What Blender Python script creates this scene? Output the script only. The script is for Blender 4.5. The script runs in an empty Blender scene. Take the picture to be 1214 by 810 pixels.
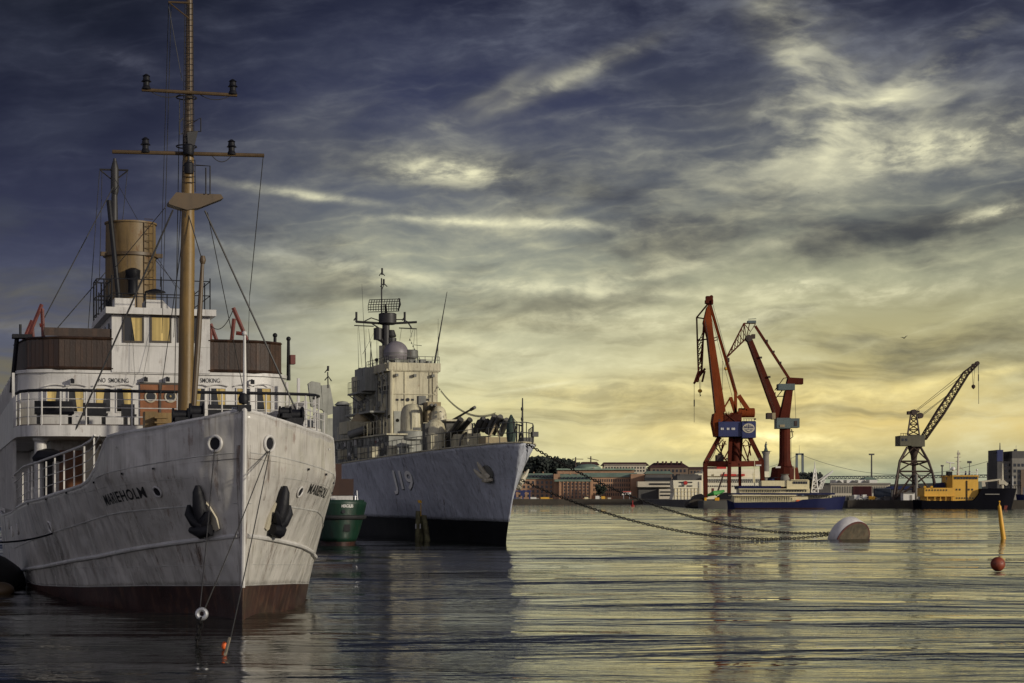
import bpy, math, random
import numpy as np
from mathutils import Vector, Matrix
random.seed(7)
SC = bpy.context.scene
COL = SC.collection
F, CX, HY, H = 2200.0, 607.0, 588.0, 2.777      # focal in photo pixels, centre column, horizon row, eye height (m)

def P(x, y, Y):                                   # photo pixel + distance -> world point
    return Vector(((x - CX) * Y / F, Y, H + (HY - y) * Y / F))
def lin(c):
    return tuple(((v / 255) / 12.92 if v / 255 <= .04045 else ((v / 255 + .055) / 1.055) ** 2.4) for v in c)
def lerp(a, b, t): return a + (b - a) * t
def interp(tab, x): return float(np.interp(x, [t[0] for t in tab], [t[1] for t in tab]))
def sm_tab(tab, x0, x1, n=240):                   # smoothed table
    xs = np.linspace(x0, x1, n); ys = np.interp(xs, [t[0] for t in tab], [t[1] for t in tab])
    return xs, ys

# ---------------------------------------------------------------- materials
class N:
    def __init__(s, nt): s.nt = nt
    def new(s, t, **k):
        n = s.nt.nodes.new(t)
        for a, v in k.items(): setattr(n, a, v)
        return n
    def link(s, a, b): s.nt.links.new(a, b)
    def put(s, sock, v):
        if hasattr(v, 'is_output') or isinstance(v, bpy.types.NodeSocket): s.link(v, sock)
        else: sock.default_value = v
    def math(s, op, a, b=0.0, c=0.0, clamp=False):
        n = s.new('ShaderNodeMath', operation=op, use_clamp=clamp)
        s.put(n.inputs[0], a); s.put(n.inputs[1], b); s.put(n.inputs[2], c)
        return n.outputs[0]
    def mix(s, fac, a, b, bt='MIX'):
        n = s.new('ShaderNodeMix', data_type='RGBA', blend_type=bt)
        n.clamp_factor = True
        s.put(n.inputs[0], fac)
        s.put(n.inputs[6], (*a, 1) if isinstance(a, tuple) and len(a) == 3 else a)
        s.put(n.inputs[7], (*b, 1) if isinstance(b, tuple) and len(b) == 3 else b)
        return n.outputs[2]
    def ramp(s, fac, stops, interp='LINEAR'):
        n = s.new('ShaderNodeValToRGB'); cr = n.color_ramp; cr.interpolation = interp
        while len(cr.elements) < len(stops): cr.elements.new(.5)
        for e, (p, c) in zip(cr.elements, stops):
            e.position = p; e.color = (*c, 1) if isinstance(c, tuple) else (c, c, c, 1)
        s.put(n.inputs[0], fac)
        return n.outputs[0]
    def smooth(s, x, a, b):
        n = s.new('ShaderNodeMapRange', interpolation_type='SMOOTHSTEP')
        s.put(n.inputs[0], x); n.inputs[1].default_value = a; n.inputs[2].default_value = b
        n.inputs[3].default_value = 0; n.inputs[4].default_value = 1
        return n.outputs[0]
    def noise(s, vec, scale=1, detail=4, rough=.55, dist=0):
        n = s.new('ShaderNodeTexNoise'); s.put(n.inputs['Vector'], vec)
        n.inputs['Scale'].default_value = scale; n.inputs['Detail'].default_value = detail
        n.inputs['Roughness'].default_value = rough; n.inputs['Distortion'].default_value = dist
        return n.outputs[0]
    def mapping(s, vec, loc=(0, 0, 0), rot=(0, 0, 0), scale=(1, 1, 1)):
        n = s.new('ShaderNodeMapping'); s.put(n.inputs[0], vec)
        n.inputs[1].default_value = loc; n.inputs[2].default_value = rot; n.inputs[3].default_value = scale
        return n.outputs[0]
    def combine(s, x, y, z=0.0):
        n = s.new('ShaderNodeCombineXYZ'); s.put(n.inputs[0], x); s.put(n.inputs[1], y); s.put(n.inputs[2], z)
        return n.outputs[0]

def mat(name, col, rough=.5, var=.18, scale=1.0, streak=0.0, streak_col=None, rust=0.0, rust_scale=2.5, bump=0.0, bump_scale=6.0,
        metal=0.0, fine=0.0, planks=None, dents=0.0, spec=.5, emit=None):
    m = bpy.data.materials.new(name); m.use_nodes = True
    g = N(m.node_tree); b = m.node_tree.nodes['Principled BSDF']
    co = g.new('ShaderNodeTexCoord').outputs['Object']
    c1 = tuple(min(1, v * (1 - var)) for v in col); c2 = tuple(min(1, v * (1 + var)) for v in col)
    n1 = g.noise(co, scale * .9, 6, .62)
    fac = g.smooth(n1, .3, .7)
    c = g.mix(fac, c1, c2)
    if planks:                                     # (frequency along x, along y) board-to-board colour steps
        ax = g.mapping(co, scale=planks)
        vo = g.new('ShaderNodeTexWhiteNoise', noise_dimensions='3D')
        fl = g.new('ShaderNodeVectorMath', operation='FLOOR'); g.link(ax, fl.inputs[0]); g.link(fl.outputs[0], vo.inputs[0])
        c = g.mix(vo.outputs[0], c, tuple(v * .45 for v in col))
    if streak:
        sn = g.noise(g.mapping(co, scale=(3.2, 3.2, .22)), 1.6, 6, .65)
        c = g.mix(g.math('MULTIPLY', g.smooth(sn, .47, .72), streak), c, streak_col or tuple(v * .38 for v in col))
        sn2 = g.noise(g.mapping(co, loc=(7, 3, 1), scale=(1.3, 1.3, .12)), 1.1, 4, .6)
        c = g.mix(g.math('MULTIPLY', g.smooth(sn2, .5, .75), streak * .6), c, tuple(min(1, v * 1.25 + .02) for v in col))
    if fine:                                       # thin sharp run marks
        f1 = g.noise(g.mapping(co, scale=(11, 11, .5)), 1.5, 4, .6); f2 = g.noise(g.mapping(co, loc=(3, 1, 0), scale=(1.2, 1.2, .8)), 1, 3, .5)
        c = g.mix(g.math('MULTIPLY', g.math('MULTIPLY', g.smooth(f1, .56, .66), g.smooth(f2, .45, .62)), fine), c, (.12, .085, .055))
        c = g.mix(g.math('MULTIPLY', g.smooth(g.noise(co, 9, 5, .7), .62, .72), fine * .5), c, tuple(v * .5 for v in col))
    rr = rough
    if rust:
        rn = g.noise(co, rust_scale, 8, .7); rs = g.noise(g.mapping(co, scale=(5, 5, .35)), 1.3, 5, .7)
        rf = g.math('MULTIPLY', g.smooth(g.math('ADD', g.math('MULTIPLY', rn, .6), g.math('MULTIPLY', rs, .5)), .60, .72), rust)
        c = g.mix(rf, c, (.13, .05, .02))
        rr = g.math('ADD', g.math('MULTIPLY', rf, .4), rough)
    g.put(b.inputs['Base Color'], c)
    rv = g.math('ADD', rr, g.math('MULTIPLY', g.math('SUBTRACT', n1, .5), .25), clamp=True)
    g.put(b.inputs['Roughness'], rv)
    b.inputs['Metallic'].default_value = metal
    b.inputs['Specular IOR Level'].default_value = spec
    if bump or dents:
        hgt = None
        if bump: hgt = g.math('MULTIPLY', g.noise(co, bump_scale, 5, .6), bump)
        if dents:
            d = g.math('MULTIPLY', g.noise(g.mapping(co, scale=(1, 1, .7)), 1.1, 2, .5), dents)
            hgt = d if hgt is None else g.math('ADD', hgt, d)
        bp = g.new('ShaderNodeBump'); bp.inputs['Strength'].default_value = 1; bp.inputs['Distance'].default_value = 1
        g.put(bp.inputs['Height'], hgt); g.link(bp.outputs[0], b.inputs['Normal'])
    if emit:
        b.inputs['Emission Color'].default_value = (*emit[0], 1); b.inputs['Emission Strength'].default_value = emit[1]
    return m

# ---------------------------------------------------------------- mesh builder
def bez(p, q, sag, n=16):                          # hanging line between two points
    p, q = Vector(p), Vector(q)
    return [p.lerp(q, i / n) - Vector((0, 0, sag * 4 * (i / n) * (1 - i / n))) for i in range(n + 1)]
class MB:
    def __init__(s): s.v = []; s.f = []
    def add(s, vs, fs):
        b = len(s.v); s.v += [tuple(v) for v in vs]; s.f += [tuple(b + i for i in f) for f in fs]; return s
    def box(s, c, size, rz=0.0, R=None):
        c = Vector(c); hx, hy, hz = (d / 2 for d in size)
        R = R or Matrix.Rotation(rz, 3, 'Z')
        vs = [c + R @ Vector((x * hx, y * hy, z * hz)) for z in (-1, 1) for y in (-1, 1) for x in (-1, 1)]
        return s.add(vs, [(0, 2, 3, 1), (4, 5, 7, 6), (0, 1, 5, 4), (2, 6, 7, 3), (0, 4, 6, 2), (1, 3, 7, 5)])
    def box2(s, lo, hi):
        lo, hi = Vector(lo), Vector(hi); d = hi - lo
        return s.box((lo + hi) / 2, (abs(d.x), abs(d.y), abs(d.z)))
    def frame(s, p, q, up=None):
        d = (Vector(q) - Vector(p)).normalized()
        u = Vector(up) if up else (Vector((0, 0, 1)) if abs(d.z) < .95 else Vector((0, 1, 0)))
        x = d.cross(u).normalized(); y = x.cross(d).normalized()
        return x, y
    def beam(s, p, q, w, h=None, w2=None, h2=None, up=None):
        p, q = Vector(p), Vector(q); h = h or w; w2 = w2 or w; h2 = h2 or h
        x, y = s.frame(p, q, up); vs = []
        for c, a, b in ((p, w, h), (q, w2, h2)):
            vs += [c + x * (i * a / 2) + y * (j * b / 2) for i, j in ((-1, -1), (1, -1), (1, 1), (-1, 1))]
        return s.add(vs, [(3, 2, 1, 0), (4, 5, 6, 7)] + [(i, (i + 1) % 4, (i + 1) % 4 + 4, i + 4) for i in range(4)])
    def tube(s, p, q, r0, r1=None, n=8):
        return s.path([p, q], [r0, r0 if r1 is None else r1], n)
    def path(s, pts, r, n=6, closed=False):
        pts = [Vector(p) for p in pts]; m = len(pts)
        rs = r if isinstance(r, (list, tuple)) else [r] * m
        vs = []; ux = None
        for i, p in enumerate(pts):
            a = pts[(i - 1) % m] if (i > 0 or closed) else p; b = pts[(i + 1) % m] if (i < m - 1 or closed) else p
            d = (b - a).normalized()
            if ux is None: ux, uy = s.frame(a, a + d)
            else:
                uy = (uy - d * uy.dot(d)).normalized(); ux = d.cross(uy).normalized()
            for k in range(n):
                t = 2 * math.pi * k / n
                vs.append(p + (ux * math.cos(t) + uy * math.sin(t)) * rs[i])
        fs = []
        for i in range(m if closed else m - 1):
            for k in range(n):
                a, b = i * n, ((i + 1) % m) * n
                fs.append((a + k, a + (k + 1) % n, b + (k + 1) % n, b + k))
        if not closed: fs += [tuple(reversed(range(n))), tuple(range((m - 1) * n, m * n))]
        return s.add(vs, fs)
    def lathe(s, prof, c=(0, 0, 0), n=20, R=None, cap=True):
        c = Vector(c); R = R or Matrix.Identity(3); vs = []
        for r, z in prof:
            for k in range(n):
                t = 2 * math.pi * k / n; vs.append(c + R @ Vector((r * math.cos(t), r * math.sin(t), z)))
        m = len(prof)
        fs = [(i * n + k, i * n + (k + 1) % n, (i + 1) * n + (k + 1) % n, (i + 1) * n + k) for i in range(m - 1) for k in range(n)]
        if cap: fs += [tuple(reversed(range(n))), tuple(range((m - 1) * n, m * n))]
        return s.add(vs, fs)
    def sphere(s, c, r, nu=16, nv=10, sc=(1, 1, 1)):
        prof = [(max(1e-4, math.sin(math.pi * i / nv)) * r, -math.cos(math.pi * i / nv) * r) for i in range(nv + 1)]
        return s.lathe(prof, c, nu, Matrix.Diagonal(sc).to_3x3() if len(sc) == 3 else None)
    def loft(s, rings, closed=False, caps=False):
        n = len(rings[0]); vs = [p for r in rings for p in r]; fs = []
        for i in range(len(rings) - 1):
            for k in range(n if closed else n - 1):
                fs.append((i * n + k, i * n + (k + 1) % n, (i + 1) * n + (k + 1) % n, (i + 1) * n + k))
        if caps: fs += [tuple(reversed(range(n))), tuple(range((len(rings) - 1) * n, len(rings) * n))]
        return s.add(vs, fs)
    def prism(s, pts, vec):                        # polygon (3-D points) pushed along vec
        pts = [Vector(p) for p in pts]; vec = Vector(vec); n = len(pts)
        return s.add(pts + [p + vec for p in pts], [tuple(reversed(range(n))), tuple(range(n, 2 * n))] +
                     [(i, (i + 1) % n, (i + 1) % n + n, i + n) for i in range(n)])
    def lattice(s, A, B, n, r, rd=None):           # A, B: lists of corner points (3 or 4) at each end of a truss
        rd = rd or r * .6; k = len(A); A = [Vector(a) for a in A]; B = [Vector(b) for b in B]
        for a, b in zip(A, B): s.tube(a, b, r, r, 5)
        for i in range(n):
            t0, t1 = i / n, (i + 1) / n
            for j in range(k):
                j2 = (j + 1) % k
                p = A[j].lerp(B[j], t0); q = A[j2].lerp(B[j2], t1); q0 = A[j2].lerp(B[j2], t0)
                s.tube(p, q, rd, rd, 4); s.tube(p, q0, rd, rd, 4)
        return s
    def build(s, name, m, parent=None, smooth=35, origin=None, label=None):
        off = Vector((0, 0, 0))
        if parent is not None:
            root = parent
            while root.parent: root = root.parent
            if not root.get('_local'): off = root.location
        elif origin is not None: off = Vector(origin)
        me = bpy.data.meshes.new(name)
        me.from_pydata([(v[0] - off.x, v[1] - off.y, v[2] - off.z) for v in s.v], [], s.f)
        me.validate(); me.materials.append(m)
        if smooth:
            me.polygons.foreach_set('use_smooth', [True] * len(me.polygons)); me.set_sharp_from_angle(angle=math.radians(smooth))
        o = bpy.data.objects.new(name, me); COL.objects.link(o)
        if parent is not None: o.parent = parent
        else: o.location = off
        if label: o['label'] = label
        return o
def parts(name, m, parent, mbs, smooth=35):
    return [b.build(name, m, parent, smooth) for b in mbs]
def fixn(o):                                       # consistent normals
    import bmesh
    bm = bmesh.new(); bm.from_mesh(o.data); bmesh.ops.recalc_face_normals(bm, faces=bm.faces); bm.to_mesh(o.data); bm.free()
    return o
def tag(o, label=None, cat=None, group=None, kind=None):
    if label: o['label'] = label
    if cat: o['category'] = cat
    if group: o['group'] = group
    if kind: o['kind'] = kind
    return o
def thing(name, label, cat, loc=(0, 0, 0), rz=None, group=None):
    o = bpy.data.objects.new(name, None); COL.objects.link(o); o.location = loc
    if rz is not None: o.rotation_euler = (0, 0, rz); o['_local'] = 1
    return tag(o, label, cat, group)
def dup(o, off=None, loc=None, rz=None, parent=None):
    c = o.copy(); COL.objects.link(c)
    if parent is not None: c.parent = parent
    if off is not None: c.location = Vector(o.location) + Vector(off)
    if loc is not None: c.location = loc
    if rz is not None: c.rotation_euler[2] = rz
    for ch in list(o.children): dup(ch, parent=c)
    return c
def text_mesh(body, height, bold=.02, spread=1.0):
    cu = bpy.data.curves.new('lettering', 'FONT'); cu.body = body; cu.size = 1; cu.extrude = 0; cu.resolution_u = 3
    cu.space_character = spread; cu.offset = bold
    o = bpy.data.objects.new('lettering', cu); COL.objects.link(o)
    dg = bpy.context.evaluated_depsgraph_get(); dg.update()
    me = o.evaluated_get(dg).to_mesh()
    vs = [(v.co.x, v.co.y) for v in me.vertices]; fs = [tuple(p.vertices) for p in me.polygons]
    o.evaluated_get(dg).to_mesh_clear(); bpy.data.objects.remove(o); bpy.data.curves.remove(cu)
    x0 = min(v[0] for v in vs); x1 = max(v[0] for v in vs); y0 = min(v[1] for v in vs); y1 = max(v[1] for v in vs)
    k = height / (y1 - y0)
    return [((x - x0) * k, (y - y0) * k) for x, y in vs], fs, (x1 - x0) * k

class Ship:                                        # x = metres aft of the stem, y = towards the photo's left, z = up
    def __init__(s, bow_px, bow_py, deg):
        s.t = math.radians(deg); Y = F * H / (bow_py - HY)
        s.O = Vector(((bow_px - CX) * Y / F, Y, 0)); s.a = (-math.sin(s.t), math.cos(s.t)); s.l = (-math.cos(s.t), -math.sin(s.t))
        s.rz = math.pi / 2 + s.t
    def at(s, px, py, st):                         # pixel + station -> local point
        k = (px - CX) / F
        b = (k * (s.O.y + st * s.a[1]) - s.O.x - st * s.a[0]) / (s.l[0] - k * s.l[1])
        Y = s.O.y + st * s.a[1] + b * s.l[1]
        return Vector((st, b, H + (HY - py) * Y / F))
    def atb(s, px, py, b):                         # pixel + lateral offset -> local point
        k = (px - CX) / F
        st = (k * (s.O.y + b * s.l[1]) - s.O.x - b * s.l[0]) / (s.a[0] - k * s.a[1])
        Y = s.O.y + st * s.a[1] + b * s.l[1]
        return Vector((st, b, H + (HY - py) * Y / F))
    def px(s, p):
        X = s.O.x + p[0] * s.a[0] + p[1] * s.l[0]; Y = s.O.y + p[0] * s.a[1] + p[1] * s.l[1]
        return CX + F * X / Y, HY - F * (p[2] - H) / Y
    def world(s, p):
        return Vector((s.O.x + p[0] * s.a[0] + p[1] * s.l[0], s.O.y + p[0] * s.a[1] + p[1] * s.l[1], p[2]))

# ---------------------------------------------------------------- palette
m_white = mat('white_paint', (.55, .53, .50), .42, .14, .8, streak=.45, rust=.45, fine=.35, bump=.004, bump_scale=9)
m_hullwhite = mat('hull_white_paint', (.48, .455, .415), .30, .2, .5, streak=.62, streak_col=(.2, .18, .155), rust=.55, rust_scale=1.6, bump=.006, bump_scale=5, dents=.2, fine=.5)
m_red = mat('red_antifouling', (.028, .010, .008), .5, .4, 1, streak=.7, streak_col=(.10, .05, .03), rust=.5, bump=.01)
m_black = mat('black_paint', (.008, .008, .011), .55, .3, 2, bump=.01, spec=.25)
m_blacksat = mat('black_rubber', (.012, .012, .012), .7, .3, 2, bump=.02)
m_wire = mat('steel_wire', (.04, .038, .036), .5, .2, 3)
m_ochre = mat('ochre_paint', (.18, .108, .028), .5, .22, .8, streak=.6, rust=.4, bump=.006, fine=.5)
m_funnel = mat('funnel_ochre_paint', (.15, .095, .033), .55, .25, .8, streak=.8, rust=.6, bump=.008, dents=.03, fine=.8)
m_ochredk = mat('weathered_shaded_ochre_paint', (.075, .046, .019), .5, .2, 1, streak=.4, rust=.3)  # streaked dark ochre; on the topmast the shade is put into the colour
m_wood = mat('varnished_teak', (.045, .021, .010), .5, .35, 3, planks=(7, 7, .01), bump=.006, bump_scale=14)
m_door = mat('mahogany_door', (.20, .075, .025), .35, .25, 3, bump=.004)
m_redox = mat('red_oxide_paint', (.12, .022, .014), .5, .2, 2, rust=.3)
m_glass = mat('dark_window_glass', (.014, .014, .012), .08, .2, 2)
m_curtain = mat('cream_curtain', (.62, .46, .17), .8, .12, 4, planks=(14, 14, .01))
m_frame = mat('dark_window_frame', (.05, .04, .03), .5, .2, 2)
m_deck = mat('grey_deck', (.12, .10, .085), .7, .2, 1, bump=.01)
m_rope = mat('rope', (.20, .17, .12), .8, .2, 10)
m_chain = mat('chain_iron', (.010, .009, .009), .65, .3, 6, spec=.15)
m_galv = mat('galvanised_steel', (.42, .42, .43), .4, .2, 4, metal=.6)
m_creampad = mat('cream_paint', (.48, .43, .32), .5, .1, 2)
m_orange = mat('orange_float', (.75, .13, .02), .5, .1, 3)
m_letter = mat('black_lettering', (.01, .01, .01), .5, .1, 2)
m_seam = mat('plate_seam', (.42, .41, .38), .5, .2, 2, streak=.4)
m_navy = mat('warship_hull_grey', (.46, .475, .53), .36, .14, .35, streak=.55, streak_col=(.10, .10, .12), rust=.30, bump=.008, bump_scale=4, dents=.16, fine=.45)
m_navybl = mat('warship_boot_black', (.009, .009, .011), .55, .3, .5, streak=.4, spec=.2)
m_navysup = mat('warship_superstructure_grey', (.50, .455, .31), .5, .2, .7, streak=.75, streak_col=(.16, .13, .075), rust=.45, bump=.008, fine=.7)
m_navydk = mat('warship_dark_grey', (.13, .13, .115), .55, .2, 1, streak=.4, rust=.3)
m_navymid = mat('warship_mid_grey', (.26, .26, .225), .5, .2, 1, streak=.45, rust=.25)
m_postgreen = mat('dark_green_cover', (.03, .05, .04), .8, .3, 4, streak=.5)
m_gun = mat('gun_metal', (.045, .042, .035), .45, .3, 2)
m_mast = mat('mast_black', (.018, .016, .016), .55, .2, 2)
m_radome = mat('radome_grey', (.19, .17, .18), .45, .12, 1, streak=.25)
m_lettw = mat('white_lettering', (.85, .83, .78), .5, .08, 2)
m_shadowletter = mat('grey_letter_edge', (.03, .03, .04), .5, .1, 2)
m_tan = mat('tan_canvas', (.30, .24, .14), .8, .2, 1, bump=.02)
def stain(name, col):                              # patchy rust run that lets the paint show through
    m = mat(name, col, .8, .4, 6); g = N(m.node_tree); b = m.node_tree.nodes['Principled BSDF']
    co = g.new('ShaderNodeTexCoord').outputs['Object']
    g.put(b.inputs['Alpha'], g.math('MULTIPLY', g.smooth(g.noise(g.mapping(co, scale=(9, 9, 1.2)), 1.5, 5, .65), .40, .70), .5)); return m
m_run = stain('rust_run_stain', (.11, .05, .022))
m_green = mat('green_paint', (.003, .026, .013), .5, .2, 1, streak=.4, rust=.25, bump=.006)
m_rustbrn = mat('rust_brown_paint', (.06, .022, .010), .6, .2, 1.5, streak=.3, planks=(3, 3, .01))
m_pile = mat('tarred_pile_wood', (.15, .135, .065), .8, .5, 3, streak=.6, bump=.03, bump_scale=5)
m_yel = mat('yellow_paint', (.70, .36, .02), .45, .12, 1, streak=.2, rust=.1)
m_buoyw = mat('buoy_white_paint', (.72, .68, .64), .5, .12, 1.5, streak=.25, rust=.25)
m_buoyr = mat('buoy_rust_red', (.10, .035, .028), .65, .35, 2, rust=.5, rust_scale=2)
m_buoyface = mat('buoy_weathered_face', (.10, .08, .05), .75, .4, 1.6, streak=.6, rust=.6, rust_scale=1.6)
m_ball = mat('red_float', (.22, .045, .02), .5, .2, 6)
# far shore
m_crane = mat('crane_orange_red', (.19, .038, .008), .7, .25, .15, spec=.12, streak=.5, rust=.3, rust_scale=.3)
m_cranedk = mat('crane_red_brown', (.085, .0155, .007), .7, .25, .15, spec=.12, streak=.5, rust=.3, rust_scale=.3)
m_craneblue = mat('crane_house_blue', (.022, .03, .105), .5, .12, .2)
m_cranegrey = mat('crane_house_grey_green', (.10, .13, .125), .5, .15, .2, streak=.3)
m_cranebrn = mat('old_crane_dark_brown', (.045, .026, .018), .65, .3, .3, rust=.4, rust_scale=.4)
m_craneolive = mat('old_crane_cab_olive', (.10, .09, .055), .6, .2, .3, streak=.4)
m_shipblue = mat('ship_blue_paint', (.009, .012, .055), .6, .15, .2, streak=.2, spec=.2)
m_cream = mat('ship_cream_paint', (.72, .63, .38), .5, .08, .3, streak=.2)
m_ferry = mat('ferry_white_paint', (.76, .70, .52), .5, .06, .1, streak=.15)
m_brick = mat('brown_brick', (.34, .20, .12), .85, .15, .3)
m_brick2 = mat('pale_brick', (.38, .225, .135), .85, .15, .3)
m_copper = mat('verdigris_copper', (.20, .27, .20), .6, .2, .2, streak=.4)
m_tile = mat('dark_red_roof_tile', (.07, .028, .024), .8, .2, .3)
m_conc = mat('concrete', (.24, .22, .185), .85, .15, .15, streak=.4)
m_concdk = mat('dark_concrete', (.09, .085, .08), .85, .2, .15, streak=.4)
m_render = mat('pale_render_wall', (.52, .46, .35), .8, .1, .2)
m_brownrender = mat('brown_render_wall', (.16, .11, .075), .8, .12, .2)
m_winfar = mat('far_window_glass', (.02, .022, .025), .2, .1, .2)
m_quay = mat('quay_stone', (.055, .045, .032), .85, .3, .25, streak=.5, bump=.05, bump_scale=1)
m_ground = mat('quay_ground', (.10, .095, .085), .9, .2, .1)
m_maroon = mat('maroon_container', (.10, .018, .02), .6, .15, .3, planks=(1, .01, .01))
m_blucont = mat('slate_blue_container', (.05, .065, .10), .6, .15, .3, planks=(1, .01, .01))
m_yelship = mat('ship_yellow_paint', (.72, .40, .05), .5, .10, .2, streak=.25, rust=.12)
m_shipblk = mat('ship_black_paint', (.005, .005, .008), .8, .2, .2, spec=.06)
m_bridge = mat('bridge_grey', (.12, .14, .15), .7, .1, .01)
m_whitefar = mat('white_far', (.72, .69, .62), .5, .06, .3)
m_hill = mat('hill_earth', (.03, .034, .026), .95, .3, .02)
m_leaf = mat('dark_foliage', (.011, .016, .012), .8, .45, .25)
m_leaf2 = mat('green_foliage', (.014, .022, .012), .8, .45, .6)
m_bark = mat('bark', (.05, .035, .022), .9, .3, 2)
m_redfar = mat('red_far', (.45, .03, .02), .5, .1, .3)
m_grntarp = mat('green_tarpaulin', (.06, .30, .06), .6, .2, .5)
m_gull = mat('gull_dark_feathers', (.05, .045, .04), .8, .2, 5)
m_statue = mat('statue_bronze', (.05, .07, .06), .6, .2, .3)
m_lampw = mat('yellow_lantern', (.75, .42, .03), .5, .1, 3)
# ================================================================ white passenger ship, bow towards the camera
MS = Ship(290, 737, 16.97)
ship = thing('passenger_ship', 'old white passenger steamer with ochre mast and funnel, bow towards the camera', 'ship', MS.O, MS.rz)
BD = [(0, 0), (.3, .40), (.7, .80), (1.5, 1.40), (2.5, 2.05), (3.5, 2.55), (5.3, 3.02), (8, 3.58), (10, 3.97), (12, 4.28), (16, 4.42), (34, 4.38), (40, 3.9), (44, 2.8), (46, 1.2)]
BW = [(0, 0), (.5, .14), (1.2, .40), (3, 1.2), (5, 2.05), (7.7, 2.82), (10.3, 3.25), (14, 3.8), (20, 4.15), (34, 4.15), (40, 3.1), (44, 1.2), (46, .1)]
ZT = [(0, 4.66), (.6, 4.49), (1.9, 4.29), (3.35, 4.17), (3.6, 4.10), (3.95, 3.75), (4.4, 3.36), (5.0, 3.12), (5.8, 3.0), (10, 2.68), (20, 2.22), (30, 2.03), (40, 2.3), (46, 2.7)]
ZD = [(0, 3.62), (3.0, 3.3), (5.8, 2.98), (10, 2.66), (20, 2.2), (30, 2.01), (40, 2.28), (46, 2.68)]
ZR = [(0, .77), (4, .62), (8, .42), (13, .24), (18, .15), (46, .12)]
def hb(s, z):
    t = max(-.15, min(1.12, z / 2.9)); bw, bd = interp(BW, s), interp(BD, s)
    if z < 0: return bw * (1 + .25 * z)
    return bw + (bd - bw) * t ** 1.15
def hx(s, z): return s + .12 + .32 * (1 - z / 4.6) * max(0, 1 - s / 5) - .12
def hp(s, z, side, off=0.0):                      # point on the shell, pushed out by off
    n = Vector((hb(s + .05, z) - hb(max(0, s - .05), z), -.1, 0)); n = Vector((-abs(n.x), .1 + 0, 0)).normalized()
    return Vector((hx(s, z) + n.x * off, side * (hb(s, z) + n.y * off), z))
STN = sorted(set([0, .12, .3, .5, .7, 1, 1.3, 1.6, 2, 2.5, 3, 3.35, 3.5, 3.6, 3.7, 3.8, 3.95, 4.1, 4.25, 4.4, 4.6, 4.8, 5, 5.3, 5.6, 5.8, 6.3, 7, 8, 9, 10, 11, 12, 13, 14, 16, 18, 20, 23, 26, 30, 34, 37, 40, 42, 44, 45, 46]))
def shell(z0f, z1f, nz, s0=0, s1=46, off=0):
    mb = MB()
    for side in (1, -1):
        rings = [[hp(s, lerp(z0f(s), z1f(s), k / nz), side, off) for k in range(nz + 1)] for s in STN if s0 <= s <= s1]
        mb.loft(rings)
    return mb
zr = lambda s: interp(ZR, s); zt = lambda s: interp(ZT, s); zd = lambda s: interp(ZD, s)
hull = fixn(shell(zr, zt, 26).build('hull', m_hullwhite, ship, 50))
sol = hull.modifiers.new('plate', 'SOLIDIFY'); sol.thickness = .05; sol.offset = -1
boot = fixn(shell(lambda s: -.8, zr, 8).build('boot_topping', m_red, ship, 50))
def along(zf, s0, s1, side, off, n=40): return [hp(lerp(s0, s1, i / n), zf(lerp(s0, s1, i / n)), side, off) for i in range(n + 1)]
for side in (1, -1):
    MB().path(along(lambda s: interp([(0, 1.9), (6, 1.28), (12, .82), (18, .48), (30, .42)], s), .1, 30, side, .02), .055, 8).build('rub_rail', m_white, ship)
    MB().path(along(lambda s: interp([(0, 2.62), (4, 2.36), (8, 1.95), (14, 1.45), (20, 1.12), (34, .95)], s), .1, 34, side, .0), .02, 6).build('plate_seam', m_seam, ship)
    MB().path(along(lambda s: interp([(0, 3.75), (2, 3.5), (4.2, 3.22), (7, 2.75)], s), .1, 4.3, side, .0), .014, 6).build('plate_seam', m_seam, ship)
    for q in (1.05, 2.0, 3.05, 4.4, 6.2, 8.4, 11):
        MB().path([hp(q + .12 * (k / 10), lerp(zr(q), min(zt(q) - .1, 3.4), k / 10), side, 0) for k in range(11)], .007, 5).build('plate_seam', m_seam, ship)
    MB().path(along(lambda s: zt(s) + .02, 0, 46, side, -.03, 160), .05, 8).build('bulwark_cap', m_white, ship)
MB().path([(hx(0, z) - .03, 0, z) for z in (.74, 1.5, 2.4, 3.4, 4.0, 4.66)], .05, 8).build('stem_bar', m_white, ship)
# decks
dk = MB(); dk.loft([[Vector((s, b, zd(s))) for b in (-hb(s, zd(s)) + .04, 0, hb(s, zd(s)) - .04)] for s in STN if s > .1]); dk.build('main_deck', m_deck, ship)
def msol(px_, py_, side, smax=12):                 # station / height where the shell shows at a pixel
    best = None
    for i in range(1, int(smax * 50)):
        s = i * .02; z = 2.5
        for _ in range(3): z = H + (HY - py_) * MS.world(hp(s, z, side)).y / F
        e = abs(MS.px(hp(s, z, side))[0] - px_)
        if best is None or e < best[0] - .05: best = (e, s, z)
    return best[1], best[2]
# name on both bows, bent onto the shell
for side, A_, B_ in ((1, (127, 600), (175, 590)), (-1, (364, 585), (384, 591.5))):
    sa, za = msol(*A_, side, 7); sb, zb_ = msol(*B_, side, 7); vs, fs, w = text_mesh('MARIEHOLM', .255 if side > 0 else .235, spread=1.13)
    mb = MB(); mb.add([hp(lerp(sa, sb, x / w), lerp(za, zb_, x / w) + y, side, .012) for x, y in vs], fs); mb.build('name_lettering', m_letter, ship, 0)
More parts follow.
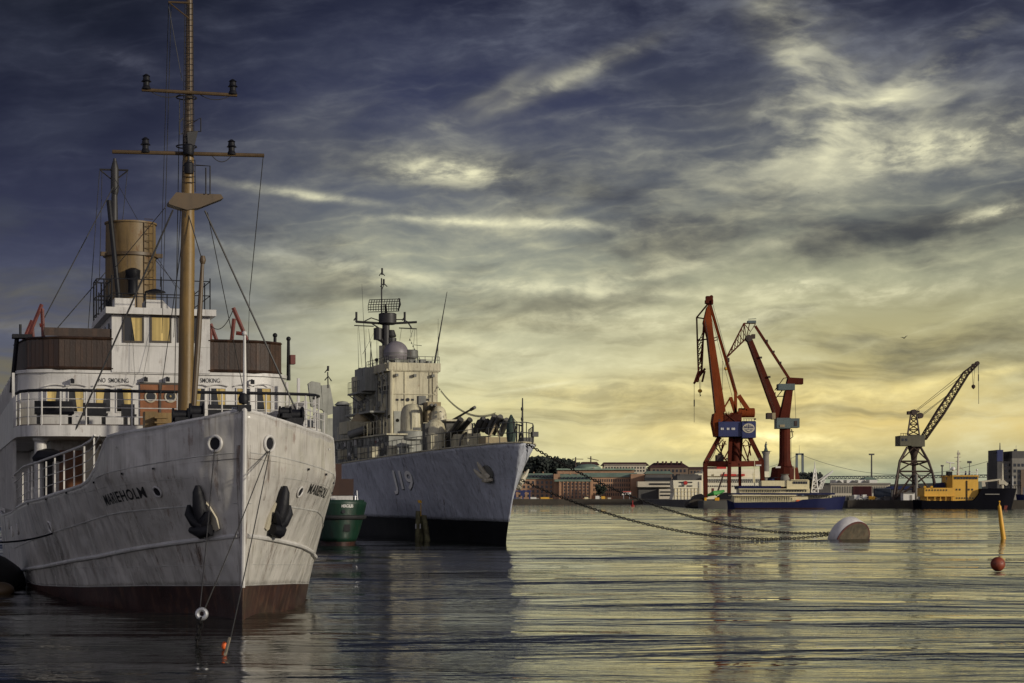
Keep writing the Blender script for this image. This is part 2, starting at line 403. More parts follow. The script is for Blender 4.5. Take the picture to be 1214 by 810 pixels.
# hawse holes, portholes, anchors
def ring_on_hull(s, z, side, rs, rz, rim, name_hole='hawse_hole', mrim=m_white):
    c = hp(s, z, side, .0); t1 = (hp(s + .1, z, side) - hp(s - .1, z, side)).normalized(); t2 = (hp(s, z + .1, side) - hp(s, z - .1, side)).normalized()
    n = t1.cross(t2).normalized(); n = n if n.y * side > 0 else -n
    circ = [c + n * .02 + t1 * math.cos(a) * rs + t2 * math.sin(a) * rz for a in [2 * math.pi * k / 24 for k in range(24)]]
    h = MB(); h.add([p - n * .005 for p in circ], [tuple(range(24))]); h.prism([p - n * .05 for p in circ], n * .048)
    ho = fixn(h.build(name_hole, m_black, ship, 30))
    MB().path([p + n * .005 for p in circ], rim, 8, closed=True).build('rim', mrim, ho)
    return c, n, t1, t2
hawse = {}
for side in (1, -1):
    hs_, hz_ = msol(256 if side > 0 else 319, 526, side, 4); hawse[side] = (hs_, hz_); ring_on_hull(hs_, hz_, side, .17, .17, .035)
    hs_, hz_ = msol(187 if side > 0 else 355, 583, side, 5); ring_on_hull(hs_, hz_, side, .13, .12, .022)
for px_, py_ in ((57, 613), (43, 621), (32, 625), (23, 627), (17, 630)):
    p = MS.atb(px_, py_, 4.2); p = MS.atb(px_, py_, hb(p.x, 1.4)); p = MS.atb(px_, py_, hb(p.x, 1.4))
    ring_on_hull(p.x, p.z, 1, .15, .15, .03, 'porthole')
for side in (1, -1):
    s0, z0 = msol(243 if side > 0 else 327, 603, side, 4)
    c = hp(s0, z0, side); t1 = (hp(s0 + .1, z0, side) - hp(s0 - .1, z0, side)).normalized(); t2 = (hp(s0, z0 + .1, side) - hp(s0, z0 - .1, side)).normalized()
    n = t1.cross(t2).normalized(); n = n if n.y * side > 0 else -n
    Q = lambda u, v, w: c + t1 * u * .9 + t2 * (v * .87 - .02) + n * w * .9
    # pad: cream plate forward of the anchor
    pad = MB(); pad.prism([Q(u, v, .005) for u, v in ((.0, .30), (-.2, .10), (-.36, -.22), (-.38, -.50), (-.26, -.56), (.0, -.45))], n * .05)
    fixn(pad.build('anchor_pad', m_creampad, ship, 30))
    an = MB()
    prof = [(-.09, .62), (-.02, .70), (.05, .62), (.12, .25), (.16, -.1), (.22, -.12), (.30, .12), (.40, .18), (.44, .05), (.40, -.2), (.34, -.38), (.46, -.46), (.42, -.55), (.1, -.6), (-.02, -.52), (-.10, -.4), (-.14, -.18), (-.30, .02), (-.30, -.06), (-.16, -.14), (-.14, .2)]
    an = MB()
    an.path([Q(-.02, .66, .10), Q(.0, .5, .12), Q(.03, .1, .14), Q(.05, -.35, .12)], [.05, .12, .17, .16], 10)     # broad fluke standing up
    an.path([Q(.05, -.40, .12), Q(.26, -.28, .18), Q(.38, -.05, .2), Q(.36, .16, .18)], [.18, .15, .12, .04], 10)   # outer arm
    an.path([Q(.06, -.35, .14), Q(-.14, -.20, .18), Q(-.27, -.02, .16)], [.14, .11, .04], 8)                        # inner arm
    an.path([Q(-.18, -.50, .14), Q(.12, -.53, .18), Q(.56, -.53, .12)], [.12, .19, .07], 10)                        # crown
    an.prism([Q(u, v, .05) for u, v in ((-.14, .05), (.16, .1), (.36, -.28), (.30, -.58), (-.06, -.56), (-.16, -.3))], n * .14)
    fixn(an.build('anchor', m_black, ship, 40))
# jackstaff with bow light, bow roller
MB().path([(.05, 0, 4.5), (.12, -.02, 5.4), (.15, -.02, 6.35)], [.05, .04, .03], 8).sphere((.15, -.02, 6.38), .06, 10, 6).build('jackstaff', m_white, ship)
MB().lathe([(.02, -.12), (.10, -.1), (.12, 0), (.09, .1), (.03, .13)], (.02, .02, 4.92), 12).box((.06, 0, 4.72), (.1, .3, .14)).build('bow_lantern', m_black, ship)
MB().path([(.25, .25, 4.5), (.3, .22, 4.72), (.3, -.1, 4.72), (.25, -.12, 4.5)], .025, 6).build('fairlead', m_galv, ship)

# promenade deck
PO = [(12.4, 0), (12.4, 2.6), (12.46, 3.3), (12.62, 3.8), (12.95, 4.15), (13.5, 4.36), (14.6, 4.42), (20, 4.42), (38, 4.42)]
def outl(tab, z, off=0, smax=99):
    pts = [(s, b) for s, b in tab if s <= smax]
    pr = [(s + off, max(0, b - off)) if b > 0 else (s + off, 0) for s, b in pts]
    return [Vector((s, b, z)) for s, b in reversed(pr)] + [Vector((s, -b, z)) for s, b in pr[1:]]
z0, z1 = 4.45, 4.76
MB().prism(outl(PO, z0), (0, 0, z1 - z0)).build('promenade_deck', m_white, ship, 40)
MB().prism(outl(PO, z1 + .004, .05), (0, 0, .03)).build('deck_planking', m_deck, ship, 40)
line = outl(PO, z1, .06, 16)
MB().path([p + Vector((0, 0, .98)) for p in line], .045, 8).build('handrail', m_black, ship)
rl = MB()
for h in (.25, .5, .74): rl.path([p + Vector((0, 0, h)) for p in line], .014, 5)
dense = []
for a, b in zip(line[:-1], line[1:]):
    n = max(1, int((b - a).length / 1.1)); dense += [a.lerp(b, i / n) for i in range(n)]
for p in dense + [line[-1]]: rl.tube(p, p + Vector((0, 0, .97)), .024, .024, 6)
rl.build('railing', m_white, ship)
for side in (1, -1):                               # solid side bulwark further aft + posts up to the boat deck
    MB().box2((15.9, side * 4.30, 4.76), (38, side * 4.40, 5.72)).build('side_bulwark', m_white, ship)
    parts('stanchion', m_white, ship, [MB().box((17.2 + k * 2.1, side * 4.36, 6.1), (.12, .08, .8)) for k in range(10)] + [MB().box((16.2 + k * 1.3, side * 4.36, 3.4), (.12, .1, 2.1)) for k in range(16)])
    MB().box2((31, side * 3.25, 2.0), (38, side * 4.2, 4.44)).build('side_house', m_white, ship)
    parts('side_window', m_glass, ship, [MB().box2((17.2 + k * 1.35, side * 3.29, 3.1), (18.1 + k * 1.35, side * 3.315, 4.0)) for k in range(10)])
    parts('saloon_window', m_glass, ship, [MB().box2((20 + k * 1.5, side * 4.23, 5.3), (21 + k * 1.5, side * 4.255, 6.2)) for k in range(8)])
    MB().path(along(lambda s: zt(s) + 1.0, 4.7, 19, side, -.12, 40), .03, 7).build('main_deck_handrail', m_white, ship)
    r2 = MB()
    for h in (.3, .55, .78): r2.path(along(lambda s: zt(s) + h, 4.3, 19, side, -.12, 40), .012, 5)
    for k in range(15):
        s = 4.85 + k * 1.0; p = hp(s, zt(s), side, -.12); r2.box((p.x, p.y, p.z + .5), (.05 if k % 3 == 0 else .028, .04, 1.0))
    r2.build('main_deck_railing', m_white, ship)
# under the promenade deck: house front, pillars, lockers, vent
MB().box2((16.5, -3.3, 2.3), (37, 3.3, 4.44)).build('deckhouse', m_white, ship)
for b in (3.75, 1.85, -1.85, -3.75):
    MB().lathe([(.17, 2.5), (.17, 4.3), (.22, 4.36), (.22, 4.44)], (13.2, b, 0), 16).build('pillar', m_white, ship)
MB().box2((13.6, 1.2, 2.45), (14.6, 2.5, 4.1)).box((13.55, 1.9, 3.2), (.06, .5, .9)).beam((12.6, 2.2, 2.6), (13.3, 1.7, 4.0), .1, .5).build('stair_locker', m_creampad, ship)
MB().lathe([(.42, 0), (.45, .1), (.3, .3), (.1, .36)], (12.9, 3.55, 3.75), 18).tube((12.9, 3.55, 2.6), (12.9, 3.55, 3.8), .12).build('mushroom_vent', m_black, ship)
parts('door', m_door, ship, [MB().box((16.47, b, 3.3), (.06, .9, 1.7)) for b in (2.6, .8, -.8, -2.6)])

# saloon tier
SO = [(17.5, 0), (17.5, 2.6), (17.62, 3.3), (17.95, 3.85), (18.5, 4.15), (19.4, 4.24), (38, 4.24)]
MB().prism(outl(SO, 4.7), (0, 0, 1.86)).build('saloon', m_white, ship, 45)
MB().prism(outl([(s - .06, b + .06 if b else 0) for s, b in SO], 6.56), (0, 0, .10)).build('boat_deck', m_white, ship, 45)
zf = lambda py, s, px=189: MS.at(px, py, s).z
def front_b(px, s): return MS.at(px, 470, s).y
def pane_set(b0, b1, za, zb, s, curtain, parent=ship, side=0, frame=.035, mf=m_frame, cside=1):
    """window in a front wall: frame, glass, curtain"""
    w = MB()
    for lo, hi in (((s - .03, b0 - frame, za - frame), (s + .02, b0, zb + frame)), ((s - .03, b1, za - frame), (s + .02, b1 + frame, zb + frame)),
                   ((s - .03, b0, zb), (s + .02, b1, zb + frame)), ((s - .03, b0, za - frame), (s + .02, b1, za))): w.box2(lo, hi)
    wo = w.build('window', mf, parent)
    MB().box2((s - .004, b0, za), (s + .01, b1, zb)).build('pane', m_glass, wo)
    if curtain:
        c = MB(); wd = (b1 - b0)
        bs = [b0 if cside < 0 else b1, (b0 + wd * .42 if cside < 0 else b1 - wd * .42), (b0 + wd * .62 if cside < 0 else b1 - wd * .62)]
        pts = [Vector((s - .012, bs[0], za)), Vector((s - .012, bs[1], za)), Vector((s - .012, bs[2], zb)), Vector((s - .012, bs[0], zb))]
        fixn(c.prism(pts, (.006, 0, 0)).build('curtain', m_curtain, wo))
    return wo
# saloon windows (curved corners sit a little further aft)
def s_front(b): return interp([(0, 17.5), (2.6, 17.5), (3.3, 17.62), (3.85, 17.95), (4.15, 18.5)], abs(b))
for i, (xa, xb, cs) in enumerate(((56, 74.5, 1), (81.5, 99, -1), (113.5, 130.5, 1), (138.5, 155.5, -1), (231, 242.5, 1), (250, 267, -1), (281, 296, 1), (304, 321, -1))):
    pa, pb = MS.at(xa, 488, 17.5), MS.at(xb, 461, 17.5); s = 17.5 if max(abs(pa.y), abs(pb.y)) < 2.75 else s_front((pa.y + pb.y) / 2) - .02
    pa, pb = MS.at(xa, 488, s), MS.at(xb, 461, s)
    pane_set(min(pa.y, pb.y), max(pa.y, pb.y), pa.z, pb.z, s - .01, True, frame=.03, mf=m_white, cside=cs)
    bm_, zt_ = (pa.y + pb.y) / 2, pb.z + .07; w = abs(pa.y - pb.y) / 2 + .09
    MB().path([(s - .06, bm_ + w * k / 6, zt_ + .06 * (1 - (k / 6) ** 2)) for k in range(-6, 7)], .022, 6).build('window_eyebrow', m_white, ship)
# mahogany doors with round lights
pa, pb = MS.at(166, 489, 17.5), MS.at(213, 456.5, 17.5)
dr = MB().box2((17.44, pb.y, 4.8), (17.49, pa.y, pb.z)).build('double_door', m_door, ship)
MB().box2((17.40, (pa.y + pb.y) / 2 - .03, 4.8), (17.44, (pa.y + pb.y) / 2 + .03, pb.z)).box2((17.41, pb.y - .05, pb.z), (17.5, pa.y + .05, pb.z + .06)).build('door_frame', m_frame, dr)
for cx_ in (178.5, 202):
    c = MS.at(cx_, 470.5, 17.42)
    MB().path([(17.42, c.y + .165 * math.cos(t), c.z + .165 * math.sin(t)) for t in [k * math.pi / 12 for k in range(24)]], .025, 6, closed=True).build('round_light_rim', m_creampad, dr)
    MB().lathe([(.15, 0), (.15, .01)], (17.43, c.y, c.z), 20, Matrix.Rotation(math.radians(-90), 3, 'Y')).build('round_light', m_glass, dr)
MB().sphere(MS.at(202, 470, 17.38), .035, 10, 6).build('door_lamp', m_curtain, dr)
for xa, xb in ((117, 152.5), (226, 260.5)):
    vs, fs, w = text_mesh('NO  SMOKING', .14, .004); A, B = MS.at(xa, 453.5, 17.49), MS.at(xb, 453.5, 17.49)
    MB().add([(17.488, lerp(A.y, B.y, x / w), A.z + y) for x, y in vs], fs).build('no_smoking_lettering', m_letter, ship, 0)
for cx_, cy_ in ((86, 452), (173, 450), (199, 450), (299.5, 453)):
    c = MS.at(cx_, cy_, 17.3)
    MB().box((17.32, c.y, c.z), (.12, .11, .13)).tube((17.5, c.y, c.z + .08), (17.34, c.y, c.z + .06), .025).build('floodlight', m_black, ship)
# promenade furniture: benches/tables in the dark under the windows
for xa, xb, s in ((42, 88, 14.2), (100, 128, 15.0), (146, 162, 15.5), (250, 285, 15.0)):
    a, b = MS.at(xa, 500, s), MS.at(xb, 490, s)
    bb = MB().box2((s, b.y, 5.15), (s + .7, a.y, 5.22)).box2((s + .6, b.y, 5.2), (s + .66, a.y, 5.55))
    for yy in (a.y - .1, b.y + .1): bb.box2((s + .05, yy - .04, 4.79), (s + .6, yy + .04, 5.15))
    bb.build('deck_bench', m_black, ship)
# teak wind screens on the boat deck
for side, (b_in) in ((1, MS.at(134, 440, 17.45).y), (-1, MS.at(247, 440, 17.45).y)):
    pts = []; bo = 3.45 if side > 0 else 3.5
    path = [Vector((17.45, b_in, 0)), Vector((17.45, side * (bo - .45), 0)), Vector((17.7, side * bo, 0)), Vector((18.1, side * (bo + .45), 0)), Vector((20.8, side * 4.2, 0))]
    top = 7.58 if side > 0 else 7.60
    sc = MB()
    for a, b in zip(path[:-1], path[1:]):
        L = (b - a).length; n = max(1, int(L / .15)); d = (b - a) / n; ang = math.atan2(d.y, d.x)
        for i in range(n):
            c = a + d * (i + .5); sc.box((c.x + random.uniform(-.006, .006), c.y, (6.70 + top) / 2), (L / n - .008, .04, top - 6.70), ang)
    for a, b in zip(path[:-1], path[1:]):
        d = b - a; q = (a + b) / 2 + Vector((.03, 0, 0)); sc.box((q.x, q.y, (6.70 + top) / 2), (d.length + .02, .02, top - 6.72), math.atan2(d.y, d.x))
    so = sc.build('wind_screen', m_wood, ship, 0)
    for z in (6.70, top + .04):
        MB().path([Vector((p.x - .02, p.y, z)) for p in path], .05, 4).build('screen_rail', m_wood, so, 0)
    if side > 0:
        a, b = MS.at(52, 402, 17.5), MS.at(134, 402, 17.5)
        MB().box2((17.46, b.y, top + .1), (17.54, a.y, 7.93)).build('upper_board', m_wood, so)
MB().box((18.6, 4.05, 7.72), (.5, .6, .12)).tube((18.6, 4.1, 7.7), (18.6, 4.1, 8.1), .04).tube((19, 4.35, 6.0), (18.7, 4.2, 7.7), .07).build('side_lamp_bracket', m_black, ship)
for px_, py_, s in ((326, 405, 19), (342, 409, 20)):
    c = MS.at(px_, py_, s); MB().tube((s, c.y, 6.6), (s, c.y, c.z + .15), .07, .05).sphere((s, c.y, c.z + .2), .08, 10, 6).build('vent_pipe', m_black, ship)
c = MS.at(346.5, 423, 19); MB().box(c + Vector((0, 0, -.1)), (.3, .16, .3)).build('side_light', m_redox, ship)
# wheelhouse
wb0, wb1 = MS.at(249, 400, 17.4).y, MS.at(132.5, 400, 17.4).y
ztop = zf(374, 17.4)
wh = MB().box2((17.4, wb0, 6.6), (22.6, wb1, ztop)).build('wheelhouse', m_white, ship)
MB().box2((17.15, wb0 - .16, ztop), (22.9, wb1 + .2, ztop + .2)).build('wheelhouse_roof', m_white, wh)
MB().box2((17.385, wb0, zf(411, 17.4)), (17.41, wb1, zf(410, 17.4))).build('wall_trim', m_seam, wh)
for xa, xb, cs in ((147.5, 168.5, -1), (180, 201, 1), (212.5, 233.5, -1)):
    a, b = MS.at(xa, 404, 17.4), MS.at(xb, 377, 17.4)
    wo = pane_set(b.y, a.y, a.z, b.z, 17.39, True, parent=wh, frame=.055, cside=cs if xa < 175 else 1)
    if 175 < xa < 205: MB().box2((17.372, b.y, a.z), (17.378, a.y, b.z)).build('blind', m_curtain, wo)
parts('side_window', m_glass, wh, [MB().box((18.6 + k * 1.4, wb1 + .02, ztop - .62), (.9, .05, .8)) for k in range(3)])
# monkey island: railing, locker, lamp hood, awning slope
zr0 = ztop + .2
mr = MB(); zz = zf(333, 19)
cor = [(17.4, wb1), (17.4, wb0), (22.5, wb0), (22.5, wb1)]
for h in (.45, .9):
    mr.path([Vector((x, y, zr0 + h)) for x, y in cor], .016, 5, closed=True)
for i in range(4):
    a, b = Vector((*cor[i], zr0)), Vector((*cor[(i + 1) % 4], zr0))
    for k in range(4): q = a.lerp(b, k / 4); mr.tube(q, q + Vector((0, 0, 1.0)), .02, .02, 5)
mr.build('roof_railing', m_black, wh)
a, b = MS.at(136, 366, 18.2), MS.at(160, 354, 18.2)
MB().box2((18.2, b.y, zr0), (19.2, a.y, b.z)).build('roof_locker', m_white, wh)
a, b = MS.at(173, 365, 18.0), MS.at(198, 356, 18.0)
MB().prism([(18.0, a.y, zr0), (18.0, b.y - .2, zr0), (18.0, b.y + .15, b.z), (18.0, a.y, b.z)], (1.2, 0, 0)).build('roof_skylight', m_white, wh)
c = MS.at(184, 347, 18.0); MB().lathe([(.33, 0), (.3, .04), (.12, .1), (.02, .12)], (18.0, c.y, c.z), 20).tube((18, c.y + .3, zr0), (18, c.y + .3, c.z + .02), .02).build('searchlight_hood', m_black, wh)
# funnel
fc = MS.at(155, 400, 27.2); fz0, fz1 = 6.6, MS.at(155, 267, 27.2).z
zb = MS.at(155, 303, 27.2).z; r = .5 * (184.5 - 124.5) * (MS.world(fc).y) / F
fn = MB().lathe([(r * 1.0, fz0), (r * .985, zb - .12), (r * .97, fz1), (r * 1.02, fz1), (r * 1.02, fz1 + .06), (r * .9, fz1 + .06), (r * .9, fz1 - 1)], (27.2, fc.y, 0), 40, cap=False).build('funnel', m_funnel, ship, 40)
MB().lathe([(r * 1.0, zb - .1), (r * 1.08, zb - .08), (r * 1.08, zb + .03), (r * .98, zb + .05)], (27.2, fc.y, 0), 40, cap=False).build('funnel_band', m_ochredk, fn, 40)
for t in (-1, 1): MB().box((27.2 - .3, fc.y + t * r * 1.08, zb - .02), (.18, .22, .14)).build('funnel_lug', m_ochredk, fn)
c = MS.at(157, 332, 27.2 - r); MB().lathe([(.12, -.55), (.17, -.5), (.17, 0), (.24, .1), (.27, .32), (.1, .4)], (27.2 - r - .2, c.y, c.z), 14).box((27.2 - r - .1, c.y, c.z + .1), (.3, .5, .14)).build('steam_whistle', m_black, fn)
p0, p1 = MS.at(140, 350, 26.2), MS.at(130, 236, 26.2)
MB().path([(26.15, p0.y, p0.z - 2), (26.15, p0.y, p0.z), (26.2, p0.y + .15, p0.z + 1.6), (26.6, p1.y, p1.z)], .085, 8).build('exhaust_pipe', m_black, fn)
ld = MB()
for q in (-.2, .2): ld.tube((26.36, fc.y - .55 + q * .8, 9.2), (26.36, fc.y - .55 + q * .8, fz1), .018, .018, 5)
for k in range(14): ld.tube((26.36, fc.y - .71, 9.3 + k * .26), (26.36, fc.y - .39, 9.3 + k * .26), .012, .012, 4)
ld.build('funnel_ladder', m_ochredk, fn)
sf = MB(); a, b = MS.at(113, 400, 24.5), MS.at(131, 340, 24.5)
for yy in (a.y, (a.y + b.y) / 2, b.y):
    for xx in (24.0, 25.2): sf.tube((xx, yy, 6.6), (xx, yy, b.z + .2), .03, .03, 5)
for h in range(6):
    z = lerp(7.2, b.z + .2, h / 5); sf.path([(24.0, a.y, z), (24.0, b.y, z), (25.2, b.y, z), (25.2, a.y, z)], .024, 4, closed=True)
sf.beam((24.2, a.y + .3, 6.6), (25, b.y, 9.6), .3, .05).build('funnel_platform', m_black, ship, 0)
# foremast
mc = MS.at(222, 488, 10.7)
def mz(py): return MS.at(222, py, 10.7).z
def mb_at(px, py, s=10.7): return MS.at(px, py, s)
mpx = [(530, 219.5, 9.6), (488, 220, 9.4), (400, 221, 8.9), (300, 222.5, 8.4), (245, 223, 7.4), (180, 223.3, 6.4), (140, 223.6, 5.0), (100, 224, 4.4), (0, 224.6, 3.6), (-40, 225, 3.0)]
pts, rad = [], []
for py, px_, hw in mpx:
    q = MS.at(px_, py, 10.7); pts.append(q); rad.append(hw * MS.world(q).y / F)
fm = MB().path(pts[:6], rad[:6], 24).build('foremast', m_ochre, ship, 40)
MB().path([pts[5]] + pts[6:], [rad[5] * .98] + rad[6:], 20).build('topmast', m_ochredk, fm, 40)  # upper part of the same ochre mast, its dimness painted in by darker colour
q = [MS.at(x, y, 10.45) for x, y in ((209, 228), (223, 229), (262, 230.5), (265, 235), (237, 246), (222, 249), (200.5, 242), (200, 239))]
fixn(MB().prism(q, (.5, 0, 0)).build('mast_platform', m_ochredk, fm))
def spar(xa, ya, xb, yb, r, s=10.5):
    return MB().path([MS.at(xa, ya, s), MS.at((xa + xb) / 2, (ya + yb) / 2, s), MS.at(xb, yb, s)], r, 8)
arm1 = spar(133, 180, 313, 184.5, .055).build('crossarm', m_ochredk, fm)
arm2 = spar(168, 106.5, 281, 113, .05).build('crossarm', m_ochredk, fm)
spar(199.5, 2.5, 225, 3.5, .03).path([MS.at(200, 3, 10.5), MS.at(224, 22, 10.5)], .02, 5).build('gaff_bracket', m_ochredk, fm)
for arm, x, y in ((arm1, 172.5, 181), (arm1, 274.5, 183.5), (arm2, 173.5, 106), (arm2, 276, 112)):
    c = MS.at(x, y, 10.5)
    MB().lathe([(.13, 0), (.10, .08), (.085, .1), (.085, .2), (.14, .21), (.1, .25), (.085, .34), (.11, .36), (.03, .42)], c, 14).build('mast_lamp', m_black, arm)
lk = MB()
for y0_, y1_, e0, e1 in ((4, 178, 4.6, 6.6), (190, 228, 7.2, 8.0)):
    for sx in (-1, 1): lk.tube(MS.at(224 + sx * e0, y0_, 10.5), MS.at(223.5 + sx * e1, y1_, 10.5), .012, .012, 4)
    for k in range(int((y1_ - y0_) / 6.6)):
        y = y0_ + k * 6.6; e = lerp(e0, e1, (y - y0_) / (y1_ - y0_)); lk.tube(MS.at(224 - e, y, 10.5), MS.at(224 + e, y, 10.5), .010, .010, 4)
lk.build('climbing_ladder', m_mast, fm)
dm = MB()
dm.lathe([(.13, 0), (.15, .05), (.15, .25), (.09, .3)], MS.at(223.5, 184, 10.28), 14).lathe([(.12, 0), (.13, .08), (.13, .28), (.08, .32)], MS.at(224, 206, 10.28), 14).tube(MS.at(223.5, 206, 10.28), MS.at(223.5, 180, 10.3), .03)
dm.build('mast_lantern', m_black, fm)
lp = MB()
lp.prism([MS.at(x, y, 10.3) for x, y in ((222, 157), (235, 155), (231, 172), (223, 174))], (.25, 0, 0))
for pl in (((217, 140), (213, 145), (213, 160), (217, 158)), ((229, 145), (238, 140), (238, 156), (229, 156)), ((232, 196), (249, 197), (249, 230)), ((244, 230), (244, 199))):
    lp.path([MS.at(x, y, 10.4) for x, y in pl], .02, 5)
for y in (116, 174): 
    c = MS.at(221, y, 10.7); lp.path([(10.7 + .28 * math.cos(t), c.y + .28 * math.sin(t), c.z) for t in [k * math.pi / 6 for k in range(12)]], .02, 5, closed=True)
lp.build('lookout_hoops', m_mast, fm)
# derrick boom stowed against the mast
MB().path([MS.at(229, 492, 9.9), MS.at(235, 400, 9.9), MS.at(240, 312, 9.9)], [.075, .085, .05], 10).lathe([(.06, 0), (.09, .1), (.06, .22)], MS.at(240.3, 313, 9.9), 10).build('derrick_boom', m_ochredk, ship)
# aft mast behind the funnel
MB().path([MS.at(135.5, 420, 34.4), MS.at(135.5, 250, 34.4), MS.at(136, 188, 34.4)], [.17, .14, .06], 12).path([MS.at(118, 201, 34.4), MS.at(152, 202, 34.4)], .04, 6).path([MS.at(119, 202, 34.4), MS.at(135, 215, 34.4), MS.at(151, 203, 34.4)], .03, 5)\
    .lathe([(.1, -1.1), (.16, -.9), (.16, 0), (.08, .3)], MS.at(136, 200, 34.4), 10).build('aft_mast', m_mast, ship)
# davits
def davit(pts, s, r=.07):
    m = MB()
    for a in pts: m.path([MS.at(x, y, s) for x, y in a], r, 6)
    return m.build('davit', m_redox, ship)
davit([((49.5, 361), (26, 418)), ((50, 366), (51.5, 404)), ((47, 386), (52, 385))], 21.5)
davit([((38, 380), (22, 418)), ((38, 384), (40, 412))], 25)
davit([((276.5, 365), (294, 406)), ((277.5, 378), (274, 410)), ((280, 395), (290, 396))], 19.5)
davit([((249.5, 384), (260, 412)), ((250, 390), (249, 408))], 23)
# winches and yellow ladder on the fore deck
def winch(px_, py_, s, w, h):
    c = MS.at(px_, py_, s); R = Matrix.Rotation(math.radians(90), 3, 'X')
    m = MB().lathe([(h, -w), (h, -w * .8), (h * .7, -w * .75), (h * .7, w * .75), (h, w * .8), (h, w)], c, 18, R).box(c + Vector((.1, 0, -h * .8)), (.8, w * 1.6, h * .8))
    m.tube(c + Vector((.2, w * .3, 0)), c + Vector((.2, w * .3, -1)), .08)
    return m.build('winch', m_black, ship)
winch(214, 492, 5.0, .20, .17); winch(233, 488, 3.6, .17, .20); winch(347, 492, 4.2, .26, .20); winch(338, 488, 2.8, .14, .13)
yl = MB(); a, b = MS.at(172, 520, 8.5), MS.at(186, 488, 8.5)
yl.box2((8.5, b.y, 2.9), (9.1, a.y, b.z))
for k in range(5): yl.box2((8.1, b.y - .25, a.z + k * .13), (8.5, b.y + .1, a.z + .04 + k * .13))
a, b = MS.at(186, 503, 9.0), MS.at(204, 494, 9.0); yl.box2((9, b.y, 3), (9.6, a.y, b.z + .1))
yl.build('ladder_locker', m_ochre, ship)
# white rails seen over the far bulwark
for (xa, ya, xb, yb) in ((352, 488, 384, 508),):
    m = MB()
    for k in range(5):
        p = MS.at(lerp(xa, xb, k / 4), lerp(487, 497, k / 4), 9.5 + k * .8); m.tube((p.x, p.y, 3.2), (p.x, p.y, p.z + .2), .02, .02, 5)
    m.path([MS.at(352, 482, 9.5), MS.at(384, 492, 12.7)], .018, 5); m.path([MS.at(352, 488, 9.5), MS.at(384, 499, 12.7)], .018, 5)
    m.build('bow_railing', m_white, ship)
# standing rigging: (x, y, station) pairs
def stay(a, b, r=.014, sag=0.0, m=m_wire):
    p, q = MS.at(*a), MS.at(*b)
    return MB().path(bez(p, q, sag, 10), r, 5).build('stay', m, ship)
stay((205, 249, 10.6), (86, 518, 12.5), .026); stay((243, 250, 10.6), (356, 497, 9.5), .026)
stay((222, 250, 10.6), (240, 310, 9.9), .015); stay((246, 252, 10.6), (290, 470, 14), .012); stay((221, 250, 10.5), (190, 470, 12), .012)
stay((203, 3, 10.5), (192, 395, 16), .010); stay((200, 3, 10.5), (190, 340, 18), .010); stay((200, 8, 10.5), (216, 96, 10.6), .010)
stay((312, 186, 10.5), (296, 350, 13), .012); stay((296, 350, 13), (292, 480, 14), .008)
stay((213, 118, 10.7), (207, 470, 12), .012); stay((215, 232, 10.7), (206, 400, 12), .010)
stay((134, 222, 34), (52, 378, 22), .02); stay((196, 246, 12), (136, 318, 20), .012); stay((126, 322, 30), (62, 396, 24), .018)
stay((118, 203, 34.4), (104, 398, 26), .014); stay((121, 203, 34.4), (118, 330, 30), .014); stay((151, 204, 34.4), (145, 265, 32), .014)
stay((136, 212, 34), (165, 264, 30), .012); stay((184, 308, 27), (215, 345, 23), .010); stay((186, 305, 27), (208, 340, 24), .010)
stay((277, 366, 19.5), (250, 386, 23), .014, .35)
stay((180, 395, 17.3), (168, 455, 17.2), .006); stay((157, 396, 17.3), (160, 455, 17.2), .006)
stay((173, 104, 10.5), (214, 112, 10.6), .012, .16); stay((235, 111, 10.6), (276, 112, 10.5), .012, .16); stay((250, 183, 10.5), (275, 184, 10.5), .012, .2)

# mooring gear at the bow (hangs from the hawse holes into the water)
ringp = P(239, 728, 35.2)
HW = {s: MS.world(hp(hawse[s][0], hawse[s][1] - .14, s, .04)) for s in (1, -1)}
cw = thing('bow_mooring_line', 'thin wire from the ship\'s darker side hawse hole down to the white shackle', 'mooring line', HW[1]); MB().path(bez(HW[1], ringp + Vector((-.03, 0, .1)), .05, 14), .012, 5).build('wire', m_wire, cw)
cw = thing('bow_mooring_line', 'thin wire crossing the white stem from the lighter side hawse hole to the shackle', 'mooring line', HW[-1]); MB().path(bez(HW[-1] + Vector((-.03, 0, 0)), ringp + Vector((.06, 0, .1)), .05, 14), .012, 5).build('wire', m_wire, cw)
cw = thing('bow_mooring_line', 'thin wire from the lighter side hawse hole into the water beside the orange float', 'mooring line', HW[-1])
MB().path(bez(HW[-1], P(271, 768, 34.2), .05, 14), .012, 5).build('wire', m_wire, cw)
MB().path(bez(P(272, 757, 34.3), P(267, 776, 32.8), 0, 4), .03, 6).build('rope_end', m_rope, cw)
sk = thing('mooring_shackle', 'white rusty mooring shackle with heavy dark chain hanging into the water', 'shackle', ringp)
MB().path([ringp + Vector((.085 * math.cos(t), .02, .085 * math.sin(t))) for t in [k * math.pi / 8 for k in range(16)]], .045, 8, closed=True).build('ring', m_galv, sk)
def link_chain(mb, pts, L, w, r):
    d = 0; P_ = [Vector(p) for p in pts]; seg = [(b - a).length for a, b in zip(P_[:-1], P_[1:])]; tot = sum(seg); n = int(tot / (L * .72))
    def at(t):
        t *= tot
        for i, sl in enumerate(seg):
            if t <= sl or i == len(seg) - 1: return P_[i].lerp(P_[i + 1], min(1, t / sl)), (P_[i + 1] - P_[i]).normalized()
            t -= sl
    for k in range(n):
        c, dr = at((k + .5) / n); x, y = mb.frame(c, c + dr); x = x if k % 2 else y
        mb.path([c + dr * (math.cos(a) * L / 2) + x * (math.sin(a) * w / 2) for a in [j * math.pi / 4 for j in range(8)]], r, 5, closed=True)
    return mb
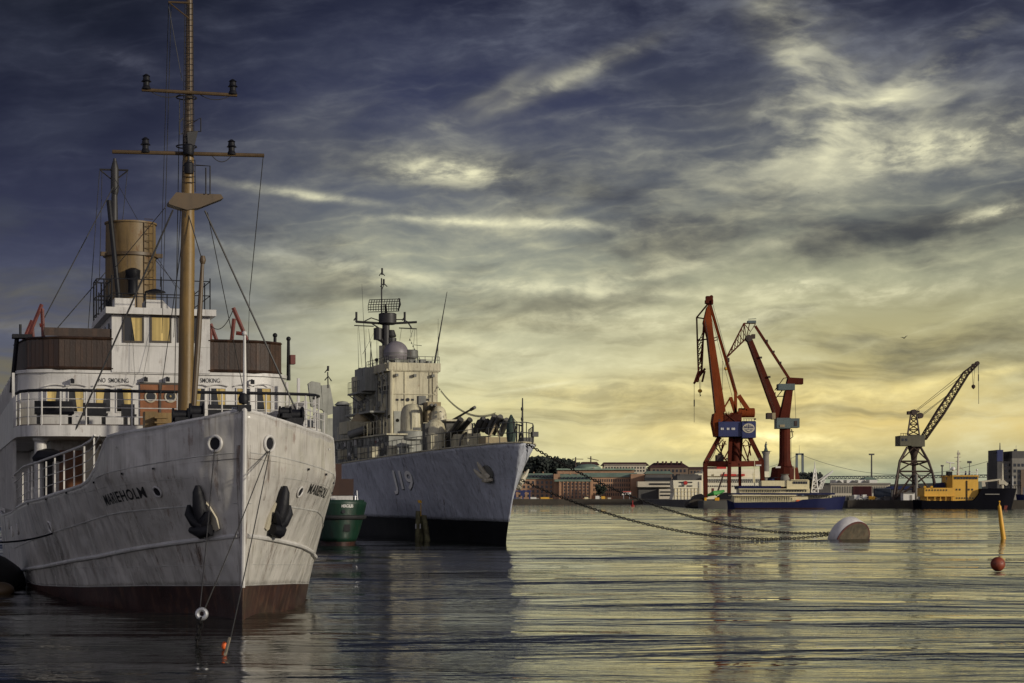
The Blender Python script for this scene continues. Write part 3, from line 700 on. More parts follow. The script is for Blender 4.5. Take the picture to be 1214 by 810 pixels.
link_chain(MB(), [ringp + Vector((0, 0, -.08)), P(234, 760, 35.0), P(229, 782, 35.0) + Vector((0, 0, -.2))], .15, .09, .02).build('chain', m_chain, sk)
fl = MB().lathe([(.005, -.06), (.045, -.03), (.055, .02), (.04, .07), (.01, .1)], P(266, 767, 34.2) , 12).build('float', m_orange, None, origin=P(266, 767, 34.2)); fl.name = 'marker_float'
tag(fl, 'tiny bright orange float beside the mooring wire under the white bow', 'float')
# left edge: rubber fender and stone
fo = P(8, 694, 55); m = MB().lathe([(.02, -1.6), (.45, -1.5), (.74, -1.1), (.78, 0), (.74, 1.1), (.45, 1.5), (.02, 1.6)], fo + Vector((-.45, 0, .15)), 24, Matrix.Rotation(math.radians(80), 3, 'X'))
tag(m.build('rubber_fender', m_blacksat, None, origin=fo), 'large black rubber fender floating against the white hull at the left edge', 'fender')
m = MB().sphere(P(4, 700, 52) + Vector((-.1, 0, 0)), .32, 16, 10, (1.3, 1, .75)); tag(m.build('fender_float', m_ochredk, None, origin=P(4, 700, 52)), 'dull yellow float bobbing in front of the black fender', 'float')
A = MS.world(hp(9.6, 1.78, 1, .05)); B = MS.world(MS.atb(-30, 641, 5.6))
m = MB().path(bez(A, B, .12, 14), .028, 6).build('mooring_rope', m_black, None, origin=A); tag(m, 'dark mooring rope running along the white hull out of the left edge', 'rope')

for side in (1, -1):
    parts('scupper', m_black, ship, [MB().box(hp(q, zd(q) - .02, side, .01), (.16, .03, .05)) for q in (1.9, 2.9, 4.6, 7.2, 9.4, 11.8)])
    MB().path(along(lambda s: zr(s) + .012, .02, 30, side, .004, 60), .010, 4).build('waterline_weld', m_seam, ship)
    parts('weld_bead', m_seam, ship, [MB().path([hp(lerp(.15, 14, k / 30), zq(lerp(.15, 14, k / 30)), side, 0) for k in range(31)], .008, 4) for zq in (lambda s: 1.25 - .04 * s, lambda s: 3.25 - .07 * s if s < 5 else 2.9 - .03 * (s - 5) - .02)])
    c = hp(3.1, 3.9, side, .03); MB().path([c, c + Vector((.25, .0, .02)), c + Vector((.5, side * .12, 0))], .025, 6).build('bulwark_step', m_white, ship)

rq = random.Random(8)
for side in (1, -1):
    runs = [(q, zd(q) - .06, rq.uniform(.4, 1.1), rq.uniform(.05, .10)) for q in (1.9, 2.9, 4.6, 7.2, 9.4, 11.8)] + [(hawse[side][0], hawse[side][1] - .18, 1.1, .12), (1.3, 1.72, .9, .22), (1.55, 1.75, .7, .12), (.08, 3.9, 2.2, .06)] + [(rq.uniform(.5, 13), 0, rq.uniform(.3, .8), rq.uniform(.05, .14)) for _ in range(9)]
    out_ = []
    for q, z0_, ln, wd_ in runs:
        if z0_ == 0: z0_ = interp([(0, 1.9), (6, 1.28), (12, .82), (18, .48)], q) - .05
        m = MB(); n = 8
        m.loft([[hp(q + e * wd_ * (1 - .55 * k / n) / 2, z0_ - ln * k / n, side, .004) for e in (-1, 1)] for k in range(n + 1)]); out_.append(m)
    parts('rust_run', m_run, ship, out_, 60)
# ================================================================ grey warship J19
WS = Ship(600, 645, 18)
war = thing('warship', 'grey museum destroyer numbered J19 with domed gun turrets and radar mast', 'warship', WS.O, WS.rz)
_q = -3.2
WBD = [(0, 0), (.5, .55), (1.2, .95), (2.2, 1.35), (3.2, 1.68), (5, 2.2), (9, 3.05), (15, 3.9), (23, 4.5), (33, 4.95), (75, 4.95), (95, 4.2), (105, 3.4)]   # by distance aft of the local stem
WBW = [(0, 0), (2, .3), (5, .85), (10, 1.8), (20, 3.35), (30, 4.3), (75, 4.5), (95, 3.6), (105, 2.6)]
WZT = [(0, 5.78), (6, 5.58), (12, 5.38), (25, 4.98), (40, 4.72), (60, 4.6), (105, 4.5)]
def wrake(z): t = max(0, z / 5.78); return _q * t ** 1.25
def whb(u, z):
    t = max(-.2, min(1.1, z / 5.2)); bw, bd = interp(WBW, u), interp(WBD, u)
    if z < 0: return bw * (1 + .15 * z)
    return bw + (bd - bw) * t ** 1.7
def wp(u, z, side, off=0.0):                       # u = distance aft of the local stem position
    return Vector((u + wrake(z) * max(0, 1 - u / 45), side * (whb(u, z) + off), z))
WST = [0, .15, .4, .8, 1.2, 1.7, 2.2, 3.2, 4.2, 5, 6.5, 8, 10, 12, 15, 18, 22, 26, 30, 36, 45, 60, 75, 90, 100, 105]
wz = lambda u: interp(WZT, u); wbt = lambda u: interp([(0, 1.28), (12, 1.32), (25, 1.45), (105, 1.5)], u)
def wshell(f0, f1, nz):
    mb = MB()
    for side in (1, -1): mb.loft([[wp(u, lerp(f0(u), f1(u), k / nz), side) for k in range(nz + 1)] for u in WST])
    return mb
wh_ = fixn(wshell(wbt, wz, 18).build('hull', m_navy, war, 50)); sol = wh_.modifiers.new('plate', 'SOLIDIFY'); sol.thickness = .06; sol.offset = -1
fixn(wshell(lambda u: -.8, wbt, 6).build('boot_topping', m_navybl, war, 50))
dk = MB(); dk.loft([[wp(u, wz(u) - .03, 1, -.05), Vector((wp(u, wz(u), 1).x, 0, wz(u))), wp(u, wz(u) - .03, -1, -.05)] for u in WST[1:]]); dk.build('deck', m_navydk, war)
for side in (1, -1):
    MB().path([wp(u, wz(u) + .01, side, .0) for u in WST], .05, 6).build('deck_edge', m_navysup, war)
    for zz, r in ((lambda u: wz(u) - 2.0, .012), (lambda u: 2.6, .012)):
        MB().path([wp(u, zz(u), side) for u in WST[1:]], r, 5).build('plate_seam', m_navy, war)
# deck-level local point for a pixel: solve for station on the visible side
def wside(px_, py_, zguess=5.2):
    best = None
    for i in range(0, 900):
        u = i * .04; p = wp(u, zguess, 1); x, y = WS.px(p)
        if best is None or abs(x - px_) < best[0]: best = (abs(x - px_), u)
    u = best[1]; Y = WS.world(wp(u, zguess, 1)).y
    return u, H + (HY - py_) * Y / F
# number
u1, zb1 = wside(492, 587, 3.2); u0, _ = wside(467.5, 587, 3.2); u0, u1 = u0, u1
vs, fs, w = text_mesh('J19', 1.55, spread=1.02)
zt1 = H + (HY - 587) * WS.world(wp((u0 + u1) / 2, 3, 1)).y / F
for nm, mm, off, dx, dz in (('number_edge', m_shadowletter, .01, .06, -.07), ('hull_number', m_lettw, .022, 0, 0)):
    MB().add([wp(lerp(u0, u1, x / w) - dx, zt1 + y + dz + interp([(0, .05), (w, -.05)], x), 1, off) for x, y in vs], fs).build(nm, mm, war, 0)
# anchors (starboard seen flat, port one sticks out beyond the stem)
for side in (1, -1):
    u, z = (wside(579, 560, 4.2)[0], 4.15) if side > 0 else (2.9, 3.75)
    c = wp(u, z, side, .05); t1 = (wp(u + .1, z, side) - wp(u - .1, z, side)).normalized(); t2 = (wp(u, z + .1, side) - wp(u, z - .1, side)).normalized()
    n = t1.cross(t2); n = n if n.y * side > 0 else -n
    Q = lambda a, b, w_: c + t1 * a + t2 * b + n * w_
    an = MB().path([Q(-.25, -.35, .1), Q(.1, -.05, .15), Q(.35, .45, .3), Q(.55, .85, .35)], [.2, .17, .13, .04], 8)
    an.path([Q(-.1, -.35, .12), Q(.45, -.15, .25), Q(.75, .2, .35), Q(.95, .35, .35)], [.18, .15, .11, .04], 8)
    an.path([Q(-.55, -.5, .12), Q(-.05, -.45, .2), Q(.4, -.55, .15)], [.08, .2, .08], 8)
    a_ = an.build('anchor', m_creampad, war)
    MB().lathe([(.42, -.1), (.45, .06), (.3, .1)], c + t1 * -.05, 16, Vector((0, 0, 1)).rotation_difference(n).to_matrix()).build('hawse_pipe', m_navydk, war)
# ------------------------------------------------ superstructure
def blk(s, x0, x1, y0, y1, depth, m, name, parent=war, z0=None):
    """box whose front face (facing the bow) spans pixels x0..x1, y0 (top)..y1 at station s"""
    a, b = WS.at(x0, y1, s), WS.at(x1, y0, s)
    return MB().box2((s, b.y, a.z if z0 is None else z0), (s + depth, a.y, b.z)).build(name, m, parent)
def wrail(pts, h, name='railing', m=m_navysup, step=.9, bars=(.5, 1.0), r=.018):
    mb = MB()
    for f in bars: mb.path([Vector(p) + Vector((0, 0, h * f)) for p in pts], r, 4)
    for a, b in zip(pts[:-1], pts[1:]):
        a, b = Vector(a), Vector(b); n = max(1, int((b - a).length / step))
        for i in range(n + 1): q = a.lerp(b, i / n); mb.tube(q, q + Vector((0, 0, h)), r, r, 4)
    return mb.build(name, m, war)
# long 01-level house
zdk = 5.0
MB().box2((15.5, -2.6, 4.6), (60, 3.05, 6.75)).build('deckhouse', m_navymid, war)
MB().box2((15.3, -2.8, 6.75), (60, 3.25, 6.85)).build('house_deck', m_navysup, war)
parts('door', m_navydk, war, [MB().box2((u, 3.04, 5.05), (u + .75, 3.09, 6.5)) for u in (17.5, 20.2, 23.5, 26.4, 29)])
fx = MB()
for k in range(44):
    u = 15.8 + random.random() * 16; z = 5.1 + random.random() * 1.4; fx.box((u, 3.1, z), (random.uniform(.08, .5), .12, random.uniform(.1, .5)))
for k in range(14): fx.tube((15.7 + k * 1.2, 3.1, 4.9), (15.7 + k * 1.2, 3.1, 6.7), .03, .03, 5)
fx.build('house_fittings', m_navydk, war)
for k in (0, 1):
    sg = MB(); c = WS.atb(464 + k * 5, 532, 3.12); sg.prism([c + Vector((-.12, 0, -.25)), c + Vector((.1, 0, -.25)), c + Vector((-.05, 0, .25)), c + Vector((-.27, 0, .25))], (0, .03, 0)); sg.build('white_notice', m_lettw, war)
c = WS.atb(446, 524, 3.12); MB().box(c, (.5, .04, .16)).build('red_notice', m_redox, war)
wrail([(15.4, 3.2, 6.85), (30, 3.2, 6.85)], .9)
# bridge tower
s0 = 19.6
A, B = WS.at(462.5, 523, s0), WS.at(519, 440, s0)
tw = MB().box2((s0, B.y, 6.8), (s0 + 6.1, A.y, B.z)).build('bridge_tower', m_navysup, war)
bz = B.z
C_, D_ = WS.at(461, 441, s0 - .15), WS.at(522.5, 431, s0 - .15)
MB().box2((s0 - .15, D_.y, bz), (s0 + .9, C_.y, D_.z)).build('bridge_parapet', m_navysup, tw)
wing = MB(); wing.box2((s0 - .1, D_.y, bz - .06), (s0 + 6.4, C_.y + .15, bz + .08))
wing.box2((s0 + .5, C_.y, bz), (s0 + 6.3, C_.y + .12, D_.z)); wing.box2((s0 + .5, D_.y, bz), (s0 + 6.3, D_.y + .12, D_.z)); wing.build('bridge_roof', m_navysup, tw)
MB().box2((s0 + 3.6, A.y, bz - 1.2), (s0 + 6.6, A.y + .9, D_.z - .1)).build('bridge_wing', m_navymid, tw)
MB().box2((s0 + 5.2, A.y - 3.6, 6.8), (s0 + 10, A.y + .25, bz - .4)).build('after_tower', m_navymid, tw)
tr = MB()
for k in range(5):                                 # brackets under the wing
    u = s0 + .5 + k * 1.15; tr.beam((u, A.y, bz - .9), (u, A.y + .45, bz - .05), .07)
for k in range(16): tr.box((s0 + .4 + random.random() * 5.4, A.y + .04, 7.2 + random.random() * (bz - 8)), (random.uniform(.1, .5), .12, random.uniform(.15, .7)))
for k in range(4): tr.tube((s0 + .6 + k * 1.4, A.y + .06, 6.9), (s0 + .6 + k * 1.4, A.y + .06, bz - .2), .05, .05, 6)
tr.build('tower_fittings', m_navymid, tw)
MB().tube((s0 - .02, A.y - .08, 6.9), (s0 - .02, A.y - .08, bz), .12, .12, 8).build('corner_pipe', m_navysup, tw)
for xx, w_ in ((471, 3), (477, 3), (489.2, 3), (507.2, 3), (499, 2)):
    c = WS.at(xx, 474, s0 - .01); MB().box(c, (.08, w_ * .055, .13)).build('slit_window', m_glass, tw)
for xx, yy in ((483.4, 474), (471, 498.5), (461.5, 494)):
    c = WS.at(xx, yy, s0 - .01); MB().lathe([(.12, -.02), (.12, .05)], c, 14, Matrix.Rotation(math.radians(-90), 3, 'Y')).build('porthole', m_glass, tw)
wrail([(s0, D_.y + .05, D_.z), (s0, C_.y - .05, D_.z), (s0 + 6.2, C_.y, D_.z)], .45, m=m_navydk, step=.5)
parts('roof_locker', m_navymid, tw, [MB().box((s0 + .4 + random.random() * 5.6, lerp(D_.y, C_.y, .1 + .8 * random.random()), D_.z + .1), (random.uniform(.1, .5), random.uniform(.1, .5), random.uniform(.2, .7))) for k in range(24)])
c = WS.at(487, 434, s0 + 2); MB().box(c + Vector((0, 0, .2)), (.5, .55, 1)).lathe([(.35, .5), (.52, .55), (.52, 1.05), (.4, 1.1)], c, 12).build('director_box', m_navydk, tw)
rq = random.Random(19)
yl_ = A.y + .02
def wall_bits(n, u0, u1, z0, z1, y, mats, par, big=.5):
    for m_ in mats:
        b_ = [MB().box((rq.uniform(u0, u1), y + .05, rq.uniform(z0, z1)), (rq.uniform(.08, big), .1, rq.uniform(.08, big))) for _ in range(n)]
        parts('wall_fitting', m_, par, b_)
wall_bits(9, s0 + .4, s0 + 3.4, 7.4, bz - .6, yl_, (m_navydk, m_navysup), tw)
wall_bits(8, s0 + 5.6, s0 + 9.6, 7.2, bz - 1.2, A.y + .25, (m_navydk, m_navymid, m_navysup), tw)
parts('tower_window', m_glass, tw, [MB().box((s0 + .6 + k * .75, yl_ + .01, bz - 1.15), (.35, .06, .28)) for k in range(4)])
# side platforms with rails and a round sponson under the bridge wing
for z_, u0_, u1_ in ((bz - 1.3, s0 + 4.4, s0 + 7.8), (8.5, s0 + 1.0, s0 + 8.6)):
    MB().box2((u0_, A.y + .1, z_ - .06), (u1_, A.y + 1.15, z_ + .06)).build('side_platform', m_navymid, tw)
    wrail([(u0_, A.y + 1.1, z_), (u1_, A.y + 1.1, z_)], .85, m=m_navydk, step=.5)
    parts('bracket', m_navydk, tw, [MB().beam((u0_ + .2 + k * (u1_ - u0_ - .4) / 3, A.y + .15, z_ - .7), (u0_ + .2 + k * (u1_ - u0_ - .4) / 3, A.y + 1.05, z_ - .06), .06) for k in range(4)])
q = Vector((s0 + 6.4, A.y + .55, bz - .9)); MB().lathe([(.15, -.9), (.55, -.35), (.62, 0), (.62, .75), (.55, .8)], q, 18).build('wing_sponson', m_navysup, tw)
MB().sphere(q + Vector((0, 0, 1.25)), .22, 12, 8).tube(q + Vector((0, 0, .8)), q + Vector((0, 0, 1.2)), .06).build('wing_searchlight', m_navydk, tw)
for z0_, z1_, u_ in ((6.9, bz - .2, s0 + 2.6), (8.6, bz - .4, s0 + 7.0)):
    ld = MB(); [ld.tube((u_ + e, A.y + .3, z0_), (u_ + e, A.y + .3, z1_), .025, .025, 4) for e in (-.2, .2)]; [ld.tube((u_ - .2, A.y + .3, z0_ + k * .3), (u_ + .2, A.y + .3, z0_ + k * .3), .018, .018, 4) for k in range(int((z1_ - z0_) / .3))]; ld.build('ladder', m_navydk, tw)
# front of the tower: conduits, door, lamps, lip
for yy, r_ in ((B.y + .35, .04), (B.y + .6, .025), (A.y - 1.0, .03)): MB().path([(s0 - .04, yy, 7.0), (s0 - .04, yy, bz - .1)], r_, 6).build('conduit', m_navysup, tw)
MB().box2((s0 - .05, A.y - .9, 7.0), (s0 + .02, A.y - .25, 8.5)).build('door', m_navymid, tw)
MB().box2((s0 - .06, B.y, bz - 1.62), (s0 + .01, A.y, bz - 1.56)).build('wall_trim', m_navysup, tw)
parts('lamp', m_navydk, tw, [MB().box((s0 - .2, lerp(B.y, A.y, f), bz - .35), (.25, .18, .18)) for f in (.12, .5, .88)])
wall_bits(10, 15.8, 30, 5.2, 6.5, 3.12, (m_navysup, m_white, m_navydk), war, .4)
parts('deck_vent', m_navymid, war, [MB().lathe([(.18, 0), (.18, .55), (.3, .6), (.3, .75), (.1, .85)], (u, y, 5.3), 12) for u, y in ((13.2, 2.6), (14.4, 1.9), (12.4, 3.0), (17, -2.8))])
parts('ammunition_locker', m_navysup, war, [MB().box((u, y, 5.65), (.8, .5, .7)) for u, y in ((13.6, 3.3), (16.6, 3.75), (19.4, 3.9), (24, 4.2))])
# radome on its pedestal
c = WS.at(469.5, 419.5, s0 + 2.2); R_ = 15 * WS.world(c).y / F
rd = MB().sphere(c, R_, 32, 20).build('radome', m_radome, tw)
MB().lathe([(R_ * 1.004, -.03), (R_ * 1.012, 0), (R_ * 1.004, .03)], c, 32, cap=False).build('radome_band', m_navydk, rd)
MB().lathe([(.75, D_.z - c.z - .2), (.6, D_.z - c.z + .3), (.7, -R_ * .8), (.9, -R_ * .55)], c, 18).build('radome_pedestal', m_navymid, tw)
# mast
mt = thing  # (keeps the name helper close)
def M_(x, y, s): return WS.at(x, y, s)
sm_ = s0 + 3.6
mast = MB().path([M_(457.5, 445, sm_), M_(457.5, 410, sm_), M_(457.5, 374, sm_)], [.33, .27, .25], 10).build('radar_mast', m_mast, war)
MB().path([M_(453, 442, sm_ - .5), M_(453, 410, sm_ - .5)], .22, 8).build('mast_lower_leg', m_navysup, mast)
MB().lathe([(.5, 0), (.62, .1), (.62, .75), (.5, .8)], M_(459.5, 385, sm_), 14).build('mast_platform', m_mast, mast)
MB().path([M_(422, 381.5, sm_), M_(458, 384, sm_), M_(494, 382, sm_)], .09, 6).path([M_(420, 386, sm_), M_(443, 387, sm_)], .04, 5).path([M_(473, 389, sm_), M_(494, 390, sm_)], .04, 5)\
    .path([M_(430, 382, sm_), M_(440, 377, sm_), M_(449, 380, sm_)], .04, 5).path([M_(466, 379, sm_), M_(478, 379, sm_), M_(486, 383, sm_)], .04, 5)\
    .tube(M_(440, 383, sm_), M_(449, 389, sm_), .05).tube(M_(484, 383, sm_), M_(488, 389, sm_), .05).build('yardarm', m_mast, mast)
for x, y in ((422.5, 378), (479.8, 378)):
    MB().tube(M_(x, y + 4, sm_), M_(x, y - 8, sm_), .08, .08, 6).tube(M_(x - 3, y + 2, sm_), M_(x, y - 2, sm_), .05).build('yard_antenna', m_mast, mast)
MB().path([M_(446, 400, sm_), M_(453, 404, sm_), M_(457, 408, sm_)], .16, 6).lathe([(.3, 0), (.3, .8), (.1, .85)], M_(448, 403, sm_), 10).lathe([(.3, 0), (.34, .1), (.2, .5)], M_(464, 400, sm_), 10).lathe([(.35, 0), (.35, .3)], M_(464, 406, sm_), 10).build('mast_sponson', m_mast, mast)
rdr = MB(); x0_, x1_, ya, yb = 436.5, 473, 354.5, 369
nx = 12
for i in range(nx + 1):
    t = i / nx; x = lerp(x0_, x1_, t); s_ = sm_ - .9 + 1.0 * (2 * t - 1) ** 2
    yo = 2.2 * (1 - t)
    rdr.path([M_(x + 1.5, ya + yo * .6, s_ + .25), M_(x, (ya + yb) / 2 + yo * .3, s_), M_(x, yb - yo * .2, s_ + .2)], .026, 4)
for j in range(6):
    v = j / 5
    rdr.path([M_(lerp(x0_, x1_, i / nx) + 1.5 * (1 - v), lerp(ya, yb, v) + 2.2 * (1 - i / nx) * .5, sm_ - .9 + 1.0 * (2 * i / nx - 1) ** 2 + .25 * abs(1 - 2 * v)) for i in range(nx + 1)], .026, 4)
rdr.path([M_(473, 354, sm_ - .3), M_(474.5, 361, sm_ - .6), M_(472, 368, sm_ - .3)], .06, 5).tube(M_(458, 373, sm_), M_(457, 362, sm_ - .9), .1, .08).build('air_search_radar', m_mast, mast)
MB().path([M_(452.5, 372, sm_), M_(452.3, 330, sm_)], .05, 6).path([M_(453, 318, sm_), M_(453, 326, sm_)], .07, 6).path([M_(449.5, 327, sm_), M_(452.5, 323, sm_), M_(456, 327, sm_)], .04, 5)\
    .path([M_(455, 331, sm_), M_(455, 338, sm_)], .07, 6).path([M_(451, 340, sm_), M_(455, 336, sm_), M_(459, 340, sm_)], .04, 5).path([M_(452.5, 344, sm_), M_(455, 338, sm_)], .03, 5).build('pole_mast', m_mast, mast)
for (xa, ya_, xb, yb_, s_, r) in ((513, 443, 530, 346, s0 + .5, .05), (519, 443, 519.5, 378, s0 + .5, .02), (434, 445, 429, 337, s0 + 5, .02), (438.5, 445, 440, 405, s0 + 5, .04), (443, 443, 437, 390, s0 + 5, .03),
                              (425.5, 448, 424, 388, s0 + 6, .014), (433, 448, 434, 390, s0 + 6, .016), (495, 438, 494.5, 409, s0 + 3, .02), (448, 440, 448, 388, s0 + 4, .014), (430, 420, 449, 384, s0 + 5, .01)):
    MB().path([M_(xa, ya_, s_), M_(lerp(xa, xb, .4), lerp(ya_, yb_, .4), s_), M_(xb, yb_, s_)], [r * 1.6, r, r * .4], 6).build('whip_antenna', m_mast, war)
MB().path([M_(446.5, 446, s0 + 4), M_(446.5, 428, s0 + 4)], .03, 5).sphere(M_(446.5, 427, s0 + 4), .14, 10, 6).path([M_(444, 436, s0 + 4), M_(449, 436, s0 + 4)], .03, 5).path([M_(444, 440, s0 + 4), M_(449, 440, s0 + 4)], .03, 5).path([M_(491, 409, s0 + 3), M_(500, 410, s0 + 3)], .02, 5).build('aerial_cluster', m_mast, war)
for xa, ya_, xb, yb_ in ((486, 388, 488, 400), (492, 390, 488, 436), (476, 389, 474, 404), (425, 386, 430, 446), (446, 386, 447, 444), (494, 390, 495, 438), (490, 390, 485, 404)):
    MB().tube(M_(xa, ya_, sm_), M_(xb, yb_, sm_), .012, .012, 4).build('halyard', m_wire, war)
# string of lights from the mast down to the bow
bun = MB(); pts = bez(M_(486, 402, sm_), M_(523, 463, s0 - .5), .25, 10)[:-1] + bez(M_(523, 463, s0 - .5), M_(588, 489, 5.0), .75, 26)
bun.path(pts, .010, 4)
for p in [a.lerp(b, k / 2) for a, b in zip(pts[:-1], pts[1:]) for k in range(2)]: bun.lathe([(.015, .01), (.035, -.07), (.02, -.13)], p, 6)
bun.build('light_string', m_gun, war)
# ------------------------------------------------ gun turrets
def dome_turret(s, x0, x1, ytop, ybot, name='gun_turret', m=m_navysup):
    a, b = WS.at(x0, ybot, s), WS.at(x1, ytop, s); r = abs(a.y - b.y) / 2; c = Vector((s + r * .4, (a.y + b.y) / 2, a.z)); h = b.z - a.z
    prof = [(r * 1.02, 0), (r, .15 * h), (r * .99, .5 * h), (r * .93, .72 * h), (r * .78, .87 * h), (r * .5, .96 * h), (.02, h)]
    return MB().lathe(prof, c, 28).build(name, m, war), c, r, h
t1_, c, r, h = dome_turret(15.8, 476.5, 503, 478.5, 511)
MB().lathe([(r * 1.25, -.55), (r * 1.25, -.02)], c, 24).build('turret_ring', m_navymid, t1_)
q = WS.at(493.5, 491, 15.75); MB().lathe([(.22, -.2), (.22, .16)], q, 20, Matrix.Rotation(math.radians(-90), 3, 'Y')).build('round_emblem', m_navymid, t1_)
MB().box(WS.at(499.5, 475, 16.2), (.5, .5, .6)).build('sight_hood', m_navydk, t1_)
MB().box2((c.x - r * 1.04, c.y - r * .55, c.z + .05), (c.x - r * .6, c.y + r * .15, c.z + .22)).build('turret_step', m_navydk, t1_)
MB().path([(c.x - r * .98, c.y + r * .3, c.z + .1), (c.x - r * .98, c.y + r * .3, c.z + h * .7)], .03, 5).build('turret_ladder', m_navydk, t1_)
t2_, c, r, h = dome_turret(14.8, 511, 531, 481, 520)
for k in range(4): MB().lathe([(.09, -.02), (.09, .06)], WS.at(517 + (k % 2) * 5, 489 + (k // 2) * 5, 14.6), 10, Matrix.Rotation(math.radians(-90), 3, 'Y')).build('vision_port', m_gun, t2_)
# open 57 mm mount between the domes
op = MB().box(WS.at(512, 489, 15.6), (1.2, .9, 1.3)); op.build('gun_cradle', m_tan, war)
gb = MB()
for dx in (0, 4.5): gb.path([WS.at(505 + dx, 486, 15.2), WS.at(512 + dx, 480, 14.2)], [.12, .10], 8)
gb.build('gun_barrel', m_gun, war)
# forward big turret: side shields, dark mounting, inclined barrels
t3_, c, r, h = dome_turret(9.6, 505, 530, 496.5, 541)
MB().box2((c.x - r * 1.02, c.y - r * .3, c.z), (c.x + .4, c.y + r * .7, c.z + h * .55)).build('turret_front_plate', m_navysup, t3_)
MB().box(WS.at(505.5, 520, 9.9), (.7, .35, 1.9)).build('shield_edge', m_gun, t3_)
for k in range(3): MB().lathe([(.10, -.02), (.10, .06)], WS.at(518 + 3.5 * k, 531 - (k % 2), 9.3), 10, Matrix.Rotation(math.radians(-90), 3, 'Y')).build('vision_port', m_gun, t3_)
dk3 = MB(); a, b = WS.at(528, 534, 9.9), WS.at(545, 499, 9.9); dk3.box2((9.7, b.y, a.z - .2), (10.9, a.y, b.z)); g3 = dk3.build('gun_mounting', m_gun, war)
MB().box2((9.3, WS.at(551, 500, 9.9).y, b.z - .05), (11.2, a.y + .1, b.z + .06)).build('mounting_roof', m_navysup, g3)
for xa, ya_, xb, yb_ in ((532, 518, 546.5, 497), (540, 516, 557.5, 497.5)):
    MB().path([WS.at(xa, ya_, 9.3), WS.at(lerp(xa, xb, .85), lerp(ya_, yb_, .85), 7.8), WS.at(xb, yb_, 7.6)], [.24, .17, .19], 10).build('gun_barrel', m_gun, g3)
t4_, c, r, h = dome_turret(9.4, 545, 562, 497.5, 530)
MB().path([WS.at(536, 499, 10.5), WS.at(549, 491, 9.4), WS.at(562, 483.5, 8.2)], [.10, .07, .06], 8).path([WS.at(558, 486, 8.55), WS.at(563, 483, 8.1)], [.1, .11], 8).build('gun_barrel', m_gun, t2_)
# rocket launcher tubes
for xa, ya_, xb, yb_, s_, r in ((562, 513, 569, 500, 7.8, .20), (566, 512, 573, 497, 7.4, .21), (572, 511, 578, 499, 7.0, .19), (578, 514, 587, 495, 6.5, .24), (584, 514, 593, 495, 6.0, .24), (593, 516, 600.5, 498.5, 5.6, .22)):
    MB().path([WS.at(xa, ya_, s_ + .3), WS.at(xb, yb_, s_ - .3)], [r * .85, r], 12).lathe([(r * .8, 0), (r * .8, .02)], WS.at(xb, yb_, s_ - .32), 12, Matrix.Rotation(math.radians(-90), 3, 'Y')).build('rocket_launcher', m_gun, war)
MB().path([WS.at(560, 517, 7), WS.at(560, 502, 7), WS.at(562.5, 502, 7), WS.at(562.5, 505, 7)], .06, 5).build('davit', m_gun, war)
lt = MB()
for x in (586, 590): lt.beam(WS.at(588, 502, 5.8), WS.at(x - 2 + (x - 588) * 1.8, 518, 5.8), .1)
lt.box2(WS.at(576, 524, 5.6) + Vector((0, 0, -.1)), WS.at(603, 518.5, 5.6) + Vector((1.4, 0, 0))).build('yellow_staging', m_tan, war)
# breakwater lockers
for x0_, x1_, y0_, y1_, s_ in ((540, 555, 515, 530, 8.2), (553.5, 570, 514, 528, 7.4), (572, 580, 517, 527, 6.6)):
    a, b = WS.at(x0_, y1_, s_), WS.at(x1_, y0_, s_); MB().box2((s_, b.y, a.z - .25), (s_ + .9, a.y, b.z)).box2((s_ - .03, b.y - .02, (a.z + b.z) / 2 - .03), (s_, a.y + .02, (a.z + b.z) / 2 + .03)).build('deck_locker', m_navysup, war)
MB().path([WS.at(545, 530, 7.6), WS.at(546, 521, 7.6), WS.at(550, 515, 7.6), WS.at(553, 513, 7.4)], .07, 5).build('hand_rail', m_gun, war)
# bow: stanchions, jackstaff, covered post, rail
MB().path([WS.at(619.3, 527, -2.0), WS.at(619.3, 500, -2.0), WS.at(619.5, 472, -2.0)], [.08, .06, .035], 6).tube(WS.at(618, 485, -2), WS.at(620, 485, -2), .1).tube(WS.at(618, 497, -2), WS.at(620, 497, -2), .1).build('jackstaff', m_gun, war)
MB().lathe([(.24, 0), (.3, .5), (.26, 1.1), (.1, 1.5), (.04, 1.6)], WS.at(606, 524, 1.5), 12).build('covered_post', m_postgreen, war)
MB().path([WS.at(607, 494, 1.5), WS.at(612, 500, 0), WS.at(619, 502, -2)], .02, 4).path([WS.at(612, 524, 0), WS.at(613, 503, 0), WS.at(610, 512, 0.5), WS.at(608, 497, 1)], .045, 5).path([WS.at(615.5, 524, -1), WS.at(615.5, 503, -1)], .05, 5).path([WS.at(612, 503, 0), WS.at(619, 505, -1.8)], .045, 5).path([WS.at(614, 526, -.5), WS.at(618, 512, -1.8)], .05, 5).build('bow_frame', m_gun, war)
pl = [wp(u, wz(u), -1, -.1) for u in (6, 3, 1.2, .3)] + [wp(u, wz(u), 1, -.1) for u in (.3, 1.2, 3, 5, 8, 11, 14, 18, 24, 30)]
wrail(pl[:6], 1.15, m=m_navydk, step=.7, r=.028); wrail(pl[5:], .95, m=m_navydk, step=.8, r=.02)
MB().box(WS.at(634, 515, -2.6), (.3, .35, .28)).tube(WS.at(631, 527, -2.6), WS.at(633, 515, -2.6), .04).build('bow_light', m_gun, war); MB().box(WS.at(623, 523, -1.5), (.4, .7, .4)).build('fairlead', m_gun, war)
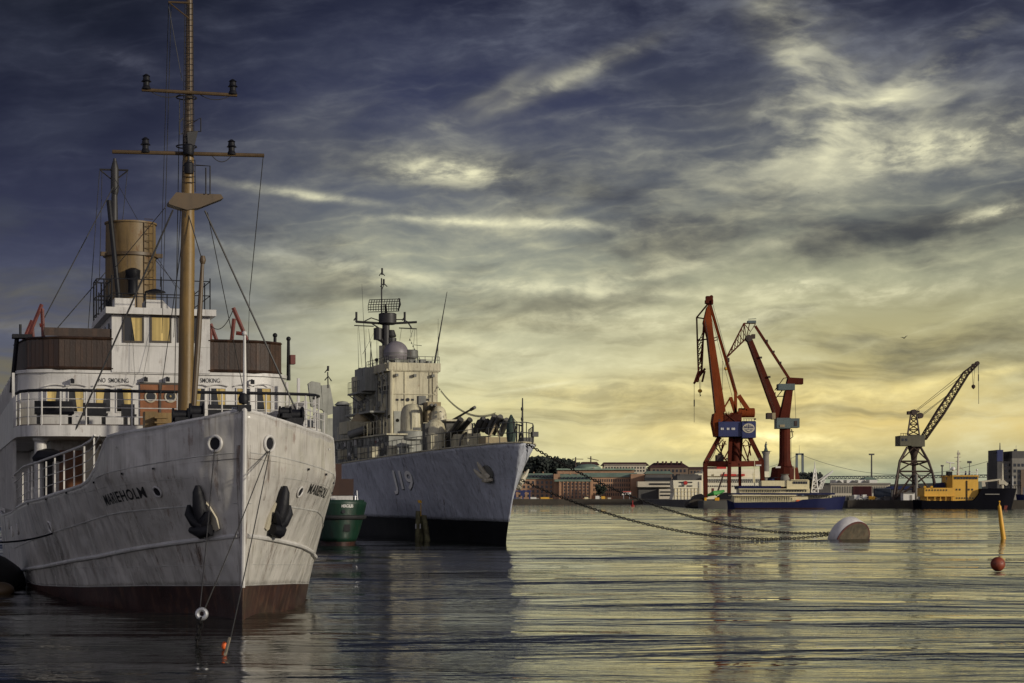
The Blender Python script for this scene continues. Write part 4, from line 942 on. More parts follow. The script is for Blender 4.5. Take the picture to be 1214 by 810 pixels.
# midships: raft cylinder, dome, shield, funnel, radar screens behind the white ship's bow
MB().path([WS.at(414, 516, 23), WS.at(434, 509, 22.3)], [.28, .28], 12).build('life_raft_canister', m_navydk, war)
blk(23.4, 411, 441, 500, 514, 2.4, m_navysup, 'signal_deck')
a = WS.at(428, 504, 24.2); r = 12 * WS.world(a).y / F
MB().sphere(a, r, 24, 14, (1, 1, 1.25)).build('director_dome', m_tan, war)
blk(25, 441, 462, 490, 515, 2.5, m_gun, 'gun_tub')
c = WS.at(406, 545, 34); r = 11.5 * WS.world(c).y / F
fz = WS.at(406, 482, 34).z
MB().lathe([(r, 5), (r, fz), (r * .9, fz), (r * .85, fz - 1)], (34, c.y, 0), 24).lathe([(r * .5, fz), (r * .85, fz + .1), (r * .5, fz + .35), (.02, fz + .4)], (34, c.y, 0), 20).build('funnel', m_navymid, war)
sc = thing
for pts, m in ((((365.5, 455), (370, 452), (380, 454), (383, 486), (369, 482)), m_navymid), (((381, 457), (391, 456), (397.5, 490), (386, 493), (383, 486)), m_navymid), (((372, 453), (381, 457), (384, 487), (377, 484)), m_navydk)):
    fixn(MB().prism([WS.at(x, y, 38 + (0 if m is m_navymid else .25)) for x, y in pts], (.35, 0, 0)).build('funnel_cowl', m, war))
MB().path([WS.at(389, 460, 38), WS.at(388.5, 441, 38)], .05, 6).path([WS.at(389, 434, 38), WS.at(388.8, 440, 38)], .09, 6).path([WS.at(385, 451, 38), WS.at(389, 446, 38), WS.at(393, 452, 38)], .05, 5).path([WS.at(385, 442, 38), WS.at(388, 438, 38)], .04, 5).build('cowl_antenna', m_mast, war)
MB().path([WS.at(380, 520, 38), WS.at(381, 490, 38)], .5, 8).build('cowl_support', m_navymid, war)
ml = MB(); zz = WS.at(400, 545, 33).z
MB().box2((40, -3, 4.6), (62, 3, 7)).box2((44, -2, 7), (58, 2, 9.0)).build('after_house', m_navymid, war)

rq = random.Random(12); out_ = []
for _ in range(22):
    q = rq.uniform(.5, 22); z0_ = rq.choice((wz(q) - .1, wz(q) - .1, 3.1, 2.6)); ln = rq.uniform(.5, 1.8); wd_ = rq.uniform(.06, .2)
    m = MB(); m.loft([[wp(q + e * wd_ * (1 - .6 * k / 8) / 2, z0_ - ln * k / 8, 1, .006) for e in (-1, 1)] for k in range(9)]); out_.append(m)
parts('rust_run', m_run, war, out_, 60)
for q in (4.2, 8.2, 12.5, 17): MB().path([wp(q, lerp(1.4, wz(q) - .1, k / 10), 1, 0) for k in range(11)], .010, 4).build('plate_seam', m_navy, war)
# ================================================================ green tug tucked in behind the white bow
TG = Ship(404, 646, 8)
tug = thing('tug', 'small green tug boat with brown deckhouse between the white and grey ships', 'tug', TG.O, TG.rz)
TB = [(0, .3), (.3, .92), (.8, 1.30), (1.6, 1.55), (3, 1.7), (9, 1.75), (12, 1.4), (14, .2)]
def tp(s, z, side):
    t = z / 2.6; b = interp(TB, s) * (lerp(.55, 1.0, max(0, min(1, t)) ** .7)); return Vector((s - .25 * t + .1, side * b, z))
tst = [0, .15, .3, .5, .8, 1.2, 1.6, 2.2, 3, 5, 7, 9, 11, 12, 13, 14]
ztg = lambda s: interp([(0, 2.55), (4, 2.25), (9, 2.3), (14, 3.0)], s)
def tl(f0, f1, nz): 
    mb = MB(); mb.loft([[tp(s, lerp(f0(s), f1(s), k / nz), sd) for k in range(nz + 1)] for sd, ss in ((1, list(reversed(tst))), (-1, tst)) for s in ss]); return mb
th_ = fixn(tl(lambda s: .16, ztg, 10).build('hull', m_green, tug, 50)); so_ = th_.modifiers.new('plate', 'SOLIDIFY'); so_.thickness = .05
fixn(tl(lambda s: -.6, lambda s: .16, 4).build('boot_topping', m_red, tug, 50))
belt = [tp(s, 1.55, 1) * 1.0 for s in reversed(tst[:12])] + [tp(s, 1.55, -1) for s in tst[:12]]
MB().path([Vector((p.x - .03, p.y * 1.03, p.z)) for p in belt], .13, 8).build('rubber_belt', m_blacksat, tug)
MB().path([Vector((p.x - .02, p.y, p.z + .95)) for p in [tp(s, 1.55, 1) for s in reversed(tst[:12])] + [tp(s, 1.55, -1) for s in tst[:12]]], .05, 6).build('bulwark_cap', m_green, tug)
MB().loft([[Vector((s, -interp(TB, s) * .9, 1.75)), Vector((s, interp(TB, s) * .9, 1.75))] for s in tst[1:]]).build('deck', m_deck, tug)
a, b = TG.at(399, 588, 2.2), TG.at(418.5, 568, 2.2)
MB().box2((2.2, b.y, 1.75), (6.5, 1.5, a.z)).build('white_casing', m_white, tug)
MB().box2((2.15, b.y - .03, a.z + .02), (6.6, 1.55, b.z)).build('brown_deckhouse', m_rustbrn, tug)
a, b = TG.at(388, 568, 4), TG.at(405, 550, 4); MB().box2((4, b.y, a.z - .05), (6, a.y, b.z)).build('funnel_casing', m_rustbrn, tug)
MB().path([TG.at(424, 596, 1), TG.at(423, 582, 1), TG.at(419, 585, 1.3)], .04, 6).tube(TG.at(421, 596, .8), TG.at(421, 588, .8), .06).build('towing_rail', m_galv, tug)
vs, fs, w = text_mesh('HERCULES', .17); a = TG.at(405, 599, 0)
mb = MB()
def thull(y, z):                                   # stern surface x for a lateral position
    best = min(((abs(tp(s, z, 1).y - abs(y)), s) for s in [k * .01 for k in range(160)]), key=lambda q: q[0]); return tp(best[1], z, 1).x - .03
a2 = TG.at(418.5, 597, .3)
mb.add([(thull(lerp(a.y, a2.y, x / w), 2.1 + y), lerp(a.y, a2.y, x / w), 2.12 + y) for x, y in vs], fs); mb.build('name_lettering', m_lettw, tug, 0)
MB().lathe([(.1, -.03), (.1, .05)], (thull(TG.at(407, 605, .2).y, 1.9) + .02, TG.at(407, 605, .2).y, 1.88), 12, Matrix.Rotation(math.radians(-90), 3, 'Y')).build('porthole', m_glass, tug)
MB().box((thull(TG.at(411, 630, .3).y, .9), TG.at(411, 630, .3).y, .95), (.15, .35, .4)).build('stern_fender', m_blacksat, tug)

# ================================================================ pile cluster, buoys, chains
D0 = P(500, 642, F * H / (642 - HY))
dol = thing('mooring_dolphin', 'cluster of dark tarred mooring piles with a yellow lantern before the warship', 'mooring piles', D0)
def pp(x, y, dY=0): return P(x, y, D0.y + dY)
for (xa, ya, xb, yb, r, dY) in ((494.5, 660, 495.8, 606, .16, 0), (499.5, 660, 499.3, 610.5, .16, .3), (509.5, 660, 502.5, 611, .17, -.2), (505, 660, 501, 612, .15, .8)):
    MB().path([pp(xa, ya, dY), pp(lerp(xa, xb, .5), lerp(ya, yb, .5), dY), pp(xb, yb, dY)], [r * 1.1, r, r * .95], 12).build('pile', m_pile, dol)
MB().path([pp(499, 612), pp(499, 597)], .025, 6).box(pp(498, 595.5), (.22, .2, .1)).lathe([(.12, 0), (.12, .1)], pp(497.3, 595), 10).build('lantern', m_lampw, dol)
for x, y in ((504, 616), (493, 624), (498.2, 624)): MB().box(pp(x, y, -.25), (.07, .05, .3)).build('white_marker', m_white, dol)
# white mooring buoy: a squat drum lying tilted in the water
bo = P(1006, 641, F * H / (640.5 - HY)); k = bo.y / F
by = thing('mooring_buoy', 'big tilted white mooring buoy with rust stained round face', 'mooring buoy', bo)
# axis of the drum points to the right, up a little towards the camera
ax = Vector((.50, -.76, -.42)).normalized(); rm = Vector((0, 0, 1)).rotation_difference(ax).to_matrix()
cb = P(1010, 642, bo.y) ; Rb = 26 * k
MB().lathe([(Rb * .8, -.86), (Rb * .97, -.80), (Rb * 1.01, -.72), (Rb * 1.02, -.05), (Rb, 0.0)], cb, 40, rm).build('drum', m_buoyw, by)
MB().lathe([(Rb * 1.0, 0), (Rb * 1.012, .01), (Rb * 1.012, .06), (Rb * .93, .07)], cb, 40, rm, cap=False).build('rim_band', m_buoyr, by)
MB().lathe([(Rb * .95, .03), (Rb * .93, .09), (Rb * .3, .12), (.05, .13)], cb, 40, rm).build('face', m_buoyface, by)
# red ball float and yellow spar
rb = P(1183, 667.5, F * H / (676 - HY)); rr = 8.6 * rb.y / F
bl = thing('ball_buoy', 'rust red ball buoy floating in front of the yellow spar', 'buoy', (rb.x, rb.y, 0))
MB().sphere((rb.x, rb.y, rr * .82), rr, 28, 18).build('ball', m_ball, bl)
MB().path([(rb.x - rr * 1.0, rb.y - .02, rr * .72), (rb.x - rr * .5, rb.y - rr * .86, rr * .95), (rb.x + rr * .35, rb.y - rr * .92, rr * 1.12), (rb.x + rr * .98, rb.y, rr * .9)], .012, 5).build('seam', m_redox, bl)
ys = P(1190, 641, F * H / (641 - HY)); k = ys.y
sp_ = thing('spar_buoy', 'leaning thin yellow spar buoy with small topmark', 'buoy', ys)
MB().path([P(1190.3, 655, k), P(1190, 641, k), P(1186.8, 618, k), P(1184.8, 600, k)], [.16, .155, .14, .11], 14).build('spar', m_yel, sp_)
MB().lathe([(.09, 0), (.05, .08), (.03, .12), (.03, .22), (.08, .25), (.03, .33)], P(1184.8, 600, k), 10).build('topmark', m_yel, sp_)
# chains from the grey bow to the buoy
bpt = P(983, 632, bo.y + .2)
for a, b, sag, nm in ((WS.world(wp(.2, 5.7, -1, .05)), bpt, 1.45, 'upper dark chain from the grey warship deck edge out to the white buoy'), (WS.world(wp(2.4, 3.7, -1, .2)), bpt + Vector((0, -.1, -.12)), 1.38, 'lower dark chain from the grey warship anchor hawse out to the white buoy')):
    pts = bez(a, b, sag, 60); pts = [Vector((p.x, p.y, max(p.z, .03))) for p in pts]
    c = link_chain(MB(), pts, .23, .13, .030).build('mooring_chain', m_chain, None, origin=a); tag(c, nm, 'chain', 'chains from the warship to the buoy')
# ================================================================ far shore
def Yw(y): return F * H / (y - HY)                # distance of a waterline pixel row
def fbox(x0, x1, y0, y1, Y, depth, z0=None):
    a, b = P(x0, y1, Y), P(x1, y0, Y); lo = (a.x, Y, a.z if z0 is None else z0); hi = (b.x, Y + depth, b.z); return lo, hi
def fb(mb, x0, x1, y0, y1, Y, depth, z0=None):
    lo, hi = fbox(x0, x1, y0, y1, Y, depth, z0); return mb.box2(lo, hi)
def wins(root, x0, x1, y0, y1, nx, ny, Y, fx=.5, fy=.6, m=m_winfar, skip=lambda i, j: False):
    first = None; dx, dy = (x1 - x0) / nx, (y1 - y0) / ny
    for j in range(ny):
        for i in range(nx):
            if skip(i, j): continue
            cx_, cy_ = x0 + (i + .5) * dx, y0 + (j + .5) * dy
            if first is None:
                mb = MB(); fb(mb, cx_ - dx * fx / 2, cx_ + dx * fx / 2, cy_ - dy * fy / 2, cy_ + dy * fy / 2, Y - .08, .1)
                first = mb.build('window', m, root, 0); f0 = P(cx_, cy_, Y)
            else:
                o = first.copy(); COL.objects.link(o); o.location = Vector(first.location) + (P(cx_, cy_, Y) - f0)
def building(name, label, cat, x0, x1, y0, y1, Y, depth, mw, group=None, z0=1.0):
    a = P((x0 + x1) / 2, y1, Y); t = thing(name, label, cat, (a.x, Y, z0), group=group)
    mb = MB(); fb(mb, x0, x1, y0, y1, Y, depth, z0); mb.build('wall', mw, t, 0); return t
def hiproof(root, x0, x1, yb, yt, Y, depth, m, inset=.25, over=1, ridge=None):
    a, b = P(x0 - over, yb, Y), P(x1 + over, yb, Y); zt_ = P(0, yt, Y).z; w = b.x - a.x; ix = w * inset; iy = depth * .35 if ridge is None else ridge
    lo = [(a.x, Y - .4, a.z), (b.x, Y - .4, a.z), (b.x, Y + depth, a.z), (a.x, Y + depth, a.z)]
    hi = [(a.x + ix, Y + iy, zt_), (b.x - ix, Y + iy, zt_), (b.x - ix, Y + depth - iy, zt_), (a.x + ix, Y + depth - iy, zt_)]
    return MB().add(lo + hi, [(0, 1, 5, 4), (1, 2, 6, 5), (2, 3, 7, 6), (3, 0, 4, 7), (4, 5, 6, 7), (3, 2, 1, 0)]).build('roof', m, root, 0)
YL = Yw(598)                                       # left bank water's edge (about 610 m)
gz = 1.75
# ground of the left bank and hill
g = MB(); g.box2((-60, YL, -2), (400, YL + 1.2, gz)); tag(g.build('quay_wall', m_quay, None, 0), 'long dark stone quay wall below the brown brick buildings', 'quay wall')
g = MB(); g.box2((-900, YL + 1.2, -2), (2600, 6500, gz - .3)); tag(g.build('ground', m_ground, None, 0), kind='structure')
rng = random.Random(3)
hill = MB(); nx, ny = 40, 14; rows = []
def hz(px_, v): return interp([(560, 24), (610, 34), (640, 42), (668, 40), (690, 34), (720, 34), (780, 36), (820, 34), (870, 27), (930, 8), (960, 0)], px_) * math.sin(min(1, v * 1.6) * math.pi / 2)
Yh0 = 830
for j in range(ny):
    v = j / (ny - 1); rows.append([Vector(((520 + 460 * i / nx - CX) * (Yh0 + 420 * v) / F, Yh0 + 420 * v, .8 + hz(520 + 460 * i / nx, v) * .50 + rng.uniform(-.6, .6))) for i in range(nx + 1)])
hill.loft(rows); tag(hill.build('hill', m_hill, None, 40), kind='structure')
# wood on the hill: one far-off mass of leaf clumps
wd = MB(); r = random.Random(11)
def clump(mb, c, s, r, n, leaf):
    for _ in range(n):
        d = Vector((r.gauss(0, 1), r.gauss(0, 1), r.gauss(0, 1))); d = d.normalized() * (r.random() ** .4)
        p = c + Vector((d.x * s[0], d.y * s[1], d.z * s[2])); u = Vector((r.gauss(0, 1), r.gauss(0, 1), r.gauss(0, 1))).normalized(); v = u.orthogonal().normalized()
        k = leaf * r.uniform(.6, 1.4); mb.add([p + u * k, p + v * k, p - u * k * .8, p - v * k], [(0, 1, 2, 3)])
for k in range(150):
    x = r.uniform(590, 695) if k < 130 else r.uniform(695, 860); Yv = r.uniform(900, 1130)
    yy = interp([(590, 554), (612, 545), (620, 542), (638, 540.5), (660, 543), (676, 545), (690, 550), (720, 556), (860, 559)], x)
    top = P(x, yy + r.uniform(-1, 9), Yv); s = r.uniform(3, 5.5); clump(wd, top - Vector((0, 0, s)), (s, s, s * 1.1), r, 130, .9)
for x, yt in ((660, 541.5), (667, 543), (674, 545), (637.5, 541.8), (646, 545)):
    top = P(x, yt, 900); clump(wd, top - Vector((0, 0, 4)), (2.6, 2.6, 4), r, 150, .8)
tag(wd.build('wood', m_leaf, None, 0), 'dark wooded hill behind the brick buildings beside the grey bow', 'wood', kind='stuff')
# apartments on the hill
b = building('apartment_house', 'long pale apartment house with dark red roof on the hill behind the brick offices', 'building', 716, 766, 551, 566, 860, 14, m_render)
hiproof(b, 714, 769, 552, 548, 860, 14, m_tile, .06); wins(b, 717, 765, 553, 560, 14, 2, 860)
b = building('apartment_house', 'short house with low dark red roof between two rooftop cranes', 'building', 690, 708, 551, 566, 850, 12, m_brownrender)
hiproof(b, 689, 710, 551.5, 547.5, 850, 12, m_tile, .12); wins(b, 691, 707, 552.5, 559, 6, 2, 850)
b = building('apartment_house', 'tall brown apartment house with dormered hip roof left of the orange crane', 'building', 771, 816, 554, 582, 800, 16, m_brownrender)
rf = hiproof(b, 770, 817, 554.5, 548.5, 800, 16, m_tile, .16); wins(b, 773, 814, 555.5, 578, 9, 4, 800)
for x in (780, 786, 790, 796, 803, 808): m = MB(); fb(m, x - .8, x + .8, 547, 550.5, 802, 3); m.build('chimney', m_tile, rf, 0)
b = building('apartment_house', 'low dark house with red roof behind the white ferry', 'building', 817, 858, 556, 575, 830, 12, m_brownrender)
hiproof(b, 816, 860, 556.5, 553.5, 830, 12, m_tile, .08); wins(b, 818, 857, 557.5, 562, 10, 1, 830)
for x, yt, lab in ((682.5, 542, 'thin rooftop crane mast above the trees, the left one'), (700.5, 541, 'thin rooftop crane mast with long jib, the right one')):
    m = MB().tube(P(x, 556, 840), P(x, yt, 840), .35, .3, 5).beam(P(x - 4, yt + 2.2, 840), P(x + 9, yt + 5 if x > 690 else yt + 2.5, 840), .3, .3)
    tag(m.build('tower_crane', m_cranebrn, None, 0, origin=P(x, 556, 840)), lab, 'crane', 'far tower cranes')
# brick offices with verdigris roofs
yb = 593
b = building('brick_building', 'brown brick warehouse nearest the grey bow with dormered green roof', 'building', 606, 657, 567.5, yb, 640, 26, m_brick, 'brick buildings on the far bank')
rf = hiproof(b, 606, 657, 568, 561, 640, 26, m_copper, .03, .3, 6); wins(b, 608, 656, 569.5, 590.5, 9, 4, 640, .45, .6)
m = MB(); [fb(m, 629 + i * 4.1, 631 + i * 4.1, 563, 566, 640.5, 3) for i in range(7)]; m.build('dormer', m_winfar, rf, 0)
b = building('brick_building', 'brown brick warehouse with steep green gable roof in the middle of the row', 'building', 662, 701, 570.5, yb, 634, 30, m_brick2, 'brick buildings on the far bank')
rf = hiproof(b, 657.5, 701, 571, 561.5, 634, 30, m_copper, .06, .3, 8); wins(b, 667, 699, 572, 591, 7, 5, 634, .36, .7)
m = MB(); [fb(m, 664 + i * 4.6, 665.6 + i * 4.6, 565.5, 568, 635.5, 3) for i in range(8)]; m.build('dormer', m_winfar, rf, 0)
m = MB(); [fb(m, 663 + i * 4.6, 663.7 + i * 4.6, 570.5, yb, 633.6, .5, 1.2) for i in range(9)]; m.build('pilasters', m_brick2, b, 0)
m = MB(); fb(m, 656.5, 664, 562, yb, 636, 24, 1.0); m.build('wall', m_brick, b, 0)
b = building('brick_building', 'longest brown brick office block with flat green cornice and many floors', 'building', 692, 757, 565.5, yb, 660, 26, m_brick2, 'brick buildings on the far bank')
hiproof(b, 690, 757, 566, 560.5, 660, 26, m_copper, .02, .3, 5); wins(b, 703, 755, 567, 589, 20, 4, 660, .45, .62)
m = MB(); fb(m, 748, 764.5, 562, yb, 656, 20, 1.0); m.build('wall', m_brick, b, 0)
m = MB(); fb(m, 661, 752, 556.5, 562, 690, 14, 1.0); m.build('upper_storey', m_brick, b, 0)
m = MB(); fb(m, 660, 753, 555.5, 557.3, 689, 15); m.build('upper_roof', m_copper, b, 0)
m = MB(); a = P(697, 557, 700); m.lathe([(5, 0), (4.8, 1), (2.5, 2), (.1, 2.2)], a, 16); m.build('copper_dome', m_copper, b)
for x, yt, Yc in ((668, 558.5, 641), (676, 559.2, 641), (684, 559, 641), (612, 559.5, 650), (622, 559.3, 650), (633, 559.6, 650), (644, 559.4, 650), (704, 554.3, 694), (715, 554, 694), (731, 554.5, 694), (745, 554.2, 694)):
    m = MB(); fb(m, x - .7, x + .7, yt, yt + 3.5, Yc, 1.2); m.build('chimney', m_brick, b, 0)
# modern offices and shed
b = building('modern_office', 'dark modern office building with pale striped upper floor beside the white ferry', 'building', 757, 797, 574, yb, 650, 20, m_concdk)
m = MB(); fb(m, 756, 798, 571, 577.5, 648, 22); m.build('pale_floor', m_render, b, 0)
m = MB(); fb(m, 765, 795, 563, 571, 652, 16); m.build('dark_floor', m_concdk, b, 0)
m = MB(); fb(m, 764, 796, 566.3, 569.6, 651.8, 1); m.build('ribbon_window', m_winfar, b, 0)
m = MB(); fb(m, 770, 796, 573, 575, 647.8, 1); m.build('ribbon_window', m_winfar, b, 0)
m = MB(); fb(m, 781.5, 797, 580, 592.5, 646, 8); w = m.build('white_wing', m_render, b, 0)
for y in (582.5, 586.5): m = MB(); fb(m, 783, 796, y, y + 1.6, 645.8, 1); m.build('ribbon_window', m_winfar, b, 0)
m = MB(); fb(m, 762, 781, 576, 579, 648.8, 1); m.build('ribbon_window', m_winfar, b, 0)
b = building('green_roof_house', 'low house with dull green roof above the modern office', 'building', 766, 795, 561.5, 572, 700, 10, m_brownrender); hiproof(b, 765, 797, 562, 558.5, 700, 10, m_copper, .1)
# tree on the quay
tr_ = thing('tree', 'round dark green tree standing before the long brick block', 'tree', P(711, 592, 628))
MB().path([P(711, 594, 628), P(711.3, 586, 628), P(711, 580, 628)], [.5, .38, .2], 8).tube(P(711, 585, 628), P(706, 579, 628), .22, .08, 5).tube(P(711, 585, 628), P(717, 580, 628.5), .22, .08, 5).build('trunk', m_bark, tr_)
cr = MB(); r = random.Random(5)
for _ in range(26):
    t = r.uniform(0, 6.28); q = r.random() ** .5; c = P(711.5 + 6.2 * q * math.cos(t), 580 + 6.0 * q * math.sin(t), 628 + r.uniform(-1.5, 1.5)); s = r.uniform(.35, .75); clump(cr, c, (s, s, s), r, 70, .20)
cr.build('crown', m_leaf2, tr_, 0)
# quayside clutter on the left bank
def simple(name, label, cat, x0, x1, y0, y1, Y, d, m, group=None, extra=None):
    mb = MB(); fb(mb, x0, x1, y0, y1, Y, d); a = P((x0 + x1) / 2, y1, Y); t = thing(name, label, cat, a, group=group); mb.build('body', m, t, 0)
    if extra: extra(t)
    return t
def vehicle(name, label, cat, x0, x1, y0, y1, Y, m, group=None, cab=None):
    t = thing(name, label, cat, P((x0 + x1) / 2, y1, Y), group=group); w = x1 - x0; h = y1 - y0
    mb = MB(); fb(mb, x0, x0 + w * .72, y0, y1 - h * .16, Y, 2.2); mb.build('body', m, t, 0)
    mb = MB(); fb(mb, x0 + w * .74, x1, y0 + h * .3, y1 - h * .16, Y + .1, 2.0); mb.build('cab', cab or m, t, 0)
    mb = MB(); fb(mb, x0 + w * .80, x1 - w * .03, y0 + h * .36, y0 + h * .58, Y + .02, .1); mb.build('window', m_winfar, t, 0)
    for q in (.15, .55, .85):
        c = P(x0 + w * q, y1 - h * .12, Y); MB().lathe([(h * .13 * Y / F, -.15), (h * .13 * Y / F, .15)], c, 12, Matrix.Rotation(math.radians(90), 3, 'X')).build('wheel', m_blacksat, t)
vehicle('truck_trailer', 'white truck trailer parked nearest the grey bow on the far quay', 'truck', 608, 619, 589.5, 594.5, 622, m_whitefar)
vehicle('truck_trailer', 'white truck trailer just right of the blue gantry on the far quay', 'truck', 628, 639, 589.5, 594.5, 622, m_whitefar)
vehicle('truck_trailer', 'long yellow truck trailer on the far quay', 'truck', 641, 655, 589.5, 594.5, 622, m_yelship)
vehicle('truck_trailer', 'small cream truck left of the quay tree', 'truck', 693, 699, 589.5, 594.5, 622, m_cream)
vehicle('truck_trailer', 'tall white truck below the quay tree', 'truck', 706, 712.5, 588, 594.5, 621, m_whitefar)
vehicle('truck_trailer', 'orange truck at the right foot of the quay tree', 'truck', 713, 719, 588.5, 594.5, 621, m_yelship)
vehicle('truck_trailer', 'small white and red truck right of the orange truck', 'truck', 720.5, 726, 590, 594.5, 622, m_render, None, m_redfar)
vehicle('parked_car', 'small blue car parked in front of the gabled warehouse', 'car', 671.5, 676, 591.8, 594.5, 620, m_shipblue)
r = random.Random(40)
car0 = None
for x, m_ in ((659, 0), (681, 0), (686, 0), (729, 0), (733, 0), (758, 0), (765, 0), (770, 0)):
    if car0 is None:
        car0 = thing('parked_car', 'small dark car parked along the far quay under the brick row', 'car', P(x, 594.2, 619), group='dark cars on the far quay'); a = P(x, 594.2, 619)
        c_ = MB(); c_.prism([a + Vector((dx, 0, dz)) for dx, dz in ((-.62, .08), (.62, .08), (.62, .28), (.4, .32), (.22, .52), (-.32, .52), (-.52, .32), (-.62, .3))], (0, .6, 0)); fixn(c_.build('body', m_concdk, car0, 0))
        for dx in (-.36, .36): MB().lathe([(.12, -.04), (.12, .64)], a + Vector((dx, .6, .1)), 10, Matrix.Rotation(math.radians(90), 3, 'X')).build('wheel', m_blacksat, car0)
    else: dup(car0, loc=P(x, 594.2, 619))
gt = thing('gantry', 'dark blue steel gantry standing on the far quay', 'gantry', P(619, 594, 619)); m = MB()
for x in (610.5, 620, 628): fb(m, x - .9, x + .9, 582, 594.5, 619, 1.2)
m.build('legs', m_craneblue, gt, 0); m = MB(); fb(m, 609, 630, 581.5, 583.2, 618.8, 1.8); m.build('beam', m_craneblue, gt, 0)
m = MB(); fb(m, 617, 622, 583.2, 588, 618.9, 1); m.build('hoist', m_craneblue, gt, 0)
bb = thing('billboard', 'white billboard with red and blue bands before the brick block', 'billboard', P(742, 592, 625)); m = MB(); fb(m, 737.5, 748, 582.5, 587, 625, .6); m.build('panel', m_whitefar, bb, 0)
m = MB(); fb(m, 737.6, 747.9, 582.6, 583.6, 624.9, .2); m.build('red_band', m_redfar, bb, 0); m = MB(); fb(m, 740, 746, 584.2, 585.2, 624.9, .2); m.build('blue_band', m_shipblue, bb, 0)
m = MB(); fb(m, 739, 739.7, 587, 594, 625.2, .4); fb(m, 746, 746.7, 587, 594, 625.2, .4); m.build('posts', m_galv, bb, 0)
mk = Yw(600.5); m = MB().lathe([(.5, -.2), (.6, 0), (.5, .3), (.15, .5), (.12, 1.3), (.3, 1.35), (.02, 1.6)], P(750, 600.5, mk), 14); tag(m.build('channel_buoy', m_redfar, None, origin=P(750, 600.5, mk)), 'tiny red channel buoy just behind the upper chain', 'buoy')

# ---------------------------------------------------------------- big white ferry
YF = 560
fr = thing('ferry', 'large white ferry with round red badge on its bow', 'ferry', (P(815, 598, YF).x, YF, 0))
m = MB(); A = [P(x, y, YF) for x, y in ((794, 599.3), (836, 599.3), (833, 588), (832, 569.5), (798, 569.5), (799, 585), (797, 593))]
m.prism(A, (0, 12, 0)); fixn(m.build('bow', m_ferry, fr, 0))
m = MB(); fb(m, 832, 905, 566, 599, YF + 3, 30, -1); fb(m, 833, 912, 559, 566, YF + 8, 22); fb(m, 838, 900, 556, 559, YF + 10, 18); fb(m, 824, 834, 561.5, 567.5, YF + 6, 16); m.build('hull', m_ferry, fr, 0)
m = MB(); fb(m, 803, 832, 563.5, 569.3, YF + 4, 16); fb(m, 806, 828, 562.3, 563.6, YF + 4, 14); m.build('bridge_deck', m_concdk, fr, 0)
m = MB(); fb(m, 794, 837, 593.5, 599, YF - .3, 8, -1); m.build('blue_waterline', m_shipblue, fr, 0)
wins(fr, 805, 811.5, 570.8, 573, 5, 1, YF - .1, .7); wins(fr, 814.5, 821, 570.8, 573, 5, 1, YF - .1, .7); wins(fr, 805, 811.5, 575, 577.5, 5, 1, YF - .1, .7); wins(fr, 814.5, 821, 575, 577.5, 5, 1, YF - .1, .7)
wins(fr, 838, 904, 570, 573, 26, 1, YF + 2.9, .4, .5); wins(fr, 836, 904, 575, 578, 26, 1, YF + 2.9, .4, .5)
c = P(812.8, 572.6, YF - .35); Rx = Matrix.Rotation(math.radians(90), 3, 'X'); r = 2.3 * YF / F
MB().lathe([(r, -.1), (r, .15)], c, 24, Rx).build('round_badge', m_redfar, fr); MB().lathe([(r * 1.06, -.1), (r * 1.06, .08), (r * .8, .08)], c, 24, Rx).build('badge_ring', m_shipblue, fr)
m = MB()
for x in (800, 804, 808, 812, 816, 820, 824, 828): fb(m, x - .15, x + .15, 579, 593, YF - .2, .3)
for y in (579, 583, 588): fb(m, 799, 830, y - .12, y + .12, YF - .2, .3)
m.build('plate_lines', m_cream, fr, 0)
m = MB(); fb(m, 829, 831.5, 571, 597, YF - .3, 1); m.build('corner_post', m_ferry, fr, 0)
for x in (836, 846.5, 856, 866, 876): m = MB(); fb(m, x, x + 7, 562, 564.5, YF + 6.5, 2.5); m.build('lifeboat', m_redfar if x > 850 else m_ferry, fr, 0)
m = MB(); fb(m, 850, 861, 553.5, 556, YF + 12, 10); m.build('red_funnel_top', m_redfar, fr, 0)
m = MB(); [fb(m, x, x + .5, 568, 570.5, YF + 2.8, .3) for x in range(835, 905, 2)]; m.build('promenade_openings', m_winfar, fr, 0)

# ---------------------------------------------------------------- monument column and suspension bridge
mo = thing('monument_column', 'stone lookout column crowned by a bronze statue between the orange cranes', 'monument', P(908, 575, 900))
q = 900 / F
MB().lathe([(6.2 * q, -14 * q), (5.4 * q, 0), (4.3 * q, 3 * q), (3.6 * q, 36 * q), (3.8 * q, 38 * q), (4.9 * q, 40 * q), (4.9 * q, 41.5 * q), (3, 42 * q)], P(908, 577, 900), 20).build('column', m_conc, mo)
MB().lathe([(4.4 * q, 0), (3.2 * q, 1 * q), (2.2 * q, 2 * q), (1.8 * q, 4 * q), (1.2 * q, 5 * q)], P(908, 536, 900), 14).build('capital', m_statue, mo)
MB().path([P(908, 531.5, 900), P(907.6, 529, 900), P(908, 526.5, 900), P(908.2, 525, 900)], [.5, .6, .45, .2], 8).sphere(P(908.3, 524.4, 900), .33, 8, 6).tube(P(907.6, 528, 900), P(909.8, 526.5, 900), .2, .12, 6).build('statue', m_statue, mo)
YB = 4600
br = thing('suspension_bridge', 'far hazy suspension bridge with twin legged pylon behind the cranes', 'bridge', P(948, 590, YB)); k = YB / F
def pylon(x, Y):
    s = Y / F; m = MB()
    for dx in (-3.7, 3.7): m.beam(P(x + dx, 590, Y), P(x + dx * .93, 538, Y), 2.7 * s, 2 * s)
    m.beam(P(x - 4.6, 538.5, Y), P(x + 4.6, 538.5, Y), 2 * s, 2 * s); m.tube(P(x - .4, 538, Y), P(x - .4, 528, Y), .25 * s, .15 * s, 5); return m.build('pylon', m_bridge, br, 0)
pylon(948, YB); YB2 = YB * .93; pylon(1205, YB2)
